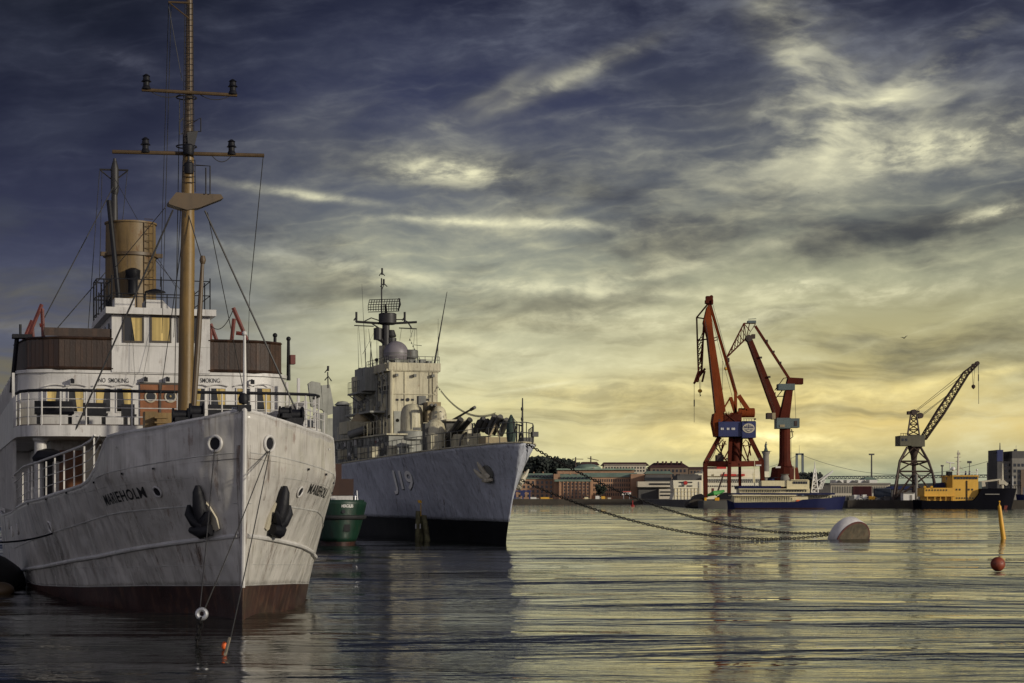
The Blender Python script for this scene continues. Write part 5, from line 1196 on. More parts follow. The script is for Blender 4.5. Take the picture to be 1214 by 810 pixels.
d = MB(); a, c = P(880, 566.2, YB * 1.01), P(1330, 561.5, YB2 * .97)
d.beam(a, c, 9 * k, .9 * k)
for i in range(90):
    t0, t1 = i / 90, (i + 1) / 90; p0, p1 = Vector(a).lerp(c, t0), Vector(a).lerp(c, t1); dz = Vector((0, 0, -2.6 * k))
    d.beam(p0, p0.lerp(p1, .5) + dz, .7 * k, .5 * k); d.beam(p0.lerp(p1, .5) + dz, p1, .7 * k, .5 * k)
d.beam(Vector(a) + Vector((0, 0, -2.7 * k)), Vector(c) + Vector((0, 0, -2.7 * k)), 2 * k, .6 * k); d.build('deck_truss', m_bridge, br, 0)
tA, tB = P(948, 538.5, YB), P(1205, 535, YB2)
pts = [tA.lerp(tB, i / 30) for i in range(31)]; mid = P(1075, 563, YB * .965).z
pts = [Vector((p.x, p.y, lerp(lerp(tA.z, tB.z, i / 30), mid, 4 * (i / 30) * (1 - i / 30)))) for i, p in enumerate(pts)]
MB().path(pts, .22 * k, 5).build('main_cable', m_bridge, br); MB().path(bez(P(948, 538.5, YB), P(905, 556, YB), 1.5 * k, 8), .22 * k, 5).build('side_cable', m_bridge, br)
hl = MB(); rr = [[Vector((x, Y, z)) for x, z in ((300, 1), (500, zz * .7), (760, zz), (1000, zz * .8), (1300, zz), (1700, 1))] for Y, zz in ((4900, 1), (5100, 42), (5400, 30))]
hl.loft(rr); h2 = hl.build('far_hills', m_hill, None, 40); h2.name = 'hills'; tag(h2, kind='structure')
wd = MB(); r = random.Random(23)
for k_ in range(60):
    x = r.uniform(946, 968); top = P(x, r.uniform(566, 573), r.uniform(900, 950)); clump(wd, top, (3.5, 3.5, 2.5), r, 60, .9)
tag(wd.build('shrubbery', m_leaf, None, 0), 'dark bushes along the shore behind the blue ship, left of the long hall', 'bushes', kind='stuff')

# ---------------------------------------------------------------- right hand dock
YQ = Yw(602.7)
qw = MB(); qw.box2((P(1005, 600, YQ).x, YQ, -2), (P(1260, 600, YQ).x + 60, YQ + 1.5, P(0, 593.2, YQ).z)); tag(qw.build('quay_wall', m_quay, None, 0), 'stained stone quay wall under the lattice crane', 'quay wall')
qg = MB(); zq = P(0, 593.2, YQ).z; qg.box2((P(835, 600, YQ).x, YQ + 1.5, -2), (P(1260, 600, YQ).x + 500, YQ + 320, zq - .1)); q_ = qg.build('dock_ground', m_ground, None, 0); tag(q_, kind='structure'); q_.name = 'pavement'
# floating pontoon under the portal crane
YP = Yw(602.2)
pn = thing('pontoon', 'dark rusty pontoon barge with black fenders below the orange portal crane', 'barge', P(842, 602, YP)); m = MB()
m.prism([P(x, y, YP) for x, y in ((815.5, 600), (819, 602.8), (868, 602.8), (870, 592), (822, 592), (816.5, 595.5))], (0, 9, 0)); fixn(m.build('hull', m_quay, pn, 0))
for x0, x1, yt in ((821, 838, 585.5), (851, 870, 584)):
    c = MB(); c.prism([P(x, y, YP + 1) for x, y in ((x0, 592.3), (x0 + 2, 588.5), (x0 + 7, yt + 1), (x0 + 11, yt), (x1 - 3, 588), (x1, 592.3))], (0, 5, 0)); fixn(c.build('coal_heap', m_black, pn, 0))
MB().path([P(818, 599, YP - .2), P(816, 597, YP - .2)], .5, 8).path([P(817, 601, YP - .3), P(832, 601, YP - .3)], .25, 6).build('fender', m_blacksat, pn)
for x in (836.5, 849, 851.5): m = MB(); fb(m, x - 1.3, x + 1.3, 590, 594.5, YP - .3, 1); m.build('yellow_marker', m_yel, pn, 0)
m = MB(); c = P(852, 587, YP + 3); m.path([P(839, 587.5, YP + 3), P(846, 585, YP + 2), P(852, 584, YP + 3), P(859, 582, YP + 3)], [.3, .55, .5, .25], 8); tag(m.build('green_tarpaulin', m_grntarp, None, origin=c), 'bright green tarpaulin heap on the pontoon under the portal crane', 'tarpaulin')
dc = thing('deck_crane', 'small dark lattice jib leaning on the pontoon', 'crane', P(850, 590, YP + 4)); MB().lattice([P(848.5, 588, YP + 4), P(850, 588, YP + 4), P(849.3, 588, YP + 4.5)], [P(858, 560, YP + 4), P(859, 560, YP + 4), P(858.5, 560, YP + 4.3)], 9, .09).build('jib', m_cranebrn, dc)
m = MB(); fb(m, 844, 846.5, 579, 588, YP + 4, 1.2); m.build('cab', m_redox, dc, 0)

# ---------------------------------------------------------------- orange portal crane
Y1 = 452; k = Y1 / F
c1 = thing('portal_crane', 'tall orange portal crane with blue machine house on four splayed legs', 'crane', P(868, 590, Y1))
def leg(pts, w, Yoff, m=m_cranedk):
    mb = MB(); pts = [P(x, y, Y1 + yo) for (x, y), yo in zip(pts, Yoff)]
    for a, b in zip(pts[:-1], pts[1:]): mb.beam(a, b, w * k, w * k, up=(0, 1, 0))
    return mb.build('leg', m, c1, 0)
leg(((836.5, 590), (836, 549.5), (852.5, 519)), 5.0, (-4, -4, -1)); leg(((864.2, 590), (864.6, 550), (866.2, 518)), 4.2, (-6, -6, -2))
leg(((905, 590), (903, 547), (889, 519)), 5.0, (4, 4, 1)); leg(((877.3, 590), (877, 553), (879, 519)), 3.2, (7, 7, 2))
m = MB()
for (xa, ya, oa), (xb, yb_, ob) in ((((836, 549.8, -4)), (864.6, 550.5, -6)), ((864.6, 550.5, -6), (903, 549.5, 4)), ((836, 549.8, -4), (877, 550, 7)), ((877, 550, 7), (903, 549.5, 4))):
    m.beam(P(xa, ya, Y1 + oa), P(xb, yb_, Y1 + ob), 3 * k, 6.6 * k)
m.build('portal_girder', m_cranedk, c1, 0)
MB().lathe([(5.2 * k, 0), (5.2 * k, 30 * k), (7.5 * k, 33 * k), (16 * k, 33.5 * k), (16 * k, 35 * k)], P(872, 549, Y1), 18).build('column', m_cranedk, c1)
m = MB()
for xa, ya, xb, yb_ in ((868, 521, 884, 546), (851, 523, 858, 545), (860, 523, 851, 546), (858, 545, 866, 530), (881, 528, 888, 547), (890, 526, 886, 546), (857, 525, 855, 536), (864, 550, 848, 530), (887, 524, 890, 540)):
    m.tube(P(xa, ya, Y1 - 3), P(xb, yb_, Y1 - 1), .17, .17, 5)
for x in (852, 880): m.path([P(x, 527, Y1 - 3), P(x + 4, 521.5, Y1 - 3), P(x + 9, 527, Y1 - 3), P(x + 4, 529, Y1 - 3)], .13, 5, closed=True)
m.build('bracing', m_cranedk, c1, 0)
m = MB(); fb(m, 850, 858, 539.5, 549, Y1 - 4, 4); fb(m, 852, 856, 537.5, 539.5, Y1 - 3, 2); m.build('drive_cabin', m_cranebrn, c1, 0)
m = MB(); fb(m, 896, 902.5, 551, 552.5, Y1 + 1.2, .2); m.build('white_plate', m_whitefar, c1, 0)
hs = MB().box2(*fbox(852, 880, 500, 517.5, Y1 - 4.6, 9)).box2(*fbox(880.02, 896.3, 500.2, 519, Y1 - 5.2, 10)).build('machine_house', m_craneblue, c1, 0)
m = MB(); fb(m, 880, 896, 499.2, 500, Y1 - 5, 9.5); m.build('house_roof', m_craneblue, hs, 0)
for x0, x1 in ((854.6, 858.4), (861.8, 865), (867.4, 871.8)):
    m = MB(); n = 2 if x1 - x0 < 3.9 else 3
    for i in range(n): fb(m, x0 + i * (x1 - x0) / n, x0 + (i + .72) * (x1 - x0) / n, 507.2, 509.8, Y1 - 4.75, .1)
    m.build('white_lettering', m_whitefar, hs, 0)
c = P(887.6, 507.8, Y1 - 5.3); m = MB(); rx, ry = 7.1 * k, 5.6 * k; n = 28
m.prism([c + Vector((rx * math.cos(2 * math.pi * i / n), 0, ry * math.sin(2 * math.pi * i / n))) for i in range(n)], (0, .12, 0)); ba = m.build('oval_badge', m_creampad, hs, 0)
m = MB(); fb(m, 887.2, 888.0, 503.2, 508, Y1 - 5.36, .05); fb(m, 881.5, 893.8, 507.0, 507.6, Y1 - 5.36, .05); fb(m, 882.6, 892.7, 509.0, 509.5, Y1 - 5.36, .05)
for dx in (-4.6, -3.2, -1.8, 1.8, 3.2, 4.6): m.beam(P(887.6 + dx, 507, Y1 - 5.36), P(887.6 + dx * 1.05, 505.2 - (1.2 if abs(dx) < 2 else 0), Y1 - 5.36), .09, .05)
m.path([P(884, 510.4, Y1 - 5.36), P(887.6, 511.8, Y1 - 5.36), P(891.2, 510.4, Y1 - 5.36)], .07, 4); m.build('badge_emblem', m_craneblue, ba, 0)
m = MB(); [m.tube(P(x, 500, Y1 - 5), P(x, 496.5, Y1 - 5), .06, .06, 4) for x in (882, 885, 888, 891, 894.5)]; m.path([P(881, 496.6, Y1 - 5), P(896, 496.6, Y1 - 5)], .06, 4); m.build('house_railing', m_cranegrey, hs, 0)
m = MB(); m.prism([P(x, y, Y1 - 4) for x, y in ((847, 490), (858, 487), (861, 497), (852, 502), (851.5, 517), (848.5, 517.5), (845.2, 501))], (0, 6, 0)); fixn(m.build('operator_cab', m_crane, c1, 0))
m = MB(); m.prism([P(x, y, Y1 - 3) for x, y in ((849, 492), (860.5, 488), (846.5, 400), (843.2, 372), (840.8, 361), (838.5, 364), (834.2, 382), (839, 400))], (0, 3.4, 0)); fixn(m.build('main_jib', m_crane, c1, 0))
m = MB(); m.beam(P(841.5, 361, Y1), P(872.5, 467, Y1), 3 * k, 3 * k, 3.6 * k, 3.6 * k, up=(0, 1, 0)); m.tube(P(843, 362, Y1), P(858, 420, Y1 + 1), .07, .07, 4); m.build('luffing_strut', m_crane, c1, 0)
m = MB(); m.box(P(840.8, 354.5, Y1), (8 * k, 2.2, 6 * k)).box(P(838, 358, Y1), (4 * k, 2.6, 4 * k)).box(P(844, 358.5, Y1), (2 * k, 2.6, 5 * k)); m.lathe([(3.2 * k, -.7), (3.2 * k, .7)], P(840, 359, Y1), 16, Rx).lathe([(2.2 * k, -.8), (2.2 * k, .8)], P(843, 352.5, Y1), 14, Rx).build('jib_head', m_cranedk, c1, 0)
m = MB()
for dY in (-1, 1):
    pl = [P(838, 362, Y1 + dY), P(826, 376.5, Y1 + dY), P(826.8, 405, Y1 + dY), P(828, 440, Y1 + dY), P(823.5, 453, Y1 + dY)]
    ql = [P(840, 366, Y1 + dY), P(835, 378, Y1 + dY), P(834, 392, Y1 + dY), P(832, 438, Y1 + dY), P(826, 453, Y1 + dY)]
    m.path(pl, .22, 5); m.path(ql, .26, 5); m.tube(pl[1], P(835.5, 378, Y1 + dY), .16, .16, 4); m.tube(P(826.5, 404, Y1 + dY), P(846, 401, Y1 + dY), .16, .16, 4)
    for i in range(7):
        t0, t1 = i / 7, (i + 1) / 7; a0, a1 = P(826.5, 404, Y1 + dY).lerp(pl[3], t0), P(826.5, 404, Y1 + dY).lerp(pl[3], t1); b0, b1 = P(834, 392, Y1 + dY).lerp(ql[3], t0), P(834, 392, Y1 + dY).lerp(ql[3], t1)
        m.tube(a0, b1, .11, .11, 4); m.tube(b0, a1, .09, .09, 4)
    m.tube(P(838, 366, Y1 + dY), P(830, 430, Y1 + dY), .22, .18, 5)
m.build('fly_jib', m_cranedk, c1, 0)
m = MB(); [m.beam(P(x, 440, Y1 + d_), P(x - 3, 453, Y1 + d_), .45, .5) for x, d_ in ((835.5, -.8), (830, 0), (828, 1))]; m.path([P(822.5, 455, Y1), P(836, 437, Y1)], .3, 6); m.build('jib_tip', m_cranedk, c1, 0)
MB().tube(P(829, 450, Y1), P(829.4, 462, Y1), .05, .05, 4).tube(P(831, 450, Y1), P(830.6, 462, Y1), .05, .05, 4).tube(P(823, 455, Y1), P(823, 501, Y1), .05, .05, 4).tube(P(823, 474, Y1), P(823, 482, Y1), .16, .16, 5).build('hoist_rope', m_wire, c1)
hk = MB().lathe([(.1, -.3), (.5, -.1), (.55, .3), (.3, .6)], P(829.9, 464.5, Y1), 12).build('hook_block', m_yel, c1); MB().path([P(829.9, 466, Y1), P(829.9, 468, Y1), P(830.8, 469, Y1), P(829.5, 469.8, Y1)], .12, 5).build('hook', m_black, hk)
m = MB(); R90 = Matrix.Rotation(math.radians(90), 3, 'Y'); m.lathe([(5.2 * k, -9.5 * k), (5.6 * k, -9 * k), (5.6 * k, 9 * k), (5.2 * k, 9.5 * k)], P(885, 489.5, Y1 - 1), 20, R90).build('counterweight_drum', m_crane, c1)
m = MB()
for d_ in (-2, 1.5): m.beam(P(875.5, 469, Y1 + d_), P(887, 486, Y1 + d_), 5 * k, .7, up=(0, 1, 0)); m.beam(P(866, 471, Y1 + d_), P(874, 496, Y1 + d_), 4 * k, .7, up=(0, 1, 0)); m.beam(P(866, 471, Y1 + d_), P(856, 488, Y1 + d_), .35, .35); m.beam(P(866, 492, Y1 + d_), P(886, 487, Y1 + d_), 4 * k, .7, up=(0, 1, 0)); m.beam(P(872, 465, Y1 + d_), P(872, 492, Y1 + d_), 3.4 * k, .7, up=(0, 1, 0))
m.tube(P(872, 468, Y1 - 2), P(872, 468, Y1 + 1.5), .4).tube(P(886, 486, Y1 - 2), P(886, 486, Y1 + 1.5), .4).build('rocker_frame', m_crane, c1, 0)
m = MB(); fb(m, 859, 879, 491, 500, Y1 - 4.1, 7); [m.tube(P(x, 499, Y1 - 4), P(x, 488, Y1 - 4), .06, .06, 4) for x in range(858, 880, 3)]; m.path([P(857, 490, Y1 - 4), P(880, 490, Y1 - 4)], .07, 4); m.path([P(857, 494, Y1 - 4), P(880, 494, Y1 - 4)], .07, 4)
m.tube(P(860, 500, Y1 - 4.2), P(872, 490, Y1 - 4.2), .15, .15, 5).tube(P(860, 490, Y1 - 4.2), P(872, 500, Y1 - 4.2), .15, .15, 5); m.build('machinery_deck', m_cranedk, c1, 0)

def stair(root, pts, Y, m, w=.5):
    st = MB()
    for (xa, ya), (xb, yb2) in zip(pts[:-1], pts[1:]):
        for o_ in (0, w): st.tube(P(xa, ya, Y + o_), P(xb, yb2, Y + o_), .05, .05, 4); st.tube(P(xa, ya - 4.2, Y + o_), P(xb, yb2 - 4.2, Y + o_), .035, .035, 4)
        for k_ in range(7): p_ = P(lerp(xa, xb, k_ / 6), lerp(ya, yb2, k_ / 6), Y); st.tube(p_, p_ + Vector((0, w, 0)), .04, .04, 4); st.tube(p_, p_ + Vector((0, 0, .85)), .03, .03, 4)
    return st.build('stairway', m, root, 0)
stair(c1, [(840, 549), (846, 540), (850, 530), (858, 521)], Y1 - 6.2, m_cranebrn); stair(c1, [(848, 487), (839, 400), (836, 382)], Y1 - 3.6, m_cranebrn, .4)
m = MB(); [m.path([P(xa, ya, Y1 + o_), P(xb, yb2, Y1 + o_)], .045, 4) for xa, ya, xb, yb2 in ((842, 356, 872, 462), (838, 356, 868, 470), (844, 357, 880, 487), (841, 360, 858, 488)) for o_ in (-.6, .6)]; m.build('luffing_rope', m_wire, c1)
parts('flood_lamp', m_cranebrn, c1, [MB().box(P(x, y, Y1 - 6.5), (.5, .4, .4)) for x, y in ((840, 544), (862, 544), (900, 544), (853, 498), (895, 497))])
MB().path([P(846.5, 401, Y1 - 2), P(850.5, 399.5, Y1 - 2), P(850.5, 403, Y1 - 2), P(847, 404, Y1 - 2)], .14, 5).build('jib_bracket', m_cranebrn, c1)
# ---------------------------------------------------------------- red column crane
Y2 = 486; k = Y2 / F
c2 = thing('column_crane', 'dark red jib crane on a thick round column with grey cab', 'crane', P(930, 590, Y2))
MB().lathe([(17.5 * k, -16 * k), (17.5 * k, 0), (15.5 * k, 12.5 * k), (9 * k, 14 * k), (7.3 * k, 18 * k), (6.7 * k, 24 * k), (6.5 * k, 59 * k)], P(930.5, 567, Y2), 14).build('column', m_cranedk, c2, 20)
m = MB(); fb(m, 919.5, 925.5, 553, 555, Y2 - 4.1, .15); m.build('white_plate', m_whitefar, c2, 0)
cab = MB().box2(*fbox(921, 937.5, 495.5, 508, Y2 - 2.2, 5)).box2(*fbox(937, 948, 496, 507, Y2 - 1.9, 4.4)).build('cab', m_cranegrey, c2, 0)
m = MB(); fb(m, 924.5, 930.5, 503.5, 506.5, Y2 - 2.35, .2); m.build('yellow_panel', m_tan, cab, 0); m = MB(); fb(m, 942, 945, 499, 505, Y2 - 2.05, .2); m.build('door', m_cranebrn, cab, 0)
m = MB(); fb(m, 909.5, 915.5, 489.5, 496.5, Y2 - 2, 3); w = m.build('driver_cabin', m_cranebrn, c2, 0); m = MB(); fb(m, 915.5, 919.5, 489.5, 497, Y2 - 2, 3); m.build('cabin_side', m_tan, w, 0)
m = MB(); m.prism([P(x, y, Y2 - 1.5) for x, y in ((924.5, 497), (936.2, 497), (940.2, 462), (932, 463))], (0, 3.4, 0)); fixn(m.build('upper_mast', m_cranedk, c2, 0))
m = MB(); fb(m, 923, 942.5, 455, 462.3, Y2 - 1.8, 4); m.build('head_house', m_cranegrey, c2, 0)
m = MB(); m.prism([P(x, y, Y2 - 1.2) for x, y in ((935, 447.5), (952.4, 448.4), (952.4, 455.4), (933, 455.3))], (0, 3, 0)); fixn(m.build('counterweight', m_cranedk, c2, 0))
m = MB(); m.prism([P(x, y, Y2 - 1.2) for x, y in ((919, 495.5), (931.2, 497), (892.2, 402.5), (886, 402.8))], (0, 2.6, 0)); fixn(m.build('main_jib', m_cranedk, c2, 0))
m = MB(); m.beam(P(895.3, 386.5, Y2), P(935.5, 449, Y2), 3 * k, 2.6 * k, up=(0, 1, 0)); [m.box(P(x, y, Y2), (2.2 * k, 1, 1.4 * k)) for x, y in ((909, 406), (925, 431))]; m.build('tie_strut', m_cranedk, c2, 0)
m = MB()
for d_ in (-1, 1):
    T = [P(882, 383.4, Y2 + d_), P(895.6, 384, Y2 + d_), P(885, 401, Y2 + d_)]; tip = P(861.5, 424, Y2 + d_)
    m.path([T[0], T[1], T[2], T[0]], .18, 5); m.tube(T[0], tip, .2, .2, 5).tube(T[2], tip, .2, .2, 5); m.tube(P(888.5, 384, Y2 + d_), T[2], .12, .12, 4).tube(P(889.5, 393, Y2 + d_), T[0], .12, .12, 4)
    for i in range(6):
        t0, t1 = i / 6.5, (i + 1) / 6.5; m.tube(T[0].lerp(tip, t0), T[2].lerp(tip, t1), .1, .1, 4).tube(T[2].lerp(tip, t0), T[0].lerp(tip, t1), .1, .1, 4)
m.build('fly_jib', m_cranedk, c2, 0)
m = MB(); fb(m, 887, 896.5, 380, 383, Y2 - 1.4, 2.8); m.path([P(887, 378.5, Y2 - 1), P(896.5, 378, Y2 - 1)], .08, 4); m.build('head_platform', m_cranegrey, c2, 0)
MB().lathe([(4 * k, -1.4), (4 * k, 1.4)], P(887.5, 401.5, Y2), 14, Rx).box(P(893, 399, Y2), (4 * k, 1.6, 5 * k)).build('jib_pivot', m_cranebrn, c2, 0)
MB().box(P(862.5, 427, Y2), (4 * k, 1.4, 5 * k)).build('jib_tip', m_cranebrn, c2, 0)
hk = MB().lathe([(.1, -.3), (.5, 0), (.4, .5)], P(860.5, 438, Y2), 10).build('hook_block', m_yel, c2); MB().tube(P(860, 427, Y2), P(860, 437, Y2), .05, .05, 4).tube(P(856.5, 428, Y2), P(856.5, 462, Y2), .05, .05, 4).tube(P(942, 456, Y2), P(943.5, 497, Y2), .05, .05, 4).build('hoist_rope', m_wire, c2)
m = MB(); [m.path(pl, .12, 5) for pl in ([P(918.5, 463, Y2), P(929, 448.5, Y2), P(933, 448, Y2)], [P(920, 472, Y2), P(928, 462, Y2)], [P(921, 470, Y2), P(934, 470, Y2)], [P(938.5, 509, Y2), P(940, 518, Y2), P(937, 520, Y2)], [P(937, 512, Y2), P(941, 512, Y2)], [P(919, 465, Y2), P(919, 474, Y2)])]; m.build('access_ladder', m_cranebrn, c2); stair(c2, [(938, 552), (937.8, 510)], Y2 - 3.4, m_cranebrn, .4); stair(c2, [(918.5, 489), (887, 404)], Y2 - 1.6, m_cranebrn, .4)
parts('jib_lamp', m_cranebrn, c2, [MB().box(P(x, y, Y2 - 1.5), (.6, .5, .5)) for x, y in ((902, 424), (912, 447), (909, 404), (917, 417), (925, 430))])

# ---------------------------------------------------------------- old lattice crane
Y3 = 448; k = Y3 / F
c3 = thing('lattice_crane', 'old dark lattice quay crane with raised jib and olive cab', 'crane', P(1083, 592, Y3))
top = [P(1075.5, 530.5, Y3 - 2), P(1091.5, 530.5, Y3 - 2), P(1091.5, 530.5, Y3 + 2.5), P(1075.5, 530.5, Y3 + 2.5)]
knee = [P(1066.5, 547, Y3 - 4), P(1100.5, 547, Y3 - 4), P(1101, 547, Y3 + 5), P(1067, 547, Y3 + 5)]
mid_ = [P(1064.5, 559, Y3 - 5), P(1105, 559, Y3 - 5), P(1105, 559, Y3 + 6), P(1065, 559, Y3 + 6)]
base = [P(1058.5, 593, Y3 - 7), P(1113, 593, Y3 - 7), P(1110, 592, Y3 + 8), P(1062, 592, Y3 + 8)]
for i in range(4): MB().path([top[i], knee[i], mid_[i], base[i]], .30, 6).build('leg', m_cranebrn, c3, 0)
m = MB()
for L in (knee, mid_):
    for i in range(4): m.tube(L[i], L[(i + 1) % 4], .22, .22, 5)
for U, L in ((top, knee), (knee, mid_), (mid_, base)):
    for i in range(4):
        j = (i + 1) % 4; mm = (U[i] + U[j]) / 2; m.tube(L[i], mm, .15, .15, 4).tube(L[j], mm, .15, .15, 4)
        if U is mid_: m.tube(U[i], L[j], .17, .17, 4).tube(U[j], L[i], .17, .17, 4)
m.tube(knee[0], P(1083, 552, Y3), .2, .2, 4).tube(knee[1], P(1083, 552, Y3), .2, .2, 4); m.build('bracing', m_cranebrn, c3, 0)
MB().path([P(1083.5, 592, Y3), P(1083.5, 553, Y3), P(1083.5, 540, Y3), P(1083.5, 530, Y3)], [2.6 * k, 2.6 * k, 4 * k, 8 * k], 10).build('king_post', m_cranebrn, c3)
MB().lathe([(9.5 * k, 0), (9.5 * k, 1.2 * k), (7 * k, 1.5 * k)], P(1083.5, 531, Y3), 20).build('turntable', m_cranebrn, c3)
m = MB(); fb(m, 1067.3, 1081, 516.5, 528.5, Y3 - 3, 6); fb(m, 1081, 1096.6, 516, 529.5, Y3 - 2.6, 5); cab = m.build('cab', m_craneolive, c3, 0)
for x in (1069.5, 1073.5): m = MB(); fb(m, x, x + 2.2, 520, 523, Y3 - 3.1, .2); m.build('window', m_winfar, cab, 0)
m = MB(); [m.tube(P(x, 516.5, Y3 - 3), P(x, 513.8, Y3 - 3), .06, .06, 4) for x in (1068, 1071, 1074, 1077)]; m.path([P(1067.5, 514, Y3 - 3), P(1078, 514, Y3 - 3)], .06, 4); m.build('cab_railing', m_cranebrn, cab)
MB().lattice([P(1076, 516, Y3 - 1.4), P(1090, 516, Y3 - 1.4), P(1090, 516, Y3 + 1.4), P(1076, 516, Y3 + 1.4)], [P(1080, 490, Y3 - .7), P(1086.5, 490, Y3 - .7), P(1086.5, 490, Y3 + .7), P(1080, 490, Y3 + .7)], 4, .22, .13).build('a_frame', m_cranebrn, c3)
m = MB(); fb(m, 1076.5, 1079.5, 487.5, 491.5, Y3 - .8, 1.6); m.lathe([(.7, -1), (.7, 1)], P(1083, 489, Y3), 12, Rx).lathe([(.7, -1), (.7, 1)], P(1090.5, 493, Y3), 12, Rx).beam(P(1080, 489.5, Y3), P(1090, 488, Y3), .5).build('sheave_head', m_cranebrn, c3)
b0, b1 = P(1094.5, 520, Y3), P(1145, 443, Y3); dr_ = (b1 - b0).normalized(); nr = Vector((dr_.z, 0, -dr_.x))
def corner(c, w, d): return [c + nr * w + Vector((0, -d, 0)), c - nr * w + Vector((0, -d, 0)), c - nr * w + Vector((0, d, 0)), c + nr * w + Vector((0, d, 0))]
bmid = b0.lerp(b1, .42)
m = MB().lattice(corner(b0, .55, 1.1), corner(bmid, .85, .9), 6, .17, .10).lattice(corner(bmid, .85, .9), corner(b1, .6, .6), 8, .16, .10).lattice(corner(b1, .6, .6), corner(P(1158.5, 431, Y3), .28, .4), 4, .16, .1)
m.lathe([(.5, -.5), (.5, .5)], P(1158.5, 430.8, Y3), 12, Rx).lathe([(.4, -.5), (.4, .5)], P(1154, 433, Y3), 12, Rx).build('jib', m_cranebrn, c3)
m = MB(); [m.tube(P(xa, ya, Y3 + d_), P(xb, yb_, Y3 + d_), .055, .055, 4) for xa, ya, xb, yb_ in ((1084, 488, 1144, 440), (1084, 489.5, 1140, 447), (1091, 493, 1133, 461), (1092, 494, 1130, 464)) for d_ in (-.5, .5)]; m.build('luffing_rope', m_wire, c3)
MB().tube(P(1152, 434, Y3), P(1153.6, 456, Y3), .05, .05, 4).tube(P(1155.6, 433, Y3), P(1154.4, 456, Y3), .05, .05, 4).tube(P(1160, 431, Y3), P(1160.3, 479, Y3), .06, .06, 4).tube(P(1160, 444, Y3), P(1160, 452, Y3), .13, .13, 5).build('hoist_rope', m_wire, c3)
MB().lathe([(.1, -.6), (.45, -.2), (.5, .2), (.2, .5)], P(1154, 458.5, Y3), 10).build('hook_block', m_cranebrn, c3)

# ---------------------------------------------------------------- blue and cream ship
YS = Yw(603.4); k = YS / F
bs = thing('research_ship', 'long blue hulled ship with stepped cream decks moored under the red cranes', 'ship', P(935, 603, YS))
bw_ = 4.2
def shell_px(top, bot, Y, half, taper0, taper1, name, m, root, z0=None):
    """side-on hull: top / bottom pixel outlines, plan tapering at both ends"""
    mb = MB(); xs = [t[0] for t in top]; x0, x1 = min(xs), max(xs); ringsR = []; n = 26
    for i in range(n + 1):
        x = lerp(x0, x1, i / n); yt = interp(top, x); f = min(1, ((x - x0) / taper0) ** .6 if taper0 else 1, ((x1 - x) / taper1) ** .6 if taper1 else 1); f = max(f, .03)
        xb = lerp(min(t[0] for t in bot), max(t[0] for t in bot), i / n)
        pt, pb = P(x, yt, Y), P(xb, bot[0][1], Y); zb_ = -.8 if z0 is None else z0
        c = Y + half
        ringsR.append([Vector((pb.x, c - half * f * .9, zb_)), Vector((pt.x, c - half * f, pt.z)), Vector((pt.x, c + half * f, pt.z)), Vector((pb.x, c + half * f * .9, zb_))])
    mb.loft(ringsR, closed=True, caps=True); return fixn(mb.build(name, m, root, 40))
shell_px([(864.5, 592.5), (869, 596), (900, 595.6), (944, 595.2), (952, 592.5), (985, 590.5), (1007, 588.5)], [(866, 603), (1001, 603)], YS, bw_, 6, 34, 'hull', m_shipblue, bs)
shell_px([(866.3, 602.2), (1000.8, 602.2)], [(866.6, 603), (1000, 603)], YS - .06, bw_ + .06, 6, 34, 'boot_topping', m_red, bs)
def tier(x0, x1, y0, y1, name, m, dy=.6, d=6.8): mb = MB(); fb(mb, x0, x1, y0, y1, YS + dy, d); return mb.build(name, m, bs, 0)
t = tier(871, 958, 588, 596.5, 'lower_house', m_cream, 1.2, 6); tier(958, 986, 587, 592.5, 'forecastle_house', m_cream, 3.0, 2.4)
wins(bs, 960, 985, 588.2, 590.2, 8, 1, YS + 2.95, .35, .8); wins(bs, 878, 940, 590, 594, 22, 1, YS + 1.15, .35, .9)
tier(868.5, 990, 584.6, 586.6, 'blue_awning', m_shipblue, .2, 8); tier(868.5, 944, 586.8, 588, 'deck_edge', m_cream, .1, 8)
tier(876.5, 960, 579.5, 584.6, 'middle_house', m_cream, 1.6, 5.4); tier(875.5, 926, 576.2, 579.4, 'blue_awning', m_shipblue, .6, 7.2); tier(876, 958, 579.4, 580.3, 'deck_edge', m_cream, .5, 7.4)
wins(bs, 880, 925, 581, 583.6, 14, 1, YS + 1.55, .35, .9); wins(bs, 932, 957, 581, 583.4, 8, 1, YS + 1.55, .4, .8)
tier(903, 934, 570, 577, 'upper_house', m_cream, 1.8, 5); t = tier(933, 959.5, 569.5, 581, 'bridge_house', m_cream, 1.5, 5.6)
tier(938, 958.5, 568.6, 569.6, 'bridge_roof', m_cream, 1.2, 6.2); wins(bs, 940, 957.5, 570.6, 574, 6, 1, YS + 1.45, .75, .85)
MB().lathe([(4.4 * k, 0), (4 * k, 3 * k), (2, 4 * k)], P(914, 570, YS + 4), 18).build('blue_funnel', m_shipblue, bs)
MB().lathe([(5.5 * k, 0), (5.5 * k, 3 * k), (3.8 * k, 6.5 * k), (1, 8 * k)], P(930.5, 570, YS + 5.5), 18).build('grey_dome', m_conc, bs)
m = MB()
for i in range(34): m.tube(P(871 + i * 2.15, 596, YS + .35), P(871 + i * 2.15, 586.8, YS + .35), .045, .045, 4)
for i in range(22): m.tube(P(877 + i * 2.3, 584.6, YS + .8), P(877 + i * 2.3, 579.6, YS + .8), .04, .04, 4)
for y in (593, 594.2): m.path([P(870, y, YS + .35), P(945, y, YS + .35)], .04, 4)
m.build('awning_posts', m_cream, bs, 0)
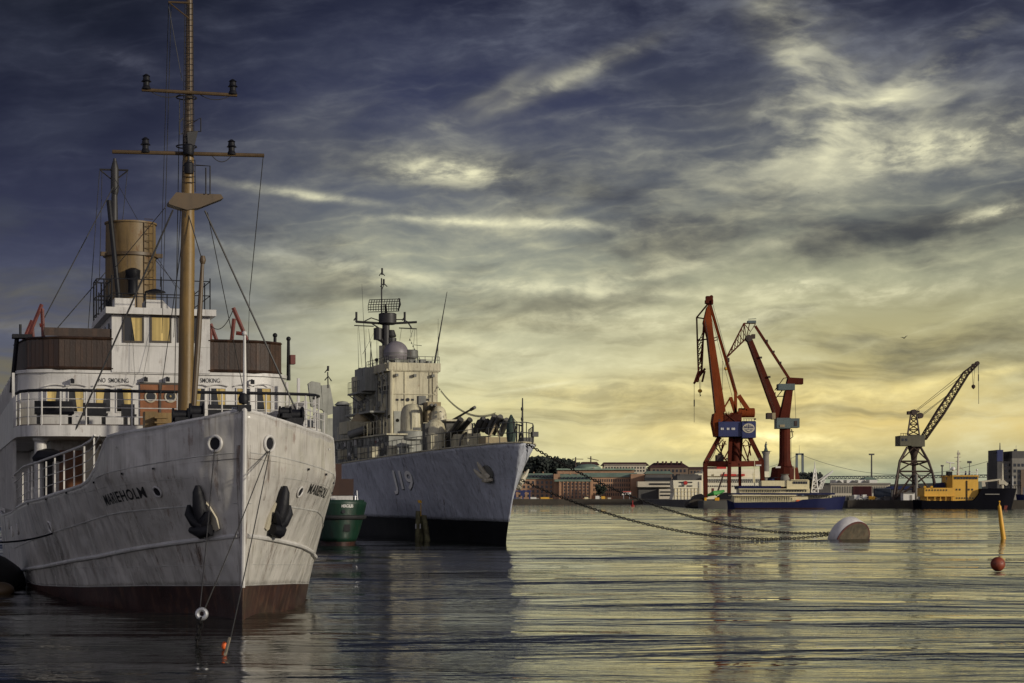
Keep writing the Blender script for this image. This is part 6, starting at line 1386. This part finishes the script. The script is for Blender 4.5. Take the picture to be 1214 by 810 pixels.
for (x, yb_, yt) in ((894.5, 596, 543), (941.8, 570, 551), (893, 572, 560)): MB().path([P(x, yb_, YS + 3), P(x, yt, YS + 3)], [.14, .07], 6).path([P(x - 2, lerp(yb_, yt, .8), YS + 3), P(x + 2, lerp(yb_, yt, .8), YS + 3)], .05, 4).build('pole_mast', m_cream, bs)
m = MB().lattice([P(962, 584, YS + 3), P(970, 584, YS + 3), P(966, 584, YS + 5)], [P(965.4, 556, YS + 3.6), P(966.8, 556, YS + 3.6), P(966, 556, YS + 4)], 6, .13, .09).tube(P(966, 557, YS + 3.8), P(966, 547, YS + 3.8), .16, .05, 6); m.build('foremast', m_whitefar, bs)
MB().beam(P(972, 571.5, YS + 4), P(987.5, 558.5, YS + 4), 2.4 * k, 2 * k).tube(P(963, 574, YS + 4), P(984, 560.5, YS + 4), .1, .1, 4).lattice([P(970, 580, YS + 3.6), P(974, 580, YS + 3.6), P(972, 580, YS + 4.6)], [P(974, 571, YS + 3.6), P(978, 569, YS + 3.6), P(976, 570, YS + 4.6)], 3, .12).build('deck_crane', m_whitefar, bs)
MB().box(P(946, 594.3, YS + .6), (4 * k, .8, 3 * k)).build('orange_boat', m_orange, bs)

# ---------------------------------------------------------------- long hall, containers, vans
YH = 530
b = building('long_hall', 'long low warehouse with pale pilasters behind the blue ship', 'warehouse', 985, 1055, 574.5, 593, YH, 24, m_render, z0=.8)
m = MB(); fb(m, 984, 1056, 572.6, 574.6, YH - .6, 25); m.build('cornice', m_conc, b, 0)
wins(b, 986, 1054, 576.5, 585, 34, 1, YH, .38, .95); wins(b, 986, 1020, 587.5, 590, 12, 1, YH, .5, .9)
m = MB(); [fb(m, x, x + 9, 569, 572.8, YH + 6, 10) for x in (991, 1004, 1017.5, 1031)]; m.build('roof_monitor', m_whitefar, b, 0)
for x in (992, 1008.5, 1022): m = MB(); m.prism([P(x + dx, y, YH + 5.6) for dx, y in ((0, 572.7), (3, 569.3), (7, 572.7))], (0, .4, 0)); fixn(m.build('roof_light', m_concdk, b, 0))
hiproof(b, 1024, 1041, 569.5, 565.5, YH + 40, 10, m_copper, .35)
def container(label, x0, x1, y0, y1, Y, m):
    t = thing('container', label, 'container', P((x0 + x1) / 2, y1, Y), group='shipping containers on the dock'); mb = MB(); fb(mb, x0, x1, y0, y1, Y, 2.6); mb.build('body', m, t, 0)
    r_ = MB(); n = int((x1 - x0) / 1.1)
    for i in range(n + 1): x = lerp(x0, x1, i / n); fb(r_, x - .18, x + .18, y0 + .2, y1 - .2, Y - .12, .14)
    r_.build('corrugated_side', m, t, 0)
    e = MB(); [fb(e, x - .25, x + .25, y0, y1, Y - .18, .2) for x in (x0 + .25, x1 - .25)]; fb(e, x0, x1, y0 - .3, y0 + .2, Y - .18, .2); e.build('frame', m, t, 0)
container('dark maroon double stacked container at the end of the long hall', 1012, 1033.5, 576.8, 590, 470, m_maroon)
container('slate blue container left of the lattice crane leg', 1038, 1056, 579.2, 593.5, 455, m_blucont)
vehicle('van', 'white van parked by the maroon container', 'van', 1012.5, 1022, 586.8, 593.3, 447, m_whitefar); vehicle('van', 'small white van right of the larger white van', 'van', 1023, 1029.5, 586.5, 593, 447, m_whitefar)
vehicle('yellow_loader', 'small yellow loader between the white vans and blue container', 'loader', 1030.5, 1040, 588.5, 593.3, 446, m_yel)
s_ = simple('site_hut', 'pale site hut at the foot of the lattice crane', 'hut', 1071, 1084.5, 585, 593.5, 438, 3, m_whitefar); m = MB(); fb(m, 1079, 1081.5, 587, 593, 437.9, .2); m.build('door', m_conc, s_, 0); m = MB(); fb(m, 1070.6, 1085, 584.3, 585, 437.7, 3.6); m.build('roof', m_conc, s_, 0)
m = MB().lathe([(.36, 0), (.36, 5.9), (.3, 6.1), (.1, 6.2)], P(1086.5, 593, 442), 12); tag(m.build('silo_tube', m_conc, None, origin=P(1085.5, 593, 444)), 'pale upright pipe beside the site hut inside the lattice crane', 'pipe')
for lab, x, yt, yb_, Y in (('tall dark floodlight mast on the dock in front of the far bridge', 1033.3, 538.5, 576, 600), ('short dark mast between the lattice crane and the yellow ship', 1117, 552, 576, 600)):
    t = thing('light_mast', lab, 'lamp post', P(x, yb_ + 8, Y)); MB().tube(P(x, 593, Y), P(x, yt, Y), .32, .22, 8).build('pole', m_concdk, t)
    MB().box(P(x, yt + .3, Y), (1.7 if x < 1100 else .8, .8, .5)).build('lamp_head', m_concdk, t)
m = MB(); r = random.Random(31)
for i in range(26):
    x = r.uniform(1040, 1096) if i < 16 else r.uniform(985, 1010); m.box(P(x, 592.5 - r.uniform(0, 1.5), 441 + r.random() * 3), (r.uniform(.4, 1.6), .8, r.uniform(.4, 1.4)))
tag(m.build('scrap', m_concdk, None, 0, origin=P(1060, 592, 442)), 'low dark scrap lying along the dock edge', 'scrap', kind='stuff')
# low sheds / parked stuff behind the lattice crane legs
s_ = simple('shed', 'dark low shed behind the lattice crane legs', 'shed', 1057, 1096, 580, 592, 470, 10, m_concdk); hiproof(s_, 1056, 1097, 580.2, 576.5, 470, 10, m_craneblue, .1)

# ---------------------------------------------------------------- yellow and black ship
YY = Yw(603.2); k = YY / F
ysn = thing('supply_ship', 'black hulled ship with bright yellow deckhouse and crane at the right quay', 'ship', P(1150, 603, YY))
def shp(top, bot, name, m, dy=0, half=4.6): return shell_px(top, bot, YY + dy, half, 5, 16, name, m, ysn)
shp([(1088, 592.5), (1097, 593.6), (1130, 594), (1159, 593), (1160.5, 579.5), (1185, 579), (1212, 579.2)], [(1089, 603), (1204.5, 603)], 'hull', m_shipblk)
shp([(1187, 599.5), (1205.8, 599.5)], [(1187, 602.6), (1203.8, 602.6)], 'boot_topping', m_redox, -.05, 4.65)
def ty(x0, x1, y0, y1, name, m, dy=1, d=7.2, par=None): mb = MB(); fb(mb, x0, x1, y0, y1, YY + dy, d); return mb.build(name, m, par or ysn, 0)
ty(1096, 1130, 578.5, 588.5, 'low_house', m_yelship, 1.0); ty(1097, 1130, 588.5, 593.8, 'main_deck_house', m_yelship, 2.0, 5); ty(1096, 1133, 588, 588.8, 'deck_edge', m_yelship, .6, 8)
m = MB(); [fb(m, x, x + .9, 588.8, 593.8, YY + .8, .4) for x in (1099, 1108, 1114.5, 1121, 1128)]; m.build('deck_pillars', m_yelship, ysn, 0)
tw = MB(); a, b, c, d_ = P(1129.3, 0, YY + 1.2), P(1159.8, 0, YY + 1.2), P(1122, 0, YY + 4), P(1122, 0, YY + 8); zt_, zb_ = P(0, 565, YY).z, P(0, 593.8, YY).z
tw.prism([(a.x, a.y, zb_), (b.x, b.y, zb_), (b.x, YY + 8, zb_), (c.x, YY + 8, zb_), (c.x, YY + 3.6, zb_)], (0, 0, zt_ - zb_)); t = fixn(tw.build('bridge_tower', m_yelship, ysn, 0))
ty(1129, 1160.3, 563.6, 565, 'bridge_roof', m_yelship, .9, 7.4, t); ty(1121, 1133, 564, 565.2, 'bridge_roof', m_yelship, 3.2, 5, t)
wins(ysn, 1131, 1159.5, 565.4, 568.4, 8, 1, YY + 1.15, .7, .9); wins(ysn, 1132.5, 1140, 579, 582, 2, 1, YY + 1.15, .35, .7); wins(ysn, 1147, 1155, 579, 582, 2, 1, YY + 1.15, .35, .7); wins(ysn, 1133, 1158, 589.5, 591.8, 8, 1, YY + 1.15, .35, .8)
wins(ysn, 1097, 1124, 580, 582.4, 8, 1, YY + .95, .3, .8)
ty(1145.8, 1147, 570, 593.5, 'black_pipe', m_black, 1.05, .3, t)
m = MB(); fb(m, 1121.8, 1127.5, 565.6, 569, YY + 3.5, .3); m.build('window', m_winfar, t, 0)
MB().path([P(1135.8, 564, YY + 4), P(1136, 545, YY + 4), P(1136, 534, YY + 4)], [.3, .22, .1], 8).path([P(1131.5, 542.5, YY + 4), P(1139, 542, YY + 4)], .08, 5).path([P(1133, 547, YY + 4), P(1139.5, 547.5, YY + 4)], .08, 5).box(P(1136.5, 538, YY + 4), (.6, .5, .5)).path([P(1137.5, 553, YY + 4), P(1142, 557, YY + 4)], .06, 4).build('mast', m_creampad, ysn)
MB().path([P(1126.5, 564, YY + 4), P(1126.5, 549, YY + 4)], .12, 6).path([P(1121.5, 548.3, YY + 4), P(1131.5, 549.3, YY + 4)], .14, 5).path([P(1122, 546.5, YY + 4), P(1126.5, 550, YY + 4)], .06, 4).sphere(P(1130, 556, YY + 4), .5, 10, 6).build('radar_scanner', m_whitefar, ysn)
MB().path([P(1149, 564, YY + 4), P(1149.5, 548, YY + 4)], .08, 6).box(P(1149.3, 548, YY + 4), (.9, .4, .5)).path([P(1151, 548, YY + 4), P(1147, 547.5, YY + 4)], .06, 4).build('signal_mast', m_concdk, ysn)
for x, w_ in ((1144.5, 1.2), (1149, 1.4)): ty(x, x + w_, 558.5, 563.8, 'vent_post', m_shipblue, 3.5, .5)
MB().sphere(P(1158.3, 557.3, YY + 3), 1.3 * k, 12, 8).tube(P(1158.3, 564, YY + 3), P(1158.3, 558, YY + 3), .1).build('satellite_dome', m_whitefar, ysn)
m = MB(); m.path([P(1129, 560, YY + 1.2), P(1159.5, 559.8, YY + 1.2)], .06, 4); [m.tube(P(x, 564, YY + 1.2), P(x, 559.8, YY + 1.2), .05, .05, 4) for x in range(1130, 1161, 4)]; m.build('roof_railing', m_whitefar, ysn)
ty(1124, 1129, 559, 564.2, 'bridge_locker', m_black, 3, 2); m = MB(); m.prism([P(x, y, YY + 4) for x, y in ((1109, 579), (1113, 573), (1120, 572), (1121, 579))], (0, 3, 0)); fixn(m.build('funnel_cover', m_shipblue, ysn, 0))
for x in (1095.5, 1103.5): ty(x, x + 2.5, 576.3, 579.2, 'yellow_lantern', m_yel, 1, 1)
cr = MB().beam(P(1161, 571.5, YY + 4), P(1186, 568.6, YY + 4), 1.6 * k, 2 * k, 2.6 * k, 2 * k).beam(P(1165, 571.5, YY + 4), P(1166, 577, YY + 4), .8, .8).path([P(1188, 582, YY + 4), P(1188.2, 565, YY + 4), P(1188.7, 549.5, YY + 4)], [2.2 * k, 1.5 * k, .5 * k], 10).box(P(1187, 572, YY + 4), (7 * k, 1.2, 5 * k)).beam(P(1190, 572, YY + 4), P(1194, 575, YY + 4), .7); cr.build('deck_crane', m_creampad, ysn)
ty(1160, 1164, 571, 580, 'fore_locker', m_cranegrey, 3, 2); ty(1168, 1185, 585.5, 586.6, 'white_line', m_conc, -.1, .3)
m = MB(); [m.tube(P(x, 579.3, YY + 1.5), P(x, 576, YY + 1.5), .05, .05, 4) for x in range(1192, 1212, 3)]; m.path([P(1191, 576.2, YY + 1.5), P(1211, 576, YY + 3)], .06, 4); m.build('bow_railing', m_shipblk, ysn)
nb = thing('moored_boat', 'dark blue boat bow just showing at the right edge behind the black ship', 'boat', P(1216, 603, 445)); shell_px([(1207, 586), (1240, 588)], [(1210, 603), (1240, 603)], 440, 2, 6, 0, 'hull', m_shipblue, nb); m = MB(); fb(m, 1216, 1238, 578, 588, 441, 2.5); m.build('cabin', m_whitefar, nb, 0)
# ---------------------------------------------------------------- concrete harbour building
YC = 520
cb_ = building('harbour_building', 'grey concrete harbour building with tower at the right edge', 'building', 1189.5, 1200.5, 547, 594, YC, 18, m_conc, z0=.8)
m = MB(); fb(m, 1182.3, 1189.5, 533.5, 594, YC - 1, 10, .8); m.build('stair_tower', m_concdk, cb_, 0); m = MB(); fb(m, 1182.3, 1188.8, 533.4, 547, YC - 1.2, 1); m.build('blue_panel', m_craneblue, cb_, 0)
m = MB(); fb(m, 1200, 1226, 543.5, 594, YC - 2, 20, .8); m.build('wall', m_conc, cb_, 0); m = MB(); fb(m, 1200, 1226, 534.8, 543.6, YC - 1.6, 19); m.build('dark_upper_storey', m_concdk, cb_, 0); m = MB(); fb(m, 1210.5, 1226, 557, 594, YC - 2.6, 1); m.build('brown_panel', m_brownrender, cb_, 0)
m = MB(); fb(m, 1189, 1200, 536.5, 537.5, YC + 2, 1); m.build('roof_bridge', m_concdk, cb_, 0); m = MB(); fb(m, 1204, 1206, 532.6, 535, YC, 2); m.build('roof_hatch', m_concdk, cb_, 0); MB().tube(P(1185.5, 534, YC), P(1185.5, 525, YC), .2, .1, 5).build('roof_antenna', m_concdk, cb_); MB().path([P(1178, 536.5, YC), P(1183, 537, YC)], .2, 4).build('side_arm', m_concdk, cb_)
wins(cb_, 1190, 1200, 548, 576, 2, 4, YC, .65, .5); wins(cb_, 1201, 1215, 548, 576, 3, 4, YC - 2, .6, .5)
m = MB(); fb(m, 1200.5, 1201.3, 565, 590, YC - 3, .5); m.build('downpipe', m_whitefar, cb_, 0)
# gulls
def gull(x, y, Y, w, label):
    c = P(x, y, Y); t = thing('gull', label, 'bird', c, group='gulls in the sky'); k = w
    bd = MB().path([c + Vector((-.02 * k, -.4 * k, 0)), c + Vector((0, -.1 * k, .01 * k)), c + Vector((0, .25 * k, 0)), c + Vector((0, .45 * k, .03 * k))], [.02 * k, .09 * k, .08 * k, .015 * k], 8)
    for s in (-1, 1):
        up = .18 if s < 0 else .42
        tip = c + Vector((s * .62 * k, .1 * k, (up if s > 0 else .16) * k)); el = c + Vector((s * .30 * k, -.05 * k, up * .75 * k))
        bd.path([c + Vector((s * .05 * k, -.02 * k, .02 * k)), el, tip], [.09 * k, .06 * k, .012 * k], 5)
    bd.build('body', m_gull, t)
gull(1072, 401, 180, .58, 'dark gull gliding over the lattice crane'); gull(1150.5, 174, 300, .30, 'tiny distant gull high up at the right'); gull(970.5, 229, 300, .25, 'tiny distant gull high above the red cranes')
# ================================================================ water
def waves(X, Y, R):
    z = np.zeros_like(X); rs = np.random.RandomState(4); step = R * .0034
    for L, th, sl in ((12.5, .02, .042), (8.6, -.03, .052), (6.3, .04, .044), (4.7, -.03, .028), (3.3, .06, .018), (2.3, -.08, .012)):   # long crested swell left by boats
        ph = rs.uniform(0, 6.28); kk = 2 * math.pi / L; gx = rs.uniform(.012, .03)
        env = .5 + .3 * np.sin(X * gx * 2.3 + Y * .03 + ph * 2) + .3 * np.sin(X * gx * 5.1 - Y * .06 + ph * 5) * np.cos(Y * .055 + ph)
        z += sl / kk * np.sin(kk * (math.sin(th) * X + math.cos(th) * Y) + ph + 1.6 * np.sin(X * gx * 2.1 + ph + Y * .02) + .9 * np.sin(X * .13 + Y * .03 + ph * 2) + .5 * np.sin(X * .31 + ph * 4)) * env * np.clip((L / step - 3) / 3, 0, 1)
    for i, L in enumerate(np.geomspace(.5, 3.2, 40)):
        th = rs.normal(0, .17); ph = rs.uniform(0, 6.28); kk = 2 * math.pi / L
        env = .4 + .6 * np.sin(X * .02 * (1 + i % 3) + Y * .045 + ph * 3)
        z += .0046 / kk * np.sin(kk * (math.sin(th) * X + math.cos(th) * Y) + ph + .5 * np.sin(X * .03 + ph)) * env * np.clip((L / step - 3) / 3, 0, 1)
    return z * np.clip((330 - R) / 100, 0, 1)
def polar_sheet():
    r = np.concatenate([np.geomspace(1.5, 24, 30)[:-1], np.geomspace(24, 330, 760)[:-1], np.geomspace(330, 12000, 100)])
    a = np.concatenate([np.linspace(-180, -24, 40)[:-1], np.linspace(-24, 24, 330), np.linspace(24, 180, 40)[1:-1]]) * math.pi / 180
    A, R = np.meshgrid(a, r); X = np.sin(A) * R; Y = np.cos(A) * R; Z = waves(X, Y, R) * (R < 900)
    nr, na = R.shape; v = np.stack([X, Y, Z], -1).reshape(-1, 3)
    i, j = np.meshgrid(np.arange(nr - 1), np.arange(na), indexing='ij'); j2 = (j + 1) % na
    f = np.stack([i * na + j, i * na + j2, (i + 1) * na + j2, (i + 1) * na + j], -1).reshape(-1, 4)
    f = f[:, ::-1]
    me = bpy.data.meshes.new('water'); me.vertices.add(len(v)); me.vertices.foreach_set('co', v.ravel()); me.loops.add(f.size); me.loops.foreach_set('vertex_index', f.ravel())
    me.polygons.add(len(f)); me.polygons.foreach_set('loop_start', np.arange(len(f)) * 4); me.polygons.foreach_set('loop_total', np.full(len(f), 4)); me.update(); me.validate()
    me.polygons.foreach_set('use_smooth', [True] * len(f))
    o = bpy.data.objects.new('water', me); COL.objects.link(o); return o
wt = polar_sheet(); tag(wt, kind='structure')
mw = bpy.data.materials.new('harbour_water'); mw.use_nodes = True; g = N(mw.node_tree); b = mw.node_tree.nodes['Principled BSDF']
b.inputs['Base Color'].default_value = (.010, .012, .009, 1); b.inputs['Roughness'].default_value = .025; b.inputs['IOR'].default_value = 1.333
co = g.new('ShaderNodeTexCoord').outputs['Object']
h1 = g.math('MULTIPLY', g.noise(g.mapping(co, rot=(0, 0, .05), scale=(.38, 1.5, 1)), 1.0, 4, .5, .3), .08)
h2 = g.math('MULTIPLY', g.noise(g.mapping(co, rot=(0, 0, -.12), scale=(1.0, 3.6, 1)), 1.0, 3, .5), .022)
h3 = g.math('MULTIPLY', g.noise(g.mapping(co, rot=(0, 0, .03), scale=(.05, .26, 1)), 1.0, 3, .5), .35)
patch = g.smooth(g.noise(g.mapping(co, scale=(.012, .05, 1)), 1, 3, .5), .35, .65)
hh = g.math('ADD', g.math('MULTIPLY', g.math('ADD', h1, h2), g.math('ADD', g.math('MULTIPLY', patch, .7), .45)), h3)
bp = g.new('ShaderNodeBump'); bp.inputs['Strength'].default_value = .85; bp.inputs['Distance'].default_value = 1.0
g.put(bp.inputs['Height'], hh); g.link(bp.outputs[0], b.inputs['Normal']); wt.data.materials.append(mw)

# ================================================================ sky, sun, camera
SUN_AZ, SUN_EL = math.radians(123), math.radians(14)        # azimuth clockwise from straight ahead (+Y): to the right, a little behind the camera
w = bpy.data.worlds.new('World'); SC.world = w; w.use_nodes = True; w.cycles.sampling_method = 'NONE'; nt = w.node_tree; nt.nodes.clear(); g = N(nt)
out = g.new('ShaderNodeOutputWorld'); bg = g.new('ShaderNodeBackground')
d = g.new('ShaderNodeTexCoord').outputs['Generated']; sep = g.new('ShaderNodeSeparateXYZ'); g.link(d, sep.inputs[0]); dx, dy, dz = sep.outputs
az = g.math('ARCTAN2', dx, dy); el = g.math('ARCSINE', dz)
# degrees: U to the right of straight ahead, V above the horizon
U = g.math('MULTIPLY', az, 57.2958); V = g.math('MULTIPLY', el, 57.2958)
Vn = g.math('DIVIDE', V, 30.0, clamp=True)
def L3(*c): return lin(c)
left = g.ramp(Vn, [(0, L3(120, 120, 118)), (.10, L3(98, 100, 108)), (.18, L3(74, 78, 98)), (.27, L3(50, 53, 80)), (.38, L3(29, 31, 58)), (.52, L3(15, 16, 35)), (1, L3(30, 33, 54))])
mid = g.ramp(Vn, [(0, L3(160, 156, 116)), (.04, L3(186, 178, 128)), (.13, L3(166, 164, 134)), (.22, L3(134, 138, 126)), (.30, L3(92, 97, 108)), (.40, L3(52, 57, 86)), (.52, L3(25, 27, 54)), (1, L3(36, 38, 62))])
right = g.ramp(Vn, [(0, L3(118, 128, 124)), (.025, L3(138, 142, 118)), (.07, L3(188, 168, 100)), (.14, L3(166, 157, 110)), (.22, L3(142, 143, 120)), (.32, L3(86, 91, 101)), (.42, L3(58, 62, 82)), (.52, L3(28, 30, 56)), (1, L3(38, 40, 62))])
base = g.mix(g.smooth(U, -13, -3), left, mid); base = g.mix(g.smooth(U, -1, 9), base, right)
w1 = g.math('MULTIPLY', g.math('SUBTRACT', g.noise(g.combine(g.math('MULTIPLY', U, .30), g.math('MULTIPLY', V, .42), 3.0), 1, 3, .5), .5), .9)
w2 = g.math('MULTIPLY', g.math('SUBTRACT', g.noise(g.combine(g.math('MULTIPLY', U, .30), g.math('MULTIPLY', V, .42), 33.0), 1, 3, .5), .5), .9)
Uw, Vw = g.math('ADD', U, w2), g.math('ADD', V, w1)
def rotc(rot, su, sv, seed):
    c, s = math.cos(rot), math.sin(rot)
    a = g.math('ADD', g.math('MULTIPLY', Uw, c), g.math('MULTIPLY', Vw, s)); b2 = g.math('SUBTRACT', g.math('MULTIPLY', Vw, c), g.math('MULTIPLY', Uw, s))
    return g.combine(g.math('MULTIPLY', a, su), g.math('MULTIPLY', b2, sv), seed)
def layer(rot, su, sv, seed, lo, hi, detail=7, rough=.57):
    return g.smooth(g.noise(rotc(rot, su, sv, seed), 1, detail, rough), lo, hi)
def wisps(rot, su, sv, seed, p=7):                 # thin drawn-out filaments: the crest lines of a noise field
    n = g.math('ABSOLUTE', g.math('SUBTRACT', g.noise(rotc(rot, su, sv, seed), 1, 5, .48), .5))
    return g.math('POWER', g.math('SUBTRACT', 1.0, g.math('MULTIPLY', n, 2.6), clamp=True), p)
def blob(u, v, ru, rv, rot=0.0):
    c, s = math.cos(rot), math.sin(rot); u_ = g.math('SUBTRACT', g.math('ADD', U, g.math('MULTIPLY', w2, .25)), u); v_ = g.math('SUBTRACT', g.math('ADD', V, g.math('MULTIPLY', w1, .3)), v)
    a = g.math('DIVIDE', g.math('ADD', g.math('MULTIPLY', u_, c), g.math('MULTIPLY', v_, s)), ru); b2 = g.math('DIVIDE', g.math('SUBTRACT', g.math('MULTIPLY', v_, c), g.math('MULTIPLY', u_, s)), rv)
    q = g.math('ADD', g.math('MULTIPLY', a, a), g.math('MULTIPLY', b2, b2)); return g.math('POWER', 2.71828, g.math('MULTIPLY', q, -1.0))
def px2(x, y): return math.degrees(math.atan((x - CX) / F)), math.degrees(math.atan((HY - y) / F))
col = base
def addc(s, amt, c, bl=None):
    global col
    f = g.math('MULTIPLY', s, amt); f = f if bl is None else g.math('MULTIPLY', f, bl)
    col = g.mix(f, col, c)
calm = g.math('SUBTRACT', 1.0, g.math('MULTIPLY', g.math('MULTIPLY', g.smooth(V, 7.5, 12.5), g.smooth(U, 5, -6)), .62))
up = g.math('MULTIPLY', g.smooth(U, -16, -1), calm)
c_hi = g.mix(g.smooth(V, 14, 7), L3(112, 116, 128), L3(196, 192, 156)); c_hi = g.mix(g.smooth(U, -4, -13), c_hi, L3(120, 124, 140))
c_lo = g.mix(g.smooth(V, 3, 9), L3(118, 114, 88), L3(60, 64, 82))
big = layer(.10, .12, .34, 1.0, .42, .66); med = layer(-.12, .30, .80, 5.0, .43, .66); fine = layer(.08, .8, 2.0, 9.0, .38, .68, 8, .6); drk = layer(.06, .14, .46, 17.0, .46, .66)
wA = wisps(.30, .13, .42, 21.0); wB = wisps(.10, .16, .80, 27.0, 9); wC = wisps(-.45, .16, .38, 31.0, 8)
tex = g.math('ADD', .55, g.math('MULTIPLY', fine, .45))
addc(drk, .80, c_lo, g.math('MULTIPLY', g.smooth(V, .5, 4), calm))
lowband = layer(-.05, .10, 1.1, 41.0, .46, .62)
addc(lowband, .60, L3(112, 104, 76), g.math('MULTIPLY', g.smooth(V, .6, 2.2), g.smooth(V, 7, 4)))
addc(g.math('MULTIPLY', big, tex), .50, c_hi, g.math('ADD', .15, g.math('MULTIPLY', up, .85)))
addc(g.math('MULTIPLY', med, tex), .26, c_hi, up)
addc(g.math('MULTIPLY', wB, tex), .22, c_hi, g.math('ADD', .25, g.math('MULTIPLY', up, .75)))
soft = g.math('ADD', .22, g.math('MULTIPLY', g.math('MULTIPLY', g.math('ADD', med, fine), .5), .9)); lump = g.math('ADD', .25, g.math('MULTIPLY', fine, .75)); fan = g.math('ADD', g.math('MULTIPLY', wA, .45), g.math('MULTIPLY', med, .6)); fanC = g.math('ADD', g.math('MULTIPLY', wC, .5), g.math('MULTIPLY', med, .5))
for x, y, rx, ry, rot, amt in ((1120, 282, 150, 24, .12, .80), (1010, 292, 120, 18, .1, .55), (720, 215, 170, 32, .0, .50), (1180, 335, 80, 14, .1, .5), (830, 285, 120, 20, .15, .35), (1060, 415, 130, 18, .1, .35), (420, 350, 150, 24, 0, .35), (700, 400, 100, 16, 0, .3)):
    u, v = px2(x, y); addc(g.math('ADD', .35, g.math('MULTIPLY', drk, .65)), amt, L3(66, 68, 74), blob(u, v, rx / F * 57.3, ry / F * 57.3, rot))
B_ = L3(206, 202, 168); Y_ = L3(226, 208, 132)
for x, y, rx, ry, rot, amt, src, cc in ((530, 202, 62, 15, -.06, .95, lump, B_), (560, 204, 40, 10, -.1, .5, lump, B_), (570, 263, 110, 5, -.03, .9, soft, B_), (660, 268, 90, 6, -.08, .7, soft, B_), (370, 234, 85, 5, -.12, .7, soft, B_), (640, 108, 120, 12, .40, .6, fan, B_), (560, 125, 60, 8, .5, .45, fan, B_),
        (985, 165, 130, 55, .25, .75, fan, B_), (1060, 120, 110, 14, .55, .8, fan, B_), (1100, 185, 130, 26, .12, .8, lump, B_), (990, 155, 14, 60, -.35, .5, fanC, B_), (930, 60, 26, 80, .42, .5, fanC, B_), (960, 80, 50, 60, .4, .4, fan, B_),
        (640, 342, 200, 9, -.03, .75, soft, B_), (730, 330, 120, 7, .12, .55, soft, B_), (930, 342, 46, 9, .1, .85, lump, B_), (420, 318, 130, 8, -.12, .55, soft, B_), (1040, 352, 130, 14, .1, .5, lump, B_), (880, 300, 90, 8, .15, .5, fan, B_), (1185, 262, 40, 7, .1, .7, lump, B_), (1160, 272, 36, 6, .1, .6, lump, B_),
        (880, 525, 150, 26, 0, .80, soft, Y_), (930, 519, 60, 5, -.05, .9, soft, L3(244, 232, 170)), (700, 470, 170, 20, .03, .5, soft, Y_), (760, 380, 130, 14, .0, .5, lump, B_), (150, 82, 40, 10, -.3, .3, soft, L3(110, 112, 126)), (330, 300, 110, 10, -.12, .45, soft, L3(150, 152, 146)), (330, 410, 130, 14, -.1, .5, soft, L3(160, 160, 148)), (60, 400, 80, 10, -.1, .4, lump, L3(132, 134, 142)), (300, 360, 90, 8, -.15, .4, soft, L3(158, 158, 150)), (625, 461, 50, 2.2, .14, .75, soft, B_), (985, 470, 140, 14, .0, .45, lump, Y_), (1150, 452, 80, 6, .15, .55, soft, Y_), (560, 440, 90, 12, .1, .4, lump, B_), (640, 420, 110, 10, -.15, .4, soft, B_)):
    u, v = px2(x, y); addc(src, amt, cc, blob(u, v, rx / F * 57.3, ry / F * 57.3, rot))
# rest of the dome: unseen grey-blue cloud behind and above the camera, brightened as fill light
behind = g.smooth(dy, .55, -.25)
col = g.mix(behind, col, g.mix(g.smooth(dz, .0, .7), L3(186, 183, 190), L3(84, 87, 104)))
sky = g.new('ShaderNodeTexSky', sky_type='NISHITA'); sky.sun_disc = False; sky.sun_elevation = SUN_EL; sky.sun_rotation = SUN_AZ; sky.air_density = 1.2; sky.dust_density = 3
skyc = g.mix(1.0, sky.outputs[0], (.5, .5, .5), 'MULTIPLY')
# Background strength .1: the cloud colours are divided by it, the clear-sky light shows through the cloud a little
hs = g.new('ShaderNodeHueSaturation'); hs.inputs['Saturation'].default_value = .84; g.link(col, hs.inputs['Color']); gm = g.new('ShaderNodeGamma'); g.link(hs.outputs[0], gm.inputs[0]); gm.inputs[1].default_value = 1.28
colv = g.new('ShaderNodeVectorMath', operation='SCALE'); g.link(gm.outputs[0], colv.inputs[0]); colv.inputs['Scale'].default_value = 10.0 * .30 ** -.28
sv = g.new('ShaderNodeVectorMath', operation='SCALE'); g.link(sky.outputs[0], sv.inputs[0]); sv.inputs['Scale'].default_value = .02
ad = g.new('ShaderNodeVectorMath', operation='ADD'); g.link(colv.outputs[0], ad.inputs[0]); g.link(sv.outputs[0], ad.inputs[1])
g.link(ad.outputs[0], bg.inputs[0]); bg.inputs[1].default_value = .1; g.link(bg.outputs[0], out.inputs[0])

sl = bpy.data.lights.new('sun', 'SUN'); sl.energy = 2.1; sl.angle = math.radians(3); sl.color = (1.0, .92, .76)
so = bpy.data.objects.new('sun', sl); COL.objects.link(so)
sd = Vector((math.sin(SUN_AZ) * math.cos(SUN_EL), math.cos(SUN_AZ) * math.cos(SUN_EL), math.sin(SUN_EL)))
so.rotation_euler = sd.to_track_quat('Z', 'Y').to_euler(); so.location = (60, -20, 60)

cam = bpy.data.cameras.new('camera'); co_ = bpy.data.objects.new('camera', cam); COL.objects.link(co_); SC.camera = co_
co_.location = (0, 0, H); co_.rotation_euler = (math.radians(90), 0, 0)
cam.sensor_fit = 'HORIZONTAL'; cam.sensor_width = 36; cam.lens = F / 1214 * 36; cam.shift_y = (HY - 405) / 1214; cam.clip_start = .3; cam.clip_end = 30000
SC.render.engine = 'CYCLES'; SC.cycles.use_denoising = True; SC.cycles.max_bounces = 6; SC.cycles.caustics_reflective = False; SC.cycles.caustics_refractive = False
SC.render.resolution_x, SC.render.resolution_y = 1024, 683
SC.view_settings.view_transform = 'Standard'; SC.view_settings.look = 'None'; SC.view_settings.exposure = .35; SC.view_settings.gamma = 1
